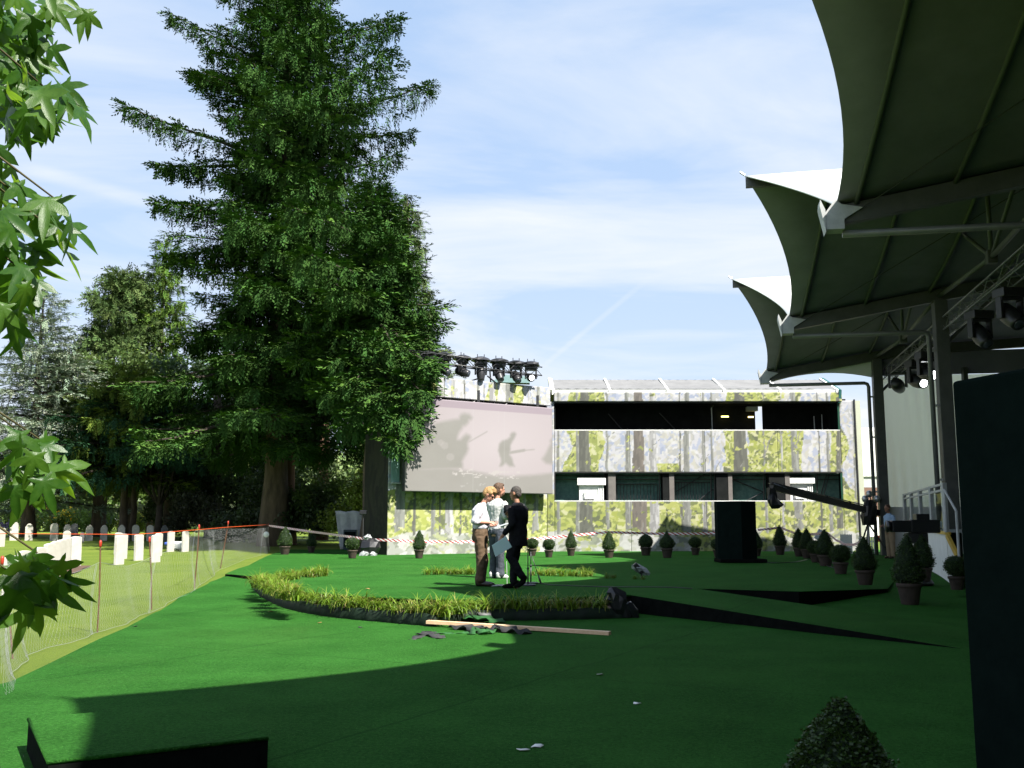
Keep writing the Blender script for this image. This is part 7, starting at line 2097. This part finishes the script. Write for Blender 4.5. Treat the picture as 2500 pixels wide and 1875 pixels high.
B.loft([((.0, 0, 1.035), .180, .140, ax), ((.015, 0, 1.07), .188, .158, ax), ((.02, 0, 1.16), .185, .158, ax), ((.0, 0, 1.28), .195, .150, ax), ((-.015, 0, 1.38), .205, .135, ax), ((.0, 0, 1.45), .165, .105, ax), ((.035, 0, 1.505), .078, .072, ax)])
for sy, el in ((-.205, (-.10, -.245, 1.175)), (.2, (-.02, .26, 1.16))):
    B.limb([(-.005, sy * .9, 1.415), (-.05, sy * 1.1, 1.29), el], [.078, .074, .066])
    B.limb([Vector(el), Vector(el) + Vector((.05, .01, -.005))], [.066, .06])
B.limb([(.055, -.05, 1.50), (.085, -.02, 1.475)], [.026, .02]); B.limb([(.055, .05, 1.50), (.085, .02, 1.475)], [.026, .02])
B.fuse("shirt", M['white_shirt'], man1, .011, 2, .03)
B = Blob()
B.loft([((.0, 0, 1.055), .172, .142, ax), ((.0, 0, .98), .182, .150, ax), ((-.005, 0, .86), .185, .150, ax), ((0, 0, .80), .17, .135, ax)])
for sy, kx in ((-.085, .02), (.09, .055)):
    B.limb([(.0, sy, .88), (.5 * kx, sy * 1.05, .68), (kx, sy * 1.08, .48), (kx * .6, sy * 1.08, .28), (-.012 + kx * .5, sy * 1.08, .10)], [.118, .108, .095, .086, .088])
B.fuse("trousers", M['brown_cloth'], man1, .011, 2, .035)
MB().lathe([(.155, 1.04), (.160, 1.05), (.160, 1.072), (.155, 1.08)], 24, (.0, 0, 0), Matrix.Diagonal(Vector((.92, 1.12, 1)))).build("belt", M['leather'], man1, True)
for sy, kx in ((-.092, .01), (.098, .045)):
    B = Blob(); shoe_on(B, (-.06 + kx, sy, .0), (.235 + kx, sy * 1.1, .0)); B.fuse("shoe", M['leather'], man1, .008, 2)
B = Blob()
B.ell(L1(-.018, 0, .045), (.112, .090, .102), m1); B.ell(L1(-.055, 0, .01), (.075, .085, .09), m1); B.ell(L1(.05, 0, .095), (.055, .07, .04), m1); B.ell(L1(.02, 0, .12), (.07, .07, .04), m1)
for q in (-1, 1): B.ell(L1(.02, q * .072, .05), (.04, .016, .035), m1)
B.fuse("hair", M['hair_blond'], man1, .008, 1, .03)
glasses_on(man1, L1); face_bits(man1, L1)
# clipboard with papers he is holding
o = MB().box((0, 0, 0), (.34, .24, .012)).build("clipboard", pmat("grey_clear_folder", (.32, .36, .38), (.5, .54, .55), 6, .25), None, False, p1 + Vector((.34, .02, 1.085)), (0, R(-18), R(8)))
tag(o, "grey folder held flat between the two men in white shirts", "folder")

# --- man in patterned shirt and jeans, turned away to the right, behind the first
p2 = onplane(1213, 1412, STAGE_Z)
man2 = thing("person", p2, "taller man with brown hair in patterned white shirt, jeans and white sneakers", "person")
S2 = 1.085; man2.scale = (S2, S2, S2)
ax2 = Vector((.75, .65, 0)).normalized(); ax2 = Vector((ax2.x, -ax2.y, 0)); fw2 = Vector((.62, .78, 0)).normalized()
ax2 = Vector((fw2.y, -fw2.x, 0))                     # his right side
A = lambda r_, f_, z: ax2 * r_ + fw2 * f_ + Vector((0, 0, z))
B = Blob(.84)
B.loft([(A(0, 0, .80), .155, .11, ax2), (A(0, 0, .95), .165, .115, ax2), (A(0, .01, 1.12), .15, .11, ax2), (A(0, 0, 1.30), .175, .12, ax2), (A(0, -.01, 1.43), .19, .10, ax2), (A(0, .0, 1.49), .09, .07, ax2)])
B.limb([A(0, 0, 1.47), A(0, .03, 1.60)], [.060, .055])
hf2 = Vector((.88, .45, -.03))
L2, m2 = head_on(B, A(.03, .035, 1.695), hf2, 1.04)
B.limb([A(.20, 0, 1.43), A(.245, -.05, 1.17)], [.06, .045]); B.limb([A(.245, -.05, 1.17), A(.20, .20, 1.13)], [.044, .03])
hand_on(B, A(.20, .20, 1.13), fw2 * .9 + Vector((0, 0, .1)), (0, 0, -1), 1.05, .5)
B.limb([A(-.20, 0, 1.43), A(-.22, .10, 1.20)], [.06, .045]); B.limb([A(-.22, .1, 1.2), A(-.05, .26, 1.33)], [.044, .03])
hand_on(B, A(-.05, .26, 1.33), Vector((.35, .1, .9)), -fw2, 1.05, .35)
for r_, f_ in ((-.09, .02), (.095, -.02)):
    B.limb([A(r_, 0, .90), A(r_ * 1.05, f_ + .01, .48), A(r_ * 1.1, f_ - .02, .09)], [.09, .06, .045])
    B.limb([A(r_ * 1.1, f_ - .02, .05), A(r_ * 1.15, f_ + .15, .04)], [.04, .03])
B.fuse("body", M['skin'], man2, .008, 2)
B = Blob()
B.loft([(A(0, 0, .90), .172, .128, ax2), (A(0, .0, .98), .175, .132, ax2), (A(0, .01, 1.14), .170, .130, ax2), (A(0, 0, 1.30), .195, .135, ax2), (A(0, -.01, 1.40), .205, .12, ax2), (A(0, 0, 1.47), .14, .095, ax2), (A(0, .01, 1.525), .075, .07, ax2)])
B.limb([A(.185, 0, 1.42), A(.23, -.03, 1.27), A(.245, -.05, 1.18)], [.074, .066, .058]); B.limb([A(.245, -.05, 1.18), A(.235, .03, 1.16)], [.058, .05])
B.limb([A(-.185, 0, 1.42), A(-.22, .10, 1.21)], [.074, .06])
B.fuse("shirt", M['dot_shirt'], man2, .011, 2, .03)
B = Blob()
B.loft([(A(0, 0, 1.02), .165, .12, ax2), (A(0, 0, .94), .178, .13, ax2), (A(0, 0, .84), .175, .125, ax2)])
for r_, f_ in ((-.09, .02), (.095, -.02)):
    B.limb([A(r_, 0, .90), A(r_ * 1.03, f_, .68), A(r_ * 1.05, f_ + .01, .48), A(r_ * 1.08, f_, .28), A(r_ * 1.1, f_ - .01, .07)], [.108, .098, .086, .080, .088])
B.fuse("jeans", M['jeans'], man2, .011, 2, .035)
for r_, f_ in ((-.09, .02), (.095, -.02)):
    B = Blob(); a_ = A(r_ * 1.1, f_ - .07, 0); c_ = A(r_ * 1.2, f_ + .20, 0) + Vector((.03, -.06, 0)); shoe_on(B, a_, c_, .075, .046); B.fuse("sneaker", M['sneaker'], man2, .008, 2)
B = Blob(); B.ell(L2(-.02, 0, .045), (.106, .088, .098), m2); B.ell(L2(-.06, 0, -.005), (.06, .078, .09), m2); B.ell(L2(.05, 0, .10), (.05, .065, .035), m2)
B.fuse("hair", M['hair_brown'], man2, .008, 1, .02)
B = Blob(); B.ell(L2(.055, 0, -.07), (.055, .062, .05), m2); B.fuse("beard", M['hair_brown'], man2, .009, 1)
face_bits(man2, L2)
# furry microphone cover held up between the men
o = p2 + Vector((.24, .12, 1.45))
t_ = thing("furry_microphone", at(1240, 1245, p2.y - .25), "black furry microphone held up between the two right-hand men", "microphone")
rs = np.random.RandomState(5)
Bm = Blob(); Bm.ell((0, 0, 0), (.085, .085, .12)); Bm.fuse("wind_cover", M['black_knit'], t_, .014, 0, .08)
MB().tube([(0, 0, -.1), (.02, .05, -.26)], .016, 8).build("handle", M['black_metal'], t_, True)

# --- man in black, seen from behind, stepping; papers in his lowered hand
p3 = onplane(1258, 1437, STAGE_Z)
man3 = thing("person", p3, "man in black sweater and trousers seen from behind with papers in his lowered hand", "person")
fw3 = Vector((-.80, .60, 0)).normalized(); ax3 = Vector((fw3.y, -fw3.x, 0))   # his right (away-right); left hand is nearest the camera
A = lambda r_, f_, z: ax3 * r_ + fw3 * f_ + Vector((0, 0, z)) + Vector((.05, 0, 0))
B = Blob(.84)
B.loft([(A(0, 0, .80), .155, .11, ax3), (A(0, 0, .95), .16, .115, ax3), (A(0, .0, 1.12), .155, .11, ax3), (A(0, 0, 1.28), .18, .12, ax3), (A(0, .0, 1.40), .19, .10, ax3), (A(0, .01, 1.46), .09, .07, ax3)])
B.limb([A(0, .01, 1.44), A(0, .04, 1.57)], [.062, .056])
L3, m3 = head_on(B, A(.0, .055, 1.665), Vector((-.86, .5, -.08)), 1.04)
el3, wr3 = A(-.255, -.06, 1.12), A(-.30, .13, .905)
B.limb([A(-.20, 0, 1.39), el3], [.06, .046]); B.limb([el3, wr3], [.044, .03])
hand_on(B, wr3, Vector((-.35, .05, -.93)), Vector((.6, .5, 0)), 1.08, 1.1)
el4, wr4 = A(.23, .02, 1.15), A(.14, .24, 1.25)
B.limb([A(.20, 0, 1.39), el4], [.06, .046]); B.limb([el4, wr4], [.044, .03])
hand_on(B, wr4, fw3 * .8 + Vector((0, 0, .6)), -ax3, 1.05, 1.0)
legs3 = (([(.02, .02, .90), (-.045, .05, .50), (-.035, .02, .10)], (-.01, .0, .0), (-.26, .04, .0)),
         ([(.05, -.05, .90), (-.075, -.12, .52), (.13, -.10, .17)], None, None))
B.limb([A(.05, 0, .90), Vector((-.02, .04, .50)), Vector((-.03, .03, .10))], [.09, .06, .045]); B.limb([(-.02, .03, .05), (-.17, .06, .04)], [.04, .03])
B.limb([A(-.07, .0, .90), Vector((-.085, -.10, .56)), Vector((.13, -.07, .20))], [.09, .06, .045]); B.limb([(.14, -.07, .15), (.02, -.06, .03)], [.04, .03])
B.fuse("body", M['skin_tan'], man3, .008, 2)
B = Blob()
B.loft([(A(0, 0, .74), .185, .135, ax3), (A(0, 0, .85), .185, .138, ax3), (A(0, .0, 1.0), .182, .138, ax3), (A(0, .01, 1.14), .180, .135, ax3), (A(0, 0, 1.28), .198, .138, ax3), (A(0, .0, 1.38), .205, .12, ax3), (A(0, .01, 1.45), .14, .095, ax3), (A(0, .015, 1.50), .078, .072, ax3)])
B.limb([A(-.185, 0, 1.38), Vector(el3).lerp(A(-.185, 0, 1.38), .4), el3], [.078, .070, .062]); B.limb([el3, Vector(el3).lerp(wr3, .75)], [.060, .048])
B.limb([A(.185, 0, 1.38), el4], [.078, .062]); B.limb([el4, Vector(el4).lerp(wr4, .85)], [.060, .046])
B.fuse("sweater", M['black_knit'], man3, .011, 2, .025)
B = Blob()
B.loft([(A(0, 0, .98), .165, .12, ax3), (A(0, 0, .88), .175, .128, ax3), (A(0, 0, .80), .165, .12, ax3)])
B.limb([A(.05, 0, .88), Vector((.0, .03, .68)), Vector((-.02, .04, .50)), Vector((-.03, .035, .28)), Vector((-.03, .03, .11))], [.11, .10, .084, .075, .070])
B.limb([A(-.07, .0, .88), Vector((-.05, -.08, .70)), Vector((-.085, -.10, .55)), Vector((.03, -.09, .36)), Vector((.12, -.075, .21))], [.11, .10, .086, .075, .066])
B.fuse("trousers", M['black_knit'], man3, .011, 2, .03)
B = Blob(); shoe_on(B, (.04, .03, 0), (-.24, .07, 0), .085, .046); B.limb([(-.02, .03, .08), (-.03, .03, .16)], [.05, .052]); B.fuse("shoe", M['black_cloth'], man3, .008, 2)
B = Blob(); B.limb([(.17, -.07, .20), (.13, -.07, .12), (.05, -.065, .06), (-.02, -.06, .035)], [.045, .052, .046, .03]); B.limb([(.13, -.072, .2), (.15, -.07, .14)], [.05, .05]); B.fuse("shoe", M['black_cloth'], man3, .008, 2)
B = Blob(); B.ell(L3(-.016, 0, .040), (.100, .083, .094), m3); B.ell(L3(-.055, 0, -.01), (.054, .076, .075), m3)
B.fuse("hair", M['hair_dark'], man3, .008, 1, .008)
face_bits(man3, L3)
hand3 = p3 + wr3
o = MB().add([(-.155, 0, -.02), (-.09, .01, -.22), (.20, .01, -.05), (.09, 0, .14)], [(0, 1, 2, 3)]).build("script_pages", pmat("pale_blue_paper", (.50, .66, .72), (.56, .70, .76), 3, .7), None, False, hand3 + Vector((-.02, -.075, -.13)), (R(8), 0, R(8)))
o.modifiers.new("t", 'SOLIDIFY').thickness = .008
tag(o, "pale blue sheets of paper in the lowered hand of the man in black", "papers")

# --- man in pale blue shirt standing in the grandstand shade
p4 = Vector((at(2176, 1357, 33.5).x, 33.5, 0)); p4.z = terrain(p4.x, 33.5) + .012
man4 = thing("person", p4, "man in pale blue shirt and khaki trousers standing in the shade by the far post", "person")
hs4 = (p4.y / FPX) * 129 / 1.80; man4.scale = (hs4,) * 3
fw4 = Vector((-.93, -.3, 0)).normalized(); ax4 = Vector((fw4.y, -fw4.x, 0))
A = lambda r_, f_, z: ax4 * r_ + fw4 * f_ + Vector((0, 0, z))
B = Blob(.84)
B.loft([(A(0, 0, .80), .16, .12, ax4), (A(0, 0, 1.0), .17, .14, ax4), (A(0, 0, 1.25), .18, .13, ax4), (A(0, 0, 1.40), .19, .10, ax4), (A(0, .01, 1.46), .09, .07, ax4)])
B.limb([A(0, .01, 1.45), A(0, .04, 1.57)], [.06, .055]); L4, m4 = head_on(B, A(0, .06, 1.67), fw4 + Vector((0, 0, -.1)), 1.04)
for q in (-1, 1):
    B.limb([A(q * .2, 0, 1.40), A(q * .24, -.04, 1.13)], [.06, .045]); B.limb([A(q * .24, -.04, 1.13), A(q * .15, .2, 1.08)], [.044, .03]); hand_on(B, A(q * .15, .2, 1.08), fw4 - ax4 * q * .6, (0, 0, -1), 1.05, .8)
    B.limb([A(q * .09, 0, .9), A(q * .1, .01, .48), A(q * .1, -.02, .09)], [.09, .06, .045]); B.limb([A(q * .1, -.02, .05), A(q * .12, .15, .04)], [.04, .03])
B.fuse("body", M['skin_tan'], man4, .011, 2)
B = Blob()
B.loft([(A(0, .01, .96), .18, .145, ax4), (A(0, .01, 1.1), .185, .155, ax4), (A(0, 0, 1.28), .195, .14, ax4), (A(0, 0, 1.38), .205, .12, ax4), (A(0, .01, 1.45), .13, .09, ax4), (A(0, .015, 1.50), .075, .07, ax4)])
for q in (-1, 1): B.limb([A(q * .185, 0, 1.39), A(q * .235, -.03, 1.15)], [.076, .062])
B.fuse("shirt", M['blue_shirt'], man4, .012, 3, .02)
B = Blob(); B.loft([(A(0, 0, .99), .17, .135, ax4), (A(0, 0, .84), .175, .135, ax4)])
for q in (-1, 1): B.limb([A(q * .09, 0, .88), A(q * .1, .01, .48), A(q * .105, -.01, .08)], [.11, .086, .08])
B.fuse("trousers", M['khaki'], man4, .012, 3, .02)
for q in (-1, 1): B = Blob(); shoe_on(B, A(q * .1, -.07, 0), A(q * .13, .2, 0)); B.fuse("shoe", M['leather'], man4, .01, 2)
B = Blob(); B.ell(L4(-.018, 0, .042), (.103, .086, .095), m4); B.fuse("hair", M['hair_brown'], man4, .01, 1)
face_bits(man4, L4)
